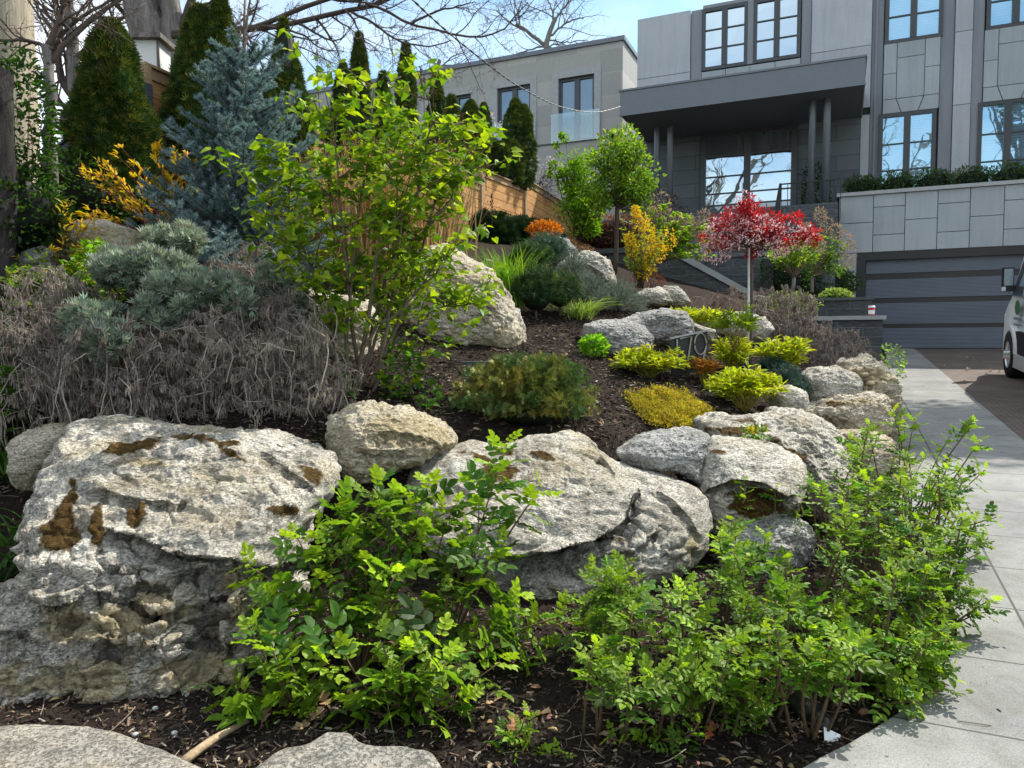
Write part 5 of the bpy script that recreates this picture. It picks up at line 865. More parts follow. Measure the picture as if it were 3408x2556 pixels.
# ---- dried grey sub-shrubs with drooping withered leaves
def dried(label, px, n, d_of, group, hpx=(60, 140), tass=(.10, .05), col=(.30, .26, .225), thick=.0042, twig=4, name='dried_shrub', dens=17):
    poly = np.array(px, float); x0, y0 = poly.min(0); x1, y1 = poly.max(0); rt = None; gs, gl = G(), G(); pos, dr, sc, cl = [], [], [], []; c0 = P(*poly.mean(0), d_of(*poly.mean(0))); rt = thing(name, c0-[0, 0, .4], label, 'dried shrub', group); k = 0
    while k < n:
        x = x0+rng.random()*(x1-x0); y = y0+rng.random()*(y1-y0)
        if not inside(np.array([x]), np.array([y]), poly)[0]: continue
        k += 1; d = d_of(x, y)+.15*rng.normal(); tp = P(x, y, d); a = rng.random()*6.28; L_ = .2+.45*rng.random(); b = tp+np.array([-.5*(tp[0]-c0[0])*rng.random()+.12*cos(a), .22*rng.random(), -L_]); zg = float(H(b[0], b[1])[0]); b[2] = max(b[2], zg-.03) if b[2] < zg else b[2]
        m = (b+tp)/2+np.array([.22*cos(a), .16*sin(a), .05+.2*rng.random()]); ln = bez(b, m, tp, 7)+.011*rng.normal(size=(7, 3)); sc_ = .6+.9*rng.random(); gs.tube(ln, np.linspace(thick, thick*.4, 7)*sc_, 4, np.array(col)*(.9+1.0*rng.random()))
        for _ in range(twig):
            i = 2+int(rng.random()*4.9); e = ln[i]+np.array([rng.normal()*.06, rng.normal()*.06, .01+.05*rng.random()]); gs.tube([ln[i], (ln[i]+e)/2+[0, 0, .012], e], [thick*.4, thick*.35, thick*.25], 3, np.array(col)*1.1)
            m_ = dens; tt = rng.random((m_, 1)); pos.append(lerp(ln[i], e, tt)+rng.normal(size=(m_, 3))*.006); dr.append(np.stack([rng.normal(size=m_)*.22, rng.normal(size=m_)*.22, -np.ones(m_)], 1)); sc.append(tass[0]*(.4+.6*rng.random(m_))*.5); cl.append(vary(np.array(col)*(.55+.6*rng.random()), m_, .2))
        m_ = dens*2; tt = .8+.2*rng.random(m_)**.5; ii = (tt*6).astype(int).clip(0, 5); pos.append(ln[ii]+rng.normal(size=(m_, 3))*.008); dr.append(np.stack([rng.normal(size=m_)*.25, rng.normal(size=m_)*.25, -np.ones(m_)], 1)); sc.append(tass[0]*(.4+.6*rng.random(m_))*.55); cl.append(vary(np.array(col)*(.6+.6*rng.random()), m_, .2))
    pos = np.concatenate(pos); put(gl, (np.array([[0, -.05, 0], [.5, -.09, .02], [1, 0, -.02], [.5, .09, 0], [0, .05, 0]]), [[0, 1, 3, 4], [1, 2, 3, 3]][:1]+[[1, 2, 3, 3]]), pos[:0], pos[:0], pos[:0], .1, np.zeros((0, 3)))
    T = np.array([[0, 0, 0], [.5, -.09, .03], [1, 0, -.02], [.55, .09, 0]]); inst(gl, T, [[0, 1, 2, 3]], pos, frames(np.concatenate(dr), rdir(len(pos))), np.concatenate(sc), np.concatenate(cl)); build('stem', gs, MT['stem'], rt, True); build('foliage', gl, MT['dry'], rt); return rt
dl = lambda x, y: 4.75+max(0, (330-y))*.008
GD = 'dried grey shrubs on the left slope'
dried('grey dried shrub hanging over the left end behind the tan boulder', [(4, 300), (20, 262), (50, 258), (90, 285), (130, 330), (130, 400), (100, 425), (50, 420), (10, 405), (5, 350)], 250, dl, GD)
dried('widest grey dried shrub with drooping withered leaves above the largest boulder', [(120, 310), (160, 325), (200, 300), (240, 300), (250, 410), (200, 428), (130, 424), (110, 370)], 260, dl, GD)
dried('grey dried shrub between the spruce and the lilac stems', [(240, 290), (290, 270), (330, 330), (340, 385), (320, 424), (240, 428), (225, 350)], 240, lambda x, y: dl(x, y)+.1, GD)
dried('upper grey dried twigs rising behind the grey-green foliage', [(180, 300), (215, 250), (285, 240), (300, 290), (240, 330)], 80, lambda x, y: 5.6, GD)
GR = 'dried grey shrubs along the stair'
dr_ = lambda x, y: 10.5-.02*(y-285)
dried('brown dried shrub in front of the dark stair wall left of the stake', [(700, 295), (745, 285), (748, 340), (715, 350), (700, 325)], 90, lambda x, y: 10.0, GR, tass=(.12, .05), thick=.005, col=(.26, .21, .18), dens=12)
dried('grey dried shrub right of the stake below the boxwood', [(750, 285), (800, 285), (825, 310), (830, 350), (800, 372), (755, 350)], 190, lambda x, y: 9.6, GR, tass=(.13, .05), thick=.005, col=(.27, .235, .215), dens=14)
dried('grey dried shrub spilling towards the paving in front of the stone pier', [(820, 325), (850, 330), (880, 355), (884, 362), (860, 370), (820, 372)], 110, lambda x, y: 9.0, GR, tass=(.12, .05), thick=.0045, col=(.27, .235, .215), dens=14)
def whorl(name, label, cat, base, tips, tpl, size, k, nodes, col, alt, p=.4, stemc=BR, sr=.005, mat='leaf', group=None, upw=.5, arch=.1, par=None, a=.2, node0=.45, ret=False):
    base = np.array(base, float); rt = par or thing(name, base, label, cat, group); gs, gl = G(), G(); pos, dr = [], []
    for tp in tips:
        tp = np.array(tp, float); Lh = np.linalg.norm(tp-base); b = base+rng.normal(size=3)*[.03, .03, 0]*Lh; ln = bez(b, (b+tp)/2+np.array([rng.normal()*arch*Lh*.6, rng.normal()*arch*Lh*.6, arch*Lh]), tp, 7); gs.tube(ln, np.linspace(sr, sr*.35, 7), 4, stemc)
        tn = nrm(np.gradient(ln, axis=0))
        for t in ([1.]+list(node0+(.97-node0)*rng.random(nodes))):
            i = int(t*6); q = ln[i]+(ln[min(i+1, 6)]-ln[i])*(t*6-i); kk = k if t == 1 else max(2, k-2)
            o_ = nrm(rdir(kk)*[1, 1, .4]+tn[i]*upw+np.array([0, 0, .15])); pos.append(q+o_*size*.15+rng.normal(size=(kk, 3))*size*.2); dr.append(o_)
    pos = np.concatenate(pos); n = len(pos); put(gl, tpl, pos, np.concatenate(dr), nrm(rng.normal(size=(n, 3))*.35+[0, 0, 1]), size*(.6+.7*rng.random(n)), vary(col, n, a, alt, p))
    build('stem', gs, MT['stem'], rt, True); build('foliage', gl, MT[mat], rt); return rt
def tp_(poly, n, d, jit=.2):
    poly = np.array(poly, float); out = []; x0, y0 = poly.min(0); x1, y1 = poly.max(0)
    while len(out) < n:
        x = x0+rng.random()*(x1-x0); y = y0+rng.random()*(y1-y0)
        if inside(np.array([x]), np.array([y]), poly)[0]: out.append(P(x, y, d+jit*rng.normal()))
    return out
GU = 'shrubs on the upper left slope'
b = P(172, 245, 7.2); whorl('dogwood_shrub', 'red stemmed shrub with sparse golden yellow leaf tufts in front of the cedars', 'shrub', b, tp_([(105, 150), (160, 145), (170, 140), (190, 150), (212, 200), (205, 235), (150, 225), (85, 222), (66, 195)], 66, 7.0), leaf1(.34, .2, .1), .062, 6, 2, (.62, .44, .03), (.62, .25, .03), .5, (.16, .05, .035), .006, group=GU, upw=1.1)
b = P(56, 290, 6.2); whorl('dogwood_shrub', 'small shrub with bronze yellow leaves left of the cream boulder', 'shrub', b, tp_([(8, 262), (40, 240), (62, 205), (95, 215), (90, 250), (60, 290), (10, 285)], 34, 6.0), NARROW, .06, 6, 2, (.50, .38, .05), (.50, .20, .05), .5, (.16, .07, .035), .005, group=GU, upw=1.1)
b = P(60, 330, 5.9); whorl('green_shrub', 'bright green leafy shrub in front of the cream boulder', 'shrub', b, tp_([(30, 280), (60, 265), (95, 240), (118, 262), (120, 300), (80, 330), (20, 320), (0, 300)], 110, 5.7), LEAF, .055, 6, 3, (.12, .26, .02), (.42, .50, .03), .6, group=GU)
for lb, c, rd, n in [('dark green shadowy shrub under the broad cedar', (60, 205, 7.6), (.75, .4, .55), 2600), ('dark green shrub between the cedar and the bird box fence', (190, 225, 8.0), (.8, .35, .35), 1800), ('dark green climber leaves in front of the old trunk', (22, 130, 6.2), (.28, .2, .62), 1300), ('dark leafy shrub at the left edge under the climber', (15, 220, 6.1), (.45, .3, .45), 1800)]:
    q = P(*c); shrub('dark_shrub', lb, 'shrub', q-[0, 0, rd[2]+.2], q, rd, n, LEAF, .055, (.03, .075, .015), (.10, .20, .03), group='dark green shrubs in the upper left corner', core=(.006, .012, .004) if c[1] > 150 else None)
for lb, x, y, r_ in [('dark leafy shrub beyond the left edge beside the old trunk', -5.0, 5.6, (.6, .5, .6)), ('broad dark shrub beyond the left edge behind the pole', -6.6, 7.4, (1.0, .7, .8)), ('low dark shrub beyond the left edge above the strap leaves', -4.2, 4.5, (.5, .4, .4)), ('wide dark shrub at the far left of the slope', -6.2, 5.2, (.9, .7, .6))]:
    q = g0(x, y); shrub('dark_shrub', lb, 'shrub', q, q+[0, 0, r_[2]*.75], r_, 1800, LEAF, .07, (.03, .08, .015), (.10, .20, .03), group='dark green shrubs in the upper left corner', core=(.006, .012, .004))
# grey-green artemisia
def feathery(label, items, group, col=(.24, .31, .24), alt=(.42, .47, .37)):
    q = P(*items[0][0]); rt = thing('wormwood_plant', q-[0, 0, .5], label, 'wormwood plant', group); g = G(); gs = G()
    for c, rd, n in [(cc_, (r2*.9, r2*.9, r2*.75), int(n_/15)) for cc0, rd_, n_ in items for cc_, r2 in [((cc0[0]+v_[0]*rd_[0]*FL/cc0[2]*.85, cc0[1]+v_[2]*rd_[2]*FL/cc0[2]*.85, cc0[2]+v_[1]*rd_[1]), min(rd_)*(.30+.40*rng.random())) for v_ in rdir(20)*rng.random((20, 1))**.4]]: pos = cloud(g, P(*c), rd, n, SP3, .05, col, alt, p=.6, lump=.6, fl=4, upw=.7, shell=.35, a=.25); [gs.tube(bez(P(*c)-[0, .0, rd[2]*1.3], P(*c), pos[int(rng.random()*len(pos))], 5), .004, 4, (.2, .19, .16)) for _ in range(3)]
    build('foliage', g, MT['dry'], rt); build('stem', gs, MT['stem'], rt, True)
feathery('silvery grey-green feathery bush spreading over the dried shrub at the left', [((140, 268, 5.2), (.46, .25, .16), 4500), ((205, 290, 5.0), (.44, .25, .15), 4500), ((180, 240, 5.6), (.26, .18, .11), 2000), ((150, 312, 4.9), (.40, .2, .10), 2200)], 'feathery grey-green plants')
feathery('small feathery grey-green tuft low in the dried shrub', [((95, 330, 4.7), (.17, .15, .17), 2600), ((108, 345, 4.6), (.14, .12, .15), 1200)], 'feathery grey-green plants')
feathery('wispy grey-green tuft by the lilac stems behind the dried shrub', [((275, 285, 5.3), (.16, .15, .14), 1200), ((298, 310, 5.2), (.1, .1, .12), 700)], 'feathery grey-green plants')
# strap leaves and grasses
def blades(name, label, cat, bases, n, ln, w, lean, col, alt, droop=.6, mat='leafsoft', group=None, sd_=.05):
    b0 = np.mean(bases, 0); g = G(); V = []; F = []; Cs = []
    for q in range(n):
        b = np.array(bases[int(rng.random()*len(bases))])+rng.normal(size=3)*[sd_, sd_, 0]; L_ = ln*(.55+.6*rng.random()); a = rng.random()*6.28; o_ = np.array([cos(a), sin(a), 0]); le = lean*(.3+rng.random()); t = np.linspace(0, 1, 6)[:, None]; pth = b+o_*L_*(le*t+.35*droop*t**2.2)+np.array([0, 0, 1])*L_*(t*(1-.15*le)-droop*.55*t**2.6); sd = np.array([-sin(a), cos(a), .1*rng.normal()]); ww = w*(1-t**2.2*.93)*(.7+.5*rng.random()); k = len(V)*1
        ring = np.stack([pth-sd*ww/2, pth+[0, 0, -w*.15], pth+sd*ww/2], 1).reshape(-1, 3); F += [[k+3*i+j, k+3*i+j+1, k+3*i+j+4, k+3*i+j+3] for i in range(5) for j in range(2)]; V += list(ring); Cs += [vary(col, 1, .2, alt, .4)[0]]*18
    g.add(np.array(V), F, np.array(Cs)); o = build(name, g, MT[mat], loc=b0); return tag(o, label, cat, group)
GL = 'strap leaved plants at the left edge'
hb = lambda *p: [hit(*q) for q in p]
blades('lily_plant', 'clump of dark green strap leaves left of the tan boulder', 'lily plant', [P(x, y, 4.5) for x, y in [(8, 485), (15, 470), (-4, 470)]], 60, .36, .022, .5, (.03, .09, .015), (.08, .20, .03), .5, group=GL)
blades('lily_plant', 'spreading green strap leaves beside the left edge of the largest boulder', 'lily plant', [P(x, y, 4.0) for x, y in [(18, 560), (8, 545), (26, 538)]], 46, .26, .02, .9, (.05, .14, .025), (.12, .25, .05), .6, group=GL)
blades('lily_plant', 'low dark strap leaves at the left edge above the rock shelf', 'lily plant', [P(x, y, 3.9) for x, y in [(2, 600), (-6, 585)]], 26, .25, .022, .8, (.04, .12, .02), (.10, .22, .04), .6, group=GL)
blades('ornamental_grass', 'tall dry tan ornamental grass standing behind the lilac', 'grass clump', [P(x, y, 8.2) for x, y in [(360, 300), (380, 300), (395, 295), (410, 290), (345, 300)]], 1900, 1.75, .016, .2, (.50, .33, .15), (.62, .46, .26), .25, 'dry', 'ornamental grass clumps', .13)
blades('ornamental_grass', 'pale dry ornamental grass at the left foot of the lilac crown', 'grass clump', [P(x, y, 8.6) for x, y in [(325, 290), (335, 285), (425, 270), (440, 260)]], 900, 1.6, .015, .25, (.42, .30, .15), (.50, .42, .25), .3, 'dry', 'ornamental grass clumps', .14)
blades('ornamental_grass', 'fresh light green grass clump between the tall boulder and the dwarf pine', 'grass clump', [P(x, y, 8.4) for x, y in [(503, 308), (512, 306)]], 420, .78, .013, .3, (.16, .32, .03), (.34, .46, .06), .4, 'leafsoft', 'ornamental grass clumps', .08)
blades('ornamental_grass', 'arching pale green grass at the right foot of the dwarf pine', 'grass clump', [P(x, y, 8.6) for x, y in [(575, 322), (583, 320)]], 240, .45, .010, .7, (.22, .33, .08), (.45, .48, .22), .8, 'leafsoft', 'ornamental grass clumps', .06)
blades('bulb_sprout', 'two curled strap leaves of a bulb in the mulch at the lower left', 'bulb plant', [hit(224, 700)], 4, .16, .024, .9, (.10, .20, .05), (.14, .25, .08), .9, sd_=.02)
blades('bulb_sprout', 'single thin upright leaf blade between the bottom stone and the rose', 'bulb plant', [hit(393, 752)], 2, .30, .014, .12, (.12, .24, .05), (.14, .25, .08), .1, sd_=.008)
blades('grass_tuft', 'wispy straw grass tuft at the paving edge below the ochre crag', 'grass tuft', [gpl(897, 482, .0), gpl(903, 470, .0)], 120, .22, .004, .8, (.45, .40, .18), (.5, .5, .3), .9, 'dry', sd_=.05)
for lb, px in [('green strap leaves in front of the ochre boulder on the left', (330, 452)), ('thin green leaf blades at the top edge of the largest boulder', (300, 418))]: blades('bulb_sprout', lb, 'bulb plant', [hit(*px)], 9, .16, .010, .8, (.07, .17, .03), (.12, .25, .05), .7, sd_=.02)
# dwarf pine
def pine(label, items, col, alt, ln=.07, group='small conifers in the rockery', name='dwarf_pine', cat='dwarf pine', core=True, nn=34):
    q = P(*items[0][0]); rt = thing(name, q-[0, 0, items[0][1][2]], label, cat, group); g = G(); gs = G()
    for c, rd, n in items:
        c = P(*c); rd = np.array(rd, float); d = rdir(n); d[:, 2] = np.abs(d[:, 2])*1.0-.35*rng.random(n); tip = c+d*rd*(1+.2*vn(d*3, 5))[:, None]*(.75+.3*rng.random((n, 1)))
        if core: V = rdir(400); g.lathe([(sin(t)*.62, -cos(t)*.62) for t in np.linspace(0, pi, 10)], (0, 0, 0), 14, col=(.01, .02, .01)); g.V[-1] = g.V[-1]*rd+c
        pos = np.repeat(tip, nn, 0); ax = np.repeat(nrm(d+[0, 0, .6]), nn, 0); o_ = nrm(nrm(np.cross(rng.normal(size=pos.shape), ax))+ax*(.3+.9*rng.random((len(pos), 1)))); cc = np.repeat(vary(col, n, .25, alt, .4), nn, 0); pos = pos-ax*rng.random((len(pos), 1))*ln*1.2
        inst(g, np.array([[0, -.03, 0], [.1, .03, 0], [1, 0, 0]]), [[0, 1, 2]], pos, frames(o_, rdir(len(pos))), ln*(.7+.5*rng.random(len(pos))), cc)
        for t_ in tip[:18]: gs.tube([c-[0, 0, rd[2]], c, t_], [.02, .012, .005], 5, (.12, .08, .05))
    build('foliage', g, MT['needle'], rt); build('trunk', gs, MT['bark'], rt, True)
pine('round dark green dwarf pine right of the tallest boulder', [((536, 292, 8.3), (.30, .3, .34), 420), ((560, 292, 8.5), (.24, .25, .28), 260), ((530, 258, 8.8), (.28, .25, .22), 260)], (.035, .085, .03), (.12, .19, .03))
pine('blue-green pine tuft under the orange shrub', [((545, 250, 9.8), (.30, .3, .26), 260), ((520, 268, 9.2), (.25, .25, .2), 150)], (.05, .11, .08), (.10, .18, .12))
pine('small blue-green juniper tuft beside the white boulder on the right', [((782, 378, 7.2), (.19, .18, .16), 220), ((796, 390, 7.0), (.13, .12, .11), 120), ((772, 365, 7.4), (.15, .14, .10), 120)], (.05, .11, .095), (.08, .15, .12), .045)
# lavender-like
def lav(label, c, rd, n, col=(.13, .19, .15), alt=(.22, .28, .22)):
    c = P(*c); rt = thing('lavender_plant', c-[0, 0, rd[2]], label, 'lavender', 'blue grey lavender plants'); g = G(); gs = G(); b = c-[0, 0, rd[2]]
    d = rdir(n); d[:, 2] = np.abs(d[:, 2]); tip = b+d*np.array([rd[0], rd[1], rd[2]*1.9])*(.8+.3*rng.random((n, 1))); 
    for t_ in tip[::3]: gs.tube([b, (b+t_)/2+[0, 0, .02], t_], [.004, .003, .002], 3, (.2, .19, .16))
    m = 16; t = .45+.55*rng.random((n*m, 1)); bb = np.repeat(tip, m, 0); pos = b+(bb-b)*t; ax = nrm(bb-b); o_ = nrm(ax*1.1+rdir(n*m)*.8); inst(g, np.array([[0, -.06, 0], [.5, .07, 0], [1, 0, 0]]), [[0, 1, 2]], pos, frames(o_, rdir(n*m)), .045*(.7+.5*rng.random(n*m)), vary(col, n*m, .2, alt, .5)); build('foliage', g, MT['dry'], rt); build('stem', gs, MT['stem'], rt)
lav('blue grey lavender mound in front of the long pale ridge rock', (618, 294, 9.0), (.36, .3, .20), 420); lav('grey-green lavender at the left end of the ridge rock', (592, 285, 9.4), (.22, .22, .18), 200); lav('wispy grey lavender above the dwarf pine', (572, 262, 10), (.28, .25, .2), 200)
# yew hedge
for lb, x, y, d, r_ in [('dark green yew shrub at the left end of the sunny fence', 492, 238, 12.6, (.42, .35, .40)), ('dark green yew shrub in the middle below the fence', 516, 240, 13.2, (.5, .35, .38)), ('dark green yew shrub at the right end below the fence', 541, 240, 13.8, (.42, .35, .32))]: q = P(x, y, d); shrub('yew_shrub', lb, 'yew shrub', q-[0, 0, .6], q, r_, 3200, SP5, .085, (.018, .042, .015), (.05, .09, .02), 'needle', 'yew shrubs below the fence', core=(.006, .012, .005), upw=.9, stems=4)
q = P(545, 231, 11.9); shrub('spirea_shrub', 'low orange leaved shrub above the blue-green pine', 'shrub', q-[0, 0, .25], q, (.27, .2, .15), 1500, LEAF, .04, (.50, .16, .02), (.62, .28, .04), stems=6); q = P(557, 238, 11.7)
q = P(582, 258, 11.6); shrub('barberry_shrub', 'small brownish twiggy shrub right of the orange one', 'shrub', q-[0, 0, .3], q, (.24, .2, .2), 600, LEAF, .03, (.20, .09, .05), (.14, .2, .05), stems=22, sr=.005)
q = P(650, 283, 11.5); shrub('barberry_shrub', 'dark red twiggy shrub in front of the stair wall', 'shrub', q-[0, 0, .3], q, (.26, .2, .18), 500, LEAF, .03, (.14, .04, .035), (.22, .08, .05), stems=26, sr=.005)
q = P(655, 212, 18); shrub('barberry_shrub', 'dark purple shrub in front of the porch wall', 'shrub', q-[0, 0, .5], q, (.75, .4, .5), 900, LEAF, .05, (.06, .03, .035), (.10, .05, .05), stems=26, sr=.008)
q = P(610, 235, 16.2); shrub('barberry_shrub', 'reddish brown low hedge behind the pear trunk', 'shrub', q-[0, 0, .4], q, (.9, .3, .45), 2600, LEAF, .05, (.16, .06, .04), (.25, .10, .06), stems=6, core=(.03, .012, .01))
# trees with crowns: pear, columnar tree
def crown_tree(name, label, cat, base, fork, items, n, size, col, alt, limbs, tr=.05, group=None, tpl=LEAF, mat='leaf', barkc=(.10, .08, .06), p=.6):
    base = np.array(base); fork = np.array(fork); rt = thing(name, base, label, cat, group); g = G(); gs = G(); tot = sum(np.prod(r_) for _, r_ in items); pts = []
    for k, (c, r_) in enumerate(items):
        kk = max(4, int(60*np.prod(r_)/tot))
        for v_ in rdir(kk)*rng.random((kk, 1))**.4: rs = min(r_)*(.22+.30*rng.random()); pts.append(cloud(g, c+v_*np.array(r_)*.9, (rs, rs, rs*.8), int(n*np.prod(r_)/tot/kk*(.6+.8*rng.random())), tpl, size, np.array(col)*(.75+.5*rng.random()), alt, p, .3, .5, .4, 3.5, lsd=k))
    pts = np.concatenate(pts); gs.tube(bez(base-[0, 0, .1], (base+fork)/2+[.02, 0, 0], fork, 6), np.linspace(tr, tr*.8, 6), 9, barkc)
    for q in range(limbs):
        tp = pts[int(rng.random()*len(pts))]; m = (fork+tp)/2+[0, 0, -.1*np.linalg.norm(tp-fork)]; ln = bez(fork, m, tp, 8)+.01*rng.normal(size=(8, 3)); ln[0] = fork; gs.tube(ln, np.linspace(tr*.45, tr*.08, 8), 5, barkc)
        for _ in range(3): i = 3+int(rng.random()*4); e = ln[i]+rdir(1)[0]*.25*np.linalg.norm(tp-fork)*.8; gs.tube(bez(ln[i], (ln[i]+e)/2, e, 4), np.linspace(tr*.15, tr*.05, 4), 4, barkc)
    build('crown', g, MT[mat], rt); build('trunk', gs, MT['stem'], rt, True); return rt
crown_tree('pear_tree', 'small round headed tree with fresh green leaves beside the canopy', 'tree', P(615, 268, 13.5), P(617, 208, 13.5), [(P(620, 168, 13.5), (.66, .6, .62)), (P(600, 190, 13.5), (.4, .4, .4)), (P(638, 192, 13.5), (.35, .4, .35))], 4600, .075, (.13, .25, .03), (.42, .52, .06), 22, .045)
crown_tree('columnar_tree', 'upright light green shrub-like tree between the fence and the small pear tree', 'tree', P(580, 262, 14.4), P(579, 240, 14.4), [(P(578, 195, 14.4), (.5, .45, .85)), (P(560, 145, 14.4), (.14, .14, .35)), (P(560, 170, 14.4), (.28, .2, .3)), (P(592, 225, 14.4), (.35, .3, .35))], 5600, .065, (.14, .29, .02), (.36, .50, .04), 30, .04)
crown_tree('blossom_tree', 'small tree with white blossom behind the sunny fence', 'tree', P(530, 230, 21), P(530, 200, 21), [(P(543, 178, 21), (1.1, .5, .6)), (P(492, 140, 21), (.35, .3, .9))], 2200, .06, (.55, .55, .52), (.7, .7, .68), 30, .05, mat='petal')
# forsythia, hydrangeas
b = P(640, 288, 11); f = whorl('forsythia_shrub', 'upright forsythia with golden yellow blossom sprays in front of the stair', 'forsythia', b, tp_([(622, 205), (640, 195), (650, 215), (665, 232), (668, 245), (650, 265), (640, 275), (625, 262), (620, 235)], 46, 11), LEAF, .04, 5, 8, (.22, .32, .04), (.5, .5, .08), .4, node0=.3)
g = G()
for x, y, r_ in [(642, 222, .1), (648, 232, .09), (668, 240, .12), (655, 246, .1), (640, 252, .12), (632, 250, .08), (650, 262, .1), (644, 272, .09), (630, 240, .07), (660, 252, .09), (636, 212, .06)]: cloud(g, P(x, y, 10.95), (r_*1.1, r_, r_*1.4), 150, LEAF, .035, (.85, .58, .015), (.9, .72, .04), .4)
build('blossom', g, MT['petal'], f)
def hydr(label, b, tips, heads, d, n_=8, standard=None, col=(.20, .34, .03), alt=(.45, .52, .06)):
    f = whorl('hydrangea_shrub', label, 'hydrangea', standard if standard is not None else b, tips, LEAF, .085, n_, 3, col, alt, .5, (.22, .17, .12), .009, group='hydrangeas with dried flower heads')
    if standard is not None: build('trunk', G().tube([b, standard], [.035, .03], 8), MT['barkgrey'], f, True)
    for x, y, r_ in heads: g = G(); cloud(g, P(x, y, d), (r_, r_, r_*1.25), 170, LEAF, .035, (.36, .28, .20), (.5, .42, .32), .5, shell=.9); build('flower_head', g, MT['dry'], f)
hydr('hydrangea with dried heads and light green leaves left of the red tree', P(660, 262, 13), tp_([(645, 220), (660, 205), (690, 215), (715, 230), (712, 260), (680, 258), (655, 250)], 60, 13), [(662, 203, .16), (653, 214, .10), (676, 222, .12), (690, 222, .11), (704, 217, .10), (696, 230, .09), (711, 234, .12), (668, 218, .12)], 12.9)
sb = P(793, 292, 12.6); hydr('standard hydrangea with bare stem just right of the red leaved crown', sb, tp_([(770, 240), (800, 232), (818, 245), (815, 262), (785, 270), (765, 262)], 50, 12.6), [(806, 232, .12), (813, 238, .1), (820, 246, .1)], 12.5, 5, P(794, 277, 12.6))
sb = P(812, 292, 13.4); hydr('standard hydrangea with dried heads close to the garage corner', sb, tp_([(800, 240), (830, 235), (848, 250), (850, 270), (825, 282), (800, 272)], 60, 13.4), [(836, 232, .12), (845, 240, .13), (850, 250, .12), (848, 262, .1), (826, 225, .12), (820, 215, .1)], 13.3, 5, P(812, 276, 13.4), (.12, .22, .05), (.25, .36, .06))
# red leaved standard
sk = hit(748, 374); D7 = sk[1]; tpk = P(750, 248, D7)
rd_ = crown_tree('plum_tree', 'small standard tree with crimson leaves and pinkish white blossom tied to a pale stake', 'tree', sk+np.array([.03, .05, 0]), tpk+[.03, .05, 0], [(P(732, 228, D7), (.25, .25, .18)), (P(762, 224, D7), (.26, .26, .17)), (P(750, 215, D7), (.16, .16, .16)), (P(745, 203, D7), (.10, .1, .16)), (P(716, 248, D7), (.16, .15, .12)), (P(785, 232, D7), (.34, .24, .18)), (P(800, 240, D7), (.18, .12, .1)), (P(705, 240, D7), (.1, .1, .08)), (P(757, 245, D7), (.2, .2, .12))], 4000, .045, (.30, .012, .03), (.62, .025, .04), 44, .018, tpl=NARROW, mat='leaf', barkc=(.12, .08, .07))
g = G()
for c, r_, n_ in [((730, 233), (.26, .26, .17), 560), ((757, 231), (.26, .26, .15), 420), ((716, 250), (.16, .15, .13), 300), ((745, 206), (.08, .08, .14), 120), ((785, 238), (.3, .2, .14), 420), ((770, 250), (.2, .15, .08), 160)]: cloud(g, P(*c, D7-.03), r_, n_, LEAF, .026, (.72, .50, .54), (.78, .68, .68), .5)
build('blossom', g, MT['petal'], rd_)
tag(build('plant_stake', G().tube([sk-[0, 0, .1], tpk+[-.01, 0, .0]], .012, 8).lathe([(.014, -.006), (.016, 0), (.014, .006)], (sk+tpk)/2, 10, col=(.05, .05, .05)), MT['stake'], loc=sk, smooth=True), 'straight pale metal stake holding the crimson leaved tree', 'stake')
# shrubs near the garage
GG = 'clipped shrubs by the garage'
q = P(836, 302, 14.6); shrub('boxwood_shrub', 'clipped box shaped variegated shrub left of the red cup', 'boxwood', q-[0, 0, .3], q, (.34, .3, .26), 3800, LEAF, .045, (.20, .28, .08), (.5, .55, .35), group=GG, core=(.01, .02, .006), lump=.06, stems=0, p=.5)
q = P(790, 306, 13.8); shrub('boxwood_shrub', 'loose variegated shrub behind the dried stems', 'boxwood', q-[0, 0, .3], q, (.5, .3, .24), 1800, LEAF, .05, (.18, .25, .07), (.5, .5, .3), group=GG, lump=.2, stems=0, p=.4)
q = P(822, 283, 16); shrub('boxwood_shrub', 'darker green shrub between the garage jamb and the variegated one', 'boxwood', q-[0, 0, .5], q, (.8, .4, .32), 3600, LEAF, .06, (.05, .10, .03), (.12, .2, .06), group=GG, core=(.008, .014, .006), stems=0)
q = P(785, 280, 15.5); shrub('ivy_plant', 'dark green ivy mass beside the black post', 'ivy', q-[0, 0, .5], q, (.55, .3, .6), 2400, LEAF, .06, (.03, .08, .02), (.07, .15, .04), stems=0, core=(.006, .01, .005))
q = P(815, 205, 20.2); shrub('ivy_plant', 'ivy climbing around the right pair of porch columns', 'ivy', q-[0, 0, .9], q, (.38, .4, 1.15), 1500, LEAF, .09, (.04, .09, .035), (.08, .15, .05), stems=5, a=.3)
h0, h1 = P_ = (Wv(np.array([V_(1075, SP+.8, 1200), SP+.8, zp+.32])), Wv(np.array([VR-2, SP+.8, zp+.32]))); 
for k in range(9):
    q = Wv(np.array([V_(1075, SP+.8, 1200)+.35+k*.82, SP+.7, zp+.30])); shrub('boxwood_shrub', ['boxwood at the left end of the planter above the garage', 'boxwood in the planter below the left lower window', 'boxwood in the planter between the two lower windows', 'boxwood in the planter below the right lower window'][min(k//2, 3)], 'boxwood', q-[0, 0, .3], q, (.52, .32, .30+.05*rng.random()), 1500, LEAF, .06, (.07, .13, .05), (.14, .22, .08), group='boxwood hedge plants in the planter', core=(.01, .018, .008), stems=0)
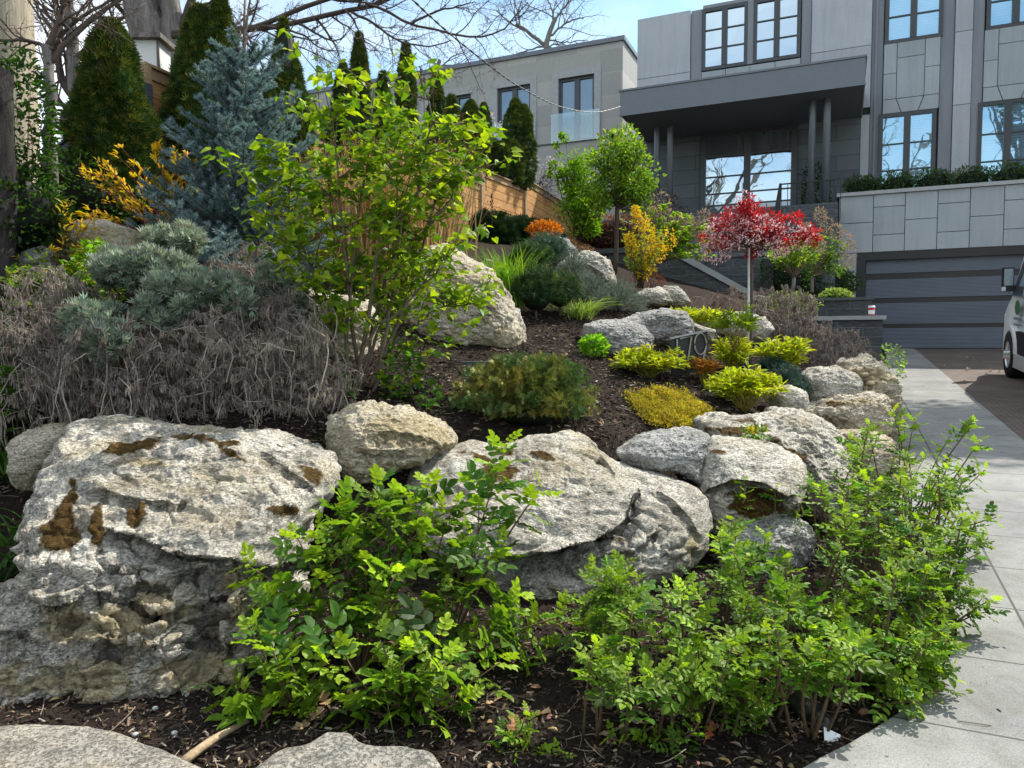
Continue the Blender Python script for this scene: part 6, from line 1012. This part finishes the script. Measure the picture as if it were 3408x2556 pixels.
# yellow-green clumps around the sign
def clump(label, c, rd, n, col=(.35, .42, .02), alt=(.55, .50, .03), tall=False, grp='yellow-green perennial clumps around the sign'):
    c = P(*c); b = c-[0, 0, rd[2]*(1.2 if not tall else 1.0)]; zz = float(H(b[0], b[1])[0]); b[2] = zz-.02 if abs(b[2]-zz) < .25 else b[2]; tips = []
    for _ in range(n): d = rdir(1)[0]; d[2] = abs(d[2]); tips.append(c+d*np.array(rd)*(.45+.85*rng.random())+([0, 0, 0] if not tall else [0, 0, rd[2]*.4]))
    return whorl('perennial_clump', label, 'perennial plant', b, tips, NARROW, .072, 6, 3, col, alt, .6, (.25, .22, .05), .004, group=grp, upw=.5, arch=.15, node0=.55 if not tall else .8)
clump('yellow-green leafy clump in front of the left side of the number sign', (650, 366, 6.7), (.28, .22, .12), 90)
clump('tall stalked yellow-green plant hiding the right edge of the number sign', (735, 335, 7.1), (.20, .18, .16), 26, (.20, .30, .02), (.35, .42, .03), True)
clump('bright yellow-green clump between the number sign and the stake', (731, 357, 7.3), (.17, .17, .14), 60)
clump('lowest yellow-green clump in front of the stake', (744, 392, 6.3), (.27, .22, .15), 95)
clump('yellow-green clump right of the pale stake', (780, 354, 7.5), (.24, .2, .12), 70)
clump('low yellow-green plants trailing over the rocks behind the sign', (695, 318, 8.6), (.40, .2, .07), 60)
clump('reddish orange leaf tuft at the foot of the number sign', (703, 368, 6.8), (.10, .1, .06), 18, (.40, .16, .04), (.5, .3, .04))
b = hit(594, 357); c = b+[0, 0, .09]; shrub('sedum_plant', 'small bright green rosette plant left of the rounded grey boulder', 'sedum', b, c, (.13, .12, .10), 500, LEAF, .045, (.18, .40, .03), (.42, .55, .05), stems=0, upw=.8)
def mat_plant(label, px, n, col, alt, size=.022, hgt=.06, name='sedum_mat', cat='sedum'):
    poly = np.array(px, float); x0, y0 = poly.min(0); x1, y1 = poly.max(0); pos = []
    while len(pos) < 400:
        x = x0+rng.random()*(x1-x0); y = y0+rng.random()*(y1-y0)
        if inside(np.array([x]), np.array([y]), poly)[0]: pos.append(hit(x, y))
    pos = np.array(pos); pos = pos[(rng.random(n)*400).astype(int)]+rng.normal(size=(n, 3))*[.035, .035, 0]; pos[:, 2] = H(pos[:, 0], pos[:, 1]); bl = vn(pos*9, 5); pos[:, 2] += hgt*(.3+.7*rng.random(n))*(1+.6*bl); g = G(); put(g, LEAF, pos, rdir(n)*.7+[0, 0, .8], rdir(n), size*(.6+.7*rng.random(n)), vary(col, n, .2, alt, .6)*(1+.4*bl[:, None])); return tag(build(name, g, MT['leafsoft'], loc=pos.mean(0)), label, cat)
mat_plant('golden yellow sedum mat in front of the number sign', [(632, 402), (650, 395), (680, 396), (705, 412), (712, 428), (690, 432), (650, 428), (640, 415)], 14000, (.34, .29, .04), (.52, .37, .04))
# spreading juniper
def juniper():
    b = hit(530, 425); rt = thing('juniper_bush', b, 'wide low olive green juniper in the middle of the mulch bed', 'juniper'); g, gs = G(), G(); pos, dr, cl = [], [], []; c = P(526, 415, b[1]+.05)
    for _ in range(620):
        a = rng.random()*6.28; e = rng.random()**.7*1.3; d0 = np.array([cos(a)*cos(e), sin(a)*cos(e)*.8, sin(e)*.80+.05]); L_ = .52*(.55+.5*rng.random()); tp = c+d0*L_*[1.1, .9, 1.0]; ln = bez(c, (c+tp)/2+[0, 0, .02], tp, 5)
        if _ % 3 == 0: gs.tube(ln, np.linspace(.006, .002, 5), 4, (.16, .11, .07))
        n = 34; t = .3+.7*rng.random((n, 1))**.6; q = c+(tp-c)*t; pos.append(q+rng.normal(size=(n, 3))*.013); dr.append(nrm(d0+rdir(n)*.7+[0, 0, .35])); w_ = float(np.clip(vn(tp[None]*6, 8)[0]*.9+.45*rng.random()+.2, 0, 1)); cl.append(vary(np.array([.085, .15, .045])*(1-w_)+np.array([.30, .27, .06])*w_, n, .2))
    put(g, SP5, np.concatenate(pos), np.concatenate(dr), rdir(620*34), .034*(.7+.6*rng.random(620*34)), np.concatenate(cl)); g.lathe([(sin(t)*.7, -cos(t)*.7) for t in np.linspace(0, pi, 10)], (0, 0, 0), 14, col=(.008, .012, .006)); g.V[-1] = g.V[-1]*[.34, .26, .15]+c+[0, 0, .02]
    build('stem', gs, MT['stem'], rt); build('foliage', g, MT['needle'], rt)
juniper()
# broad leaf seedlings by the lilac foot, dandelion on the rock
for lb, px, n_, rr in [('broad leaved seedling under the lilac left of the slate slab', (402, 400), 34, (.16, .12, .2)), ('small broad leaved seedling between the lilac and the juniper', (428, 408), 16, (.10, .1, .1)), ('low green sprout at the foot of the lilac', (340, 398), 20, (.12, .1, .1)), ('tiny green sprout in front of the ochre boulder', (434, 448), 8, (.04, .04, .05))]:
    b = hit(*px); shrub('green_seedling', lb, 'seedling', b, b+[0, 0, rr[2]*.9], rr, n_*3, HEART, .05, (.06, .15, .02), (.16, .3, .03), stems=4, group='green seedlings around the lilac', sr=.003, zmin=b[2]+.01)
b = P(755, 437, 4.95); f = shrub('dandelion_plant', 'yellow flowering dandelion growing on the mossy rock channel', 'dandelion', b, b+[0, 0, .03], (.08, .06, .03), 90, NARROW, .05, (.12, .22, .03), (.3, .38, .04), stems=0); g = G(); cloud(g, b+[-.03, -.03, .05], (.025, .025, .012), 90, NARROW, .02, (.8, .6, .02)); build('flower', g, MT['petal'], f)
q = gpl(902, 372, .0); shrub('green_seedling', 'pale leaved trailing plant at the paving edge beside the garage walk', 'seedling', gpl(892, 375), P(893, 365, 10.5), (.16, .12, .28), 160, LEAF, .06, (.2, .32, .1), (.5, .6, .4), stems=3)
for k, (x, y) in enumerate([(892, 478), (890, 468)]): pass
# ---------------------------------------------------------------- bare trees
def grow(g, ln, rad, lev, nch, L0, col, gn=.16, up=.12, ns=5, spur=0):
    ln = np.array(ln, float); m = len(ln); tn = nrm(np.gradient(ln, axis=0)); rad = np.broadcast_to(rad, (m,))
    g.tube(ln, rad, max(3, ns), col)
    if spur:
        for _ in range(spur): i = int(rng.random()*(m-1)); q = ln[i]+(ln[i+1]-ln[i])*rng.random(); s_ = rdir(1)[0]; g.tube([q, q+s_*(.04+.05*rng.random())*L0**.3], [rad[i]*.5+.0015, rad[i]*.3+.001], 3, col)
    if lev <= 0: return
    for _ in range(nch):
        t = .12+.85*rng.random(); i = min(int(t*(m-1)), m-2); p = ln[i]+(ln[i+1]-ln[i])*(t*(m-1)-i); r0 = rad[i]*(.35+.3*rng.random()); L_ = L0*(.5+.8*rng.random())*(1.15-.5*t)
        sd = nrm(np.cross(rng.normal(size=3), tn[i])); d = nrm(tn[i]*(.5+.5*rng.random())+sd*.9+[0, 0, up]); k = 7; pts = [p]
        for q in range(k): d = nrm(d+gn*rng.normal(size=3)+[0, 0, up*.25]); pts.append(pts[-1]+d*L_/k)
        grow(g, pts, np.linspace(r0, r0*.3, k+1), lev-1, max(2, int(nch*.62)), L_*.52, col, gn, up, max(3, ns-1), spur)
def smooth_(px, d, n=14, jit=.0):
    pts = np.array([P(*q[:2], q[2] if len(q) > 2 else d) for q in px]); t = np.linspace(0, len(pts)-1, n); o_ = []
    for v in t:
        i = min(int(v), len(pts)-2); f = v-i; p0 = pts[max(i-1, 0)]; p1, p2 = pts[i], pts[i+1]; p3 = pts[min(i+2, len(pts)-1)]; o_.append(.5*((2*p1)+(-p0+p2)*f+(2*p0-5*p1+4*p2-p3)*f*f+(-p0+3*p1-3*p2+p3)*f**3))
    return np.array(o_)+jit*rng.normal(size=(n, 3))
GB = (.10, .085, .075)
def baretree(label, trunks, base, twig=(.10, .08, .07), group=None, name='bare_tree', spur=0):
    rt = thing(name, base, label, 'bare tree', group); gt = G()
    for px, r0, r1, d, lv, nch, L0 in trunks:
        if lv < 0: gt.tube(smooth_(px, d, 14, .01), np.linspace(r0, r1, 14), 14, (.14, .12, .10))
        else:
            g = G(); grow(g, smooth_(px, d, 14, .004*d/8), np.linspace(r0, r1, 14), lv, nch, L0, twig, .17, .10, 6, spur); build('branch', g, MT['stem'], rt, True)
    if gt.V: build('trunk', gt, MT['barkgrey'], rt, True)
baretree('large bare tree with a thick grey trunk behind the bird box', [
    ([(176, 230), (163, 90), (152, 35), (143, 0), (140, -80)], .42, .33, 14, -1, 0, 0), ([(176, 120), (172, 60), (171, 28), (170, 0), (158, -60)], .22, .17, 13.9, -1, 0, 0),
    ([(172, 62), (180, 30), (190, 5), (204, -25)], .09, .05, 13.9, 2, 7, 1.4), ([(150, 60), (130, 20), (100, -10)], .06, .04, 14, 2, 7, 1.6),
    ([(172, 33), (205, 30), (235, 29), (262, 25), (300, 9), (345, -6), (380, -14)], .05, .028, 12, 3, 12, 1.4), ([(172, 36), (215, 33), (240, 31), (285, 25), (341, 12), (372, 6), (400, -6)], .05, .03, 12, 3, 11, 1.3),
    ([(352, 12), (372, 22), (390, 36), (412, 45), (432, 46), (452, 40)], .022, .008, 11.8, 3, 10, .9), ([(366, 4), (385, 10), (405, 22), (432, 29), (462, 35), (482, 37), (502, 30), (516, 15), (528, 2)], .024, .008, 11.6, 3, 12, 1.0), ([(345, 10), (355, 22), (362, 40), (368, 55)], .02, .006, 11.6, 2, 8, .8), ([(410, 24), (440, 10), (460, 6), (475, 2)], .02, .006, 11.6, 2, 8, .8), ([(300, 24), (330, 40), (345, 36)], .02, .006, 11.8, 2, 8, .8), ([(262, 26), (300, 34), (320, 48), (345, 52)], .02, .006, 11.8, 2, 8, .9)], P(176, 230, 14), spur=5)
baretree('slender bare tree with a forked trunk next to the utility pole', [([(52, 200), (51, 130), (50, 90), (49, 62), (49, 46)], .052, .036, 6.5, -1, 0, 0),
    ([(49, 46), (56, 30), (62, 12), (68, -10)], .032, .02, 6.5, 3, 9, .8), ([(50, 64), (62, 48), (74, 37), (95, 16), (120, 0), (140, -14)], .026, .014, 6.5, 3, 9, .8), ([(49, 50), (38, 43), (20, 40), (2, 40), (-20, 36)], .02, .01, 6.5, 2, 6, .5), ([(50, 90), (40, 98), (25, 102)], .012, .005, 6.5, 2, 5, .4), ([(50, 56), (66, 30), (90, 12), (125, -6)], .02, .01, 6.6, 2, 8, .7), ([(50, 58), (30, 50), (8, 46)], .010, .004, 6.5, 1, 4, .3)], P(52, 200, 6.5), twig=(.13, .10, .085), spur=3)
baretree('bare tree with crooked limbs beyond the grey fence at the left', [([(80, 230), (78, 130), (76, 95), (74, 60), (70, 25), (66, -10)], .16, .10, 16, -1, 0, 0), ([(76, 100), (64, 84), (58, 60), (60, 30), (54, 0)], .09, .04, 16, 3, 9, 1.8), ([(77, 108), (66, 106), (58, 100), (52, 84)], .07, .03, 16, 3, 8, 1.5), ([(74, 60), (90, 45), (110, 28), (128, 14)], .06, .03, 16, 3, 10, 1.8), ([(72, 40), (62, 20), (50, 4)], .05, .02, 16, 3, 9, 1.6), ([(76, 90), (92, 74), (104, 60)], .05, .02, 16, 2, 8, 1.4)], P(80, 230, 16))
baretree('farthest bare tree leaning left above the limestone roof', [([(556, 110), (552, 54), (540, 42), (528, 32), (516, 24)], .13, .08, 42, -1, 0, 0), ([(528, 32), (510, 22), (496, 10)], .06, .025, 42, 4, 8, 3.4), ([(545, 46), (530, 50), (512, 56)], .06, .025, 42, 3, 8, 3.0), ([(520, 28), (518, 12), (514, 2)], .06, .025, 42, 4, 8, 3.0)], P(556, 110, 42), twig=(.2, .19, .19), group='far bare trees behind the limestone house')
baretree('farthest bare tree with an upright trunk above the limestone roof near the main house', [([(546, 110), (546, 50), (548, 38), (552, 26), (556, 18)], .17, .11, 42, -1, 0, 0), ([(550, 36), (562, 26), (574, 20), (584, 18)], .07, .03, 42, 4, 8, 3.0), ([(554, 24), (552, 10), (546, -4)], .07, .03, 42, 4, 8, 3.4), ([(556, 18), (566, 6), (574, -4)], .07, .03, 42, 4, 8, 3.4), ([(549, 40), (566, 42), (588, 40)], .05, .02, 42, 3, 8, 2.6), ([(548, 46), (560, 44), (574, 46)], .045, .02, 42, 3, 7, 2.4)], P(546, 110, 42), twig=(.2, .19, .19), group='far bare trees behind the limestone house')
baretree('low far bare tree just over the left end of the limestone roof', [([(438, 120), (437, 74), (440, 60)], .16, .1, 42, -1, 0, 0), ([(438, 70), (450, 58), (466, 52)], .05, .02, 42, 4, 8, 2.6), ([(438, 68), (430, 58), (424, 50)], .05, .02, 42, 4, 8, 2.2), ([(440, 66), (458, 64), (480, 62)], .045, .02, 42, 3, 8, 2.0)], P(438, 120, 42), twig=(.2, .19, .19), group='far bare trees behind the limestone house')
# trees across the street, seen only in the window reflections
k_ = 0
for x, y, hh, lb in [(-13, -5, 19, 'bare street tree mirrored in the upper windows of the house'), (-4, -11, 17, 'bare street tree opposite the garage reflected in the upper windows'), (-22, -14, 18, 'bare street tree reflected at the left edge of the entrance glass')]:
    rt = thing('bare_tree', (x, y, -.35), lb, 'bare tree', 'street trees across the road'); g = G(); tr_ = bez(np.array([x, y, -.4]), np.array([x+.3, y, 2.]), np.array([x, y+.2, 7.2]), 10); build('trunk', G().tube(tr_, np.linspace(.45, .3, 10), 10, (.1, .09, .08)), MT['barkgrey'], rt, True)
    for q in range(7): a = q*.9; e = np.array([x+cos(a)*5, y+sin(a)*5, hh-4+rng.random()*5]); grow(g, bez(tr_[-1-q % 3], (tr_[-1]+e)/2+[cos(a)*.8, sin(a)*.8, -.5], e, 10), np.linspace(.24, .06, 10), 3, 9, 3.4, (.1, .085, .07), .16, .1, 5)
    build('branch', g, MT['stem'], rt)
hb_ = tag(build('pale_house', G().box((-16, -34, -.4), (-2, -26, 6.)).box((-16.3, -34.3, 6), (-1.7, -25.7, 6.4)), MT['cap'], loc=(-9, -30, 0)), 'pale flat roofed house across the street mirrored in the entrance glass', 'house')
# utility pole, old trunk, service cable
pb_ = P(10, 240, 7.0); up_ = thing('utility_pole', pb_, 'thick weathered wooden utility pole at the left edge', 'utility pole'); build('pole', G().tube([P(10, 240, 7)-[0, 0, 1], P(6, 90, 7), P(0, -60, 7), P(-8, -400, 7)], [.27, .25, .235, .2], 24), MT['polewood'], up_, True)
ob = P(-6, 230, 5.9); ot = thing('old_trunk', ob, 'dark gnarled old trunk cut off by the left edge in front of the pole', 'tree trunk'); g = G(); ln = np.array([P(-4, y, 5.9) for y in np.linspace(330, 70, 24)]); g.tube(ln, np.linspace(.19, .10, 24), 28); V = g.V[-1]; c_ = np.repeat(ln, 28, 0); V[:] = V+(V-c_)*(.45*fbm(V*[9, 9, 3.5], 4, 4)[:, None]); build('trunk', g, barkmat('dark_bark', (.05, .045, .042), 14), ot, True)
wp = [(398, -18, 8.5), (413, 0, 9), (449, 33, 10.5), (485, 62, 12), (512, 82, 13.5), (540, 98, 15), (560, 106.5, 16), (583, 111.5, 17), (602, 111.5, 17.8), (620.5, 106.5, 18.4)]
ln = smooth_(wp, 0, 120); g = G(); t = np.arange(120)*1.3
for ph in (0, pi): g.tube(ln+.009*np.stack([np.cos(t+ph), np.sin(t+ph), np.sin(t+ph)], 1), .0085, 5)
tag(build('service_cable', g, MT['wire'], loc=ln[-1]), 'twisted overhead service cable running down to the porch canopy corner', 'cable')
crown_tree('added_shade_tree', 'leafy tree standing beside the driveway just outside the right edge, shading the walk', 'tree', np.array([11.5, 12.3, 1.]), np.array([11.4, 12.3, 7.]), [(np.array([11.4, 12.3, 10.4]), (1.7, 1.7, 1.3)), (np.array([10.9, 11.2, 9.2]), (.8, .8, .7))], 9000, .14, (.06, .13, .02), (.15, .25, .04), 30, .14)  # out-of-view tree, added only to cast shade on the walk
# ---------------------------------------------------------------- mulch, twigs, fallen leaves
def scatter(n, xr, yr, dens=None):
    x = xr[0]+(xr[1]-xr[0])*rng.random(n); y = yr[0]+(yr[1]-yr[0])*rng.random(n)**1.3; k = inside(x, y, BED) & (pdist(x, y, EDGE) > .02); x, y = x[k], y[k]
    px = 512+FL*x/y; k = (px > -330) & (px < 1060); x, y = x[k], y[k]; z = H(x, y)+.018*fbm(np.stack([x, y, H(x, y)], 1)*4, 4, 3); return np.stack([x, y, z], 1)
g = G()
for n, yr, sz in ((46000, (2.3, 4.6), 1.0), (64000, (4.4, 9.5), 1.35)):
    pos = scatter(n, (-5.2, 4.5), yr); m = len(pos); d = rng.normal(size=(m, 3))*[1, 1, .28]; up = nrm(rng.normal(size=(m, 3))*.35+[0, 0, 1]); L_ = (.010+.028*rng.random(m)**2)*sz; T = np.array([[-.5, -.13, 0], [.5, -.10, .02], [.46, .12, .02], [-.48, .10, 0], [-.44, -.09, .10], [.46, -.07, .1], [.4, .09, .12], [-.42, .07, .1]])
    br = rng.random((m, 1)); col = np.where(br < .72, np.array([.028, .022, .019])*(.4+1.3*rng.random((m, 1))), np.where(br < .93, np.array([.12, .085, .06])*(.6+.8*rng.random((m, 1))), np.array([.30, .25, .20])*(.6+.6*rng.random((m, 1))))); pos[:, 2] += .006
    col = col*(.75+.9*np.clip(fbm(pos*[1.6, 1.6, 1], 3, 31)+.3, 0, 1))[:, None]; inst(g, T, [[4, 5, 6, 7], [0, 1, 5, 4], [1, 2, 6, 5], [2, 3, 7, 6], [3, 0, 4, 7]], pos, frames(d, up), L_*1.15, col)
x = 8*rng.random(9000)-2; y = 1.9+9*rng.random(9000)**1.2; dd = pdist(x, y, EDGE); k = (~inside(x, y, BED)) & (rng.random(9000) < np.exp(-dd/.09)+.015) & (dd < 1.3); x, y = x[k], y[k]; m = len(x); s_ = x*U2[0]+y*U2[1]
inst(g, T, [[4, 5, 6, 7], [0, 1, 5, 4], [1, 2, 6, 5], [2, 3, 7, 6], [3, 0, 4, 7]], np.stack([x, y, GS*s_+.002], 1), frames(rng.normal(size=(m, 3))*[1, 1, .05], np.tile(UP, (m, 1))), .006+.02*rng.random(m)**2, vary((.06, .045, .035), m, .4, (.25, .19, .13), .3))
tag(build('mulch', g, MT['chips']), 'loose dark bark mulch covering the planting bed', kind='stuff')
g = G()
for n, yr, r_ in ((900, (2.35, 4.4), .0014), (1300, (4.4, 9), .0022)):
    for p in scatter(n, (-3.5, 3.8), yr):
        a = rng.random()*6.28; L_ = .04+.16*rng.random()**1.5; d = np.array([cos(a), sin(a), .15*rng.normal()])*L_; m_ = p+d/2+rng.normal(size=3)*[.03, .03, .01]+[0, 0, .012]; g.tube(bez(p+[0, 0, .008], m_, p+d+[0, 0, .012], 5), r_*(.6+rng.random()), 3, np.array([.22, .17, .13])*(.5+1.0*rng.random()), False)
tag(build('twig_litter', g, MT['stem']), 'fine dry twigs strewn over the mulch', kind='stuff')
# oak leaves: lobed outline, curled
def oak():
    half = [(0, .02), (.12, .03), (.20, .13), (.27, .10), (.30, .05), (.38, .20), (.46, .26), (.48, .16), (.52, .07), (.62, .22), (.72, .24), (.70, .13), (.78, .08), (.88, .14), (.94, .06), (1.0, 0)]
    n = len(half); T = [[x, 0, -.10*sin(x*3)] for x, _ in half]+[[x, y, .20*y+.06*sin(x*9)-.10*sin(x*3)] for x, y in half]+[[x, -y, .28*y-.05*sin(x*7)-.10*sin(x*3)] for x, y in half]
    F = [[k, k+1, n+k+1, n+k] for k in range(n-1)]+[[k, 2*n+k, 2*n+k+1, k+1] for k in range(n-1)]; return np.array(T), F
OAK = oak()
def oakleaf(label, p, sz, az, tilt, col, roll=0):
    g = G(); d = np.array([[cos(az), sin(az), tilt]]); inst(g, OAK[0]*[1, 1, 1+roll], OAK[1], np.array([p]), frames(d, np.array([[.2*sin(az*3), .3*cos(az*2), 1]])), np.array([sz]), np.array([col])); q = np.array([p]); dd = nrm(d)[0]; g.tube([p, p-dd*sz*.22], .0016, 4, np.array(col)*.8)
    return tag(build('oak_leaf', g, MT['dry'], loc=p), label, 'dead leaf', 'fallen brown oak leaves')
ol = [('russet oak leaf at the bottom edge right of the centre edging stone', (525, 752), .15, 1.9, .3, (.42, .20, .12)), ('tall pale oak leaf standing against the middle rose stems', (458, 680), .15, 1.5, .9, (.52, .38, .24)), ('tan oak leaf left of the centre edging stone under the rose', (292, 735), .13, .6, .4, (.44, .32, .19)), ('dark tan oak leaf below the left rose stems', (370, 665), .15, .2, .5, (.40, .26, .14)),
      ('curled brown oak leaf beside the bottom rose shoots', (395, 712), .13, 2.5, .4, (.36, .22, .13)), ('small tan leaf in the bare mulch patch', (485, 708), .07, .4, .2, (.55, .40, .22)), ('broken oak leaf across the twigs in the bare mulch patch', (520, 712), .13, -.5, .15, (.42, .30, .20)), ('pale oak leaf under the right rose bush near the spotlight', (770, 690), .11, 2.2, .5, (.45, .32, .2)),
      ('brown oak leaf left of the spotlight', (745, 722), .12, .3, .3, (.38, .27, .17)), ('oak leaf lying at the paving edge beneath the last rose shoots', (893, 668), .12, -.4, .3, (.52, .38, .24)), ('tan oak leaf right of the spotlight', (862, 688), .10, .5, .4, (.50, .36, .23)), ('rust red leaf beneath the right rose bush', (836, 662), .09, 1.2, .6, (.42, .14, .06)),
      ('rust coloured leaf at the bottom below the right roses', (705, 748), .08, .9, .5, (.38, .13, .06)), ('greyish oak leaf at the bottom below the right roses', (655, 730), .13, 2.8, .2, (.42, .33, .25)), ('small orange leaf on the mulch behind the ochre boulder', (480, 402), .07, .2, .3, (.48, .18, .07)), ('pale brown leaf on the mulch in front of the sedum mat', (640, 395), .08, 1.1, .5, (.5, .36, .26)),
      ('brown leaf among the roots at the lower left', (262, 728), .10, 1.7, .3, (.35, .24, .15)), ('brown oak leaf among the left strap leaves', (70, 560), .12, 1.4, .3, (.40, .28, .17)), ('tan leaf in the gap left of the low sprig', (600, 742), .09, .1, .3, (.42, .32, .22)), ('curled leaf by the base of the left rose', (330, 715), .10, 2.2, .5, (.42, .26, .14))]
for lb, px, sz, az, tl, cl in ol: q = hit(*px); oakleaf(lb, q+[0, 0, .012], sz, az, tl, cl, .5*rng.random())
# small anonymous leaf scraps
pos = scatter(1700, (-3, 3.5), (2.35, 8)); m = len(pos); pos[:, 2] += .01; g = G(); put(g, LEAF, pos, rng.normal(size=(m, 3))*[1, 1, .4], nrm(rng.normal(size=(m, 3))*.5+[0, 0, 1]), (.018+.03*rng.random(m)), vary((.34, .23, .14), m, .35, (.45, .35, .25), .5)); tag(build('leaf_litter', g, MT['dry']), 'small scraps of dead leaf on the mulch', kind='stuff')
GLV = 'dry leaves on the driveway'
for k, (x, y, s_) in enumerate([(975, 360, .22), (968, 371, .2), (943, 366, .12), (990, 371, .12), (1000, 372, .1), (985, 376, .12), (905, 372, .1), (907, 377, .1), (960, 382, .08)]):
    q = gpl(x, y); oakleaf('dry leaf lying on the dark driveway or the walk edge near the garage', q+[0, 0, .01], s_, rng.random()*6, .3, (.40, .34, .30), .8)['group'] = GLV
q = gpl(975, 725); tag(build('twig', G().tube(np.array([q+[-.05, .02, .004], q+[0, 0, .006], q+[.05, -.012, .004]]), .0016, 4, (.1, .07, .05)), MT['stem'], loc=q), 'small dark twig lying on the pale paving', 'twig')
r0 = hit(206, 757); g = G(); g.tube(bez(r0+[-.03, -.12, .02], r0+[.03, 0, .05], r0+[.1, .14, .03], 8), [.018, .016, .015, .015, .013, .012, .010, .008], 8, (.40, .30, .19)); tag(build('dead_root', g, MT['stem'], loc=r0, smooth=True), 'short thick pale dead root at the right tip of the corner edging stone', 'root')
for k, (x, y, lb) in enumerate([(38, 690, 'small white pebble at the far lower left'), (135, 738, 'white pebble on the soil above the corner edging stone'), (175, 738, 'pale pebble beside the edging stone tip'), (155, 715, 'beige pebble below the largest boulder')]):
    q = hit(x, y); V = rdir(1); g = G(); g.lathe([(sin(t)*.012, -cos(t)*.008) for t in np.linspace(0, pi, 8)], q+[0, 0, .01], 12); g.V[-1] = g.V[-1]+.003*rng.normal(size=(1, 3)); tag(build('pebble', g, MT['cap'], loc=q, smooth=True), lb, 'pebble')
for o in bpy.data.objects:
    if '_o' in o: del o['_o']
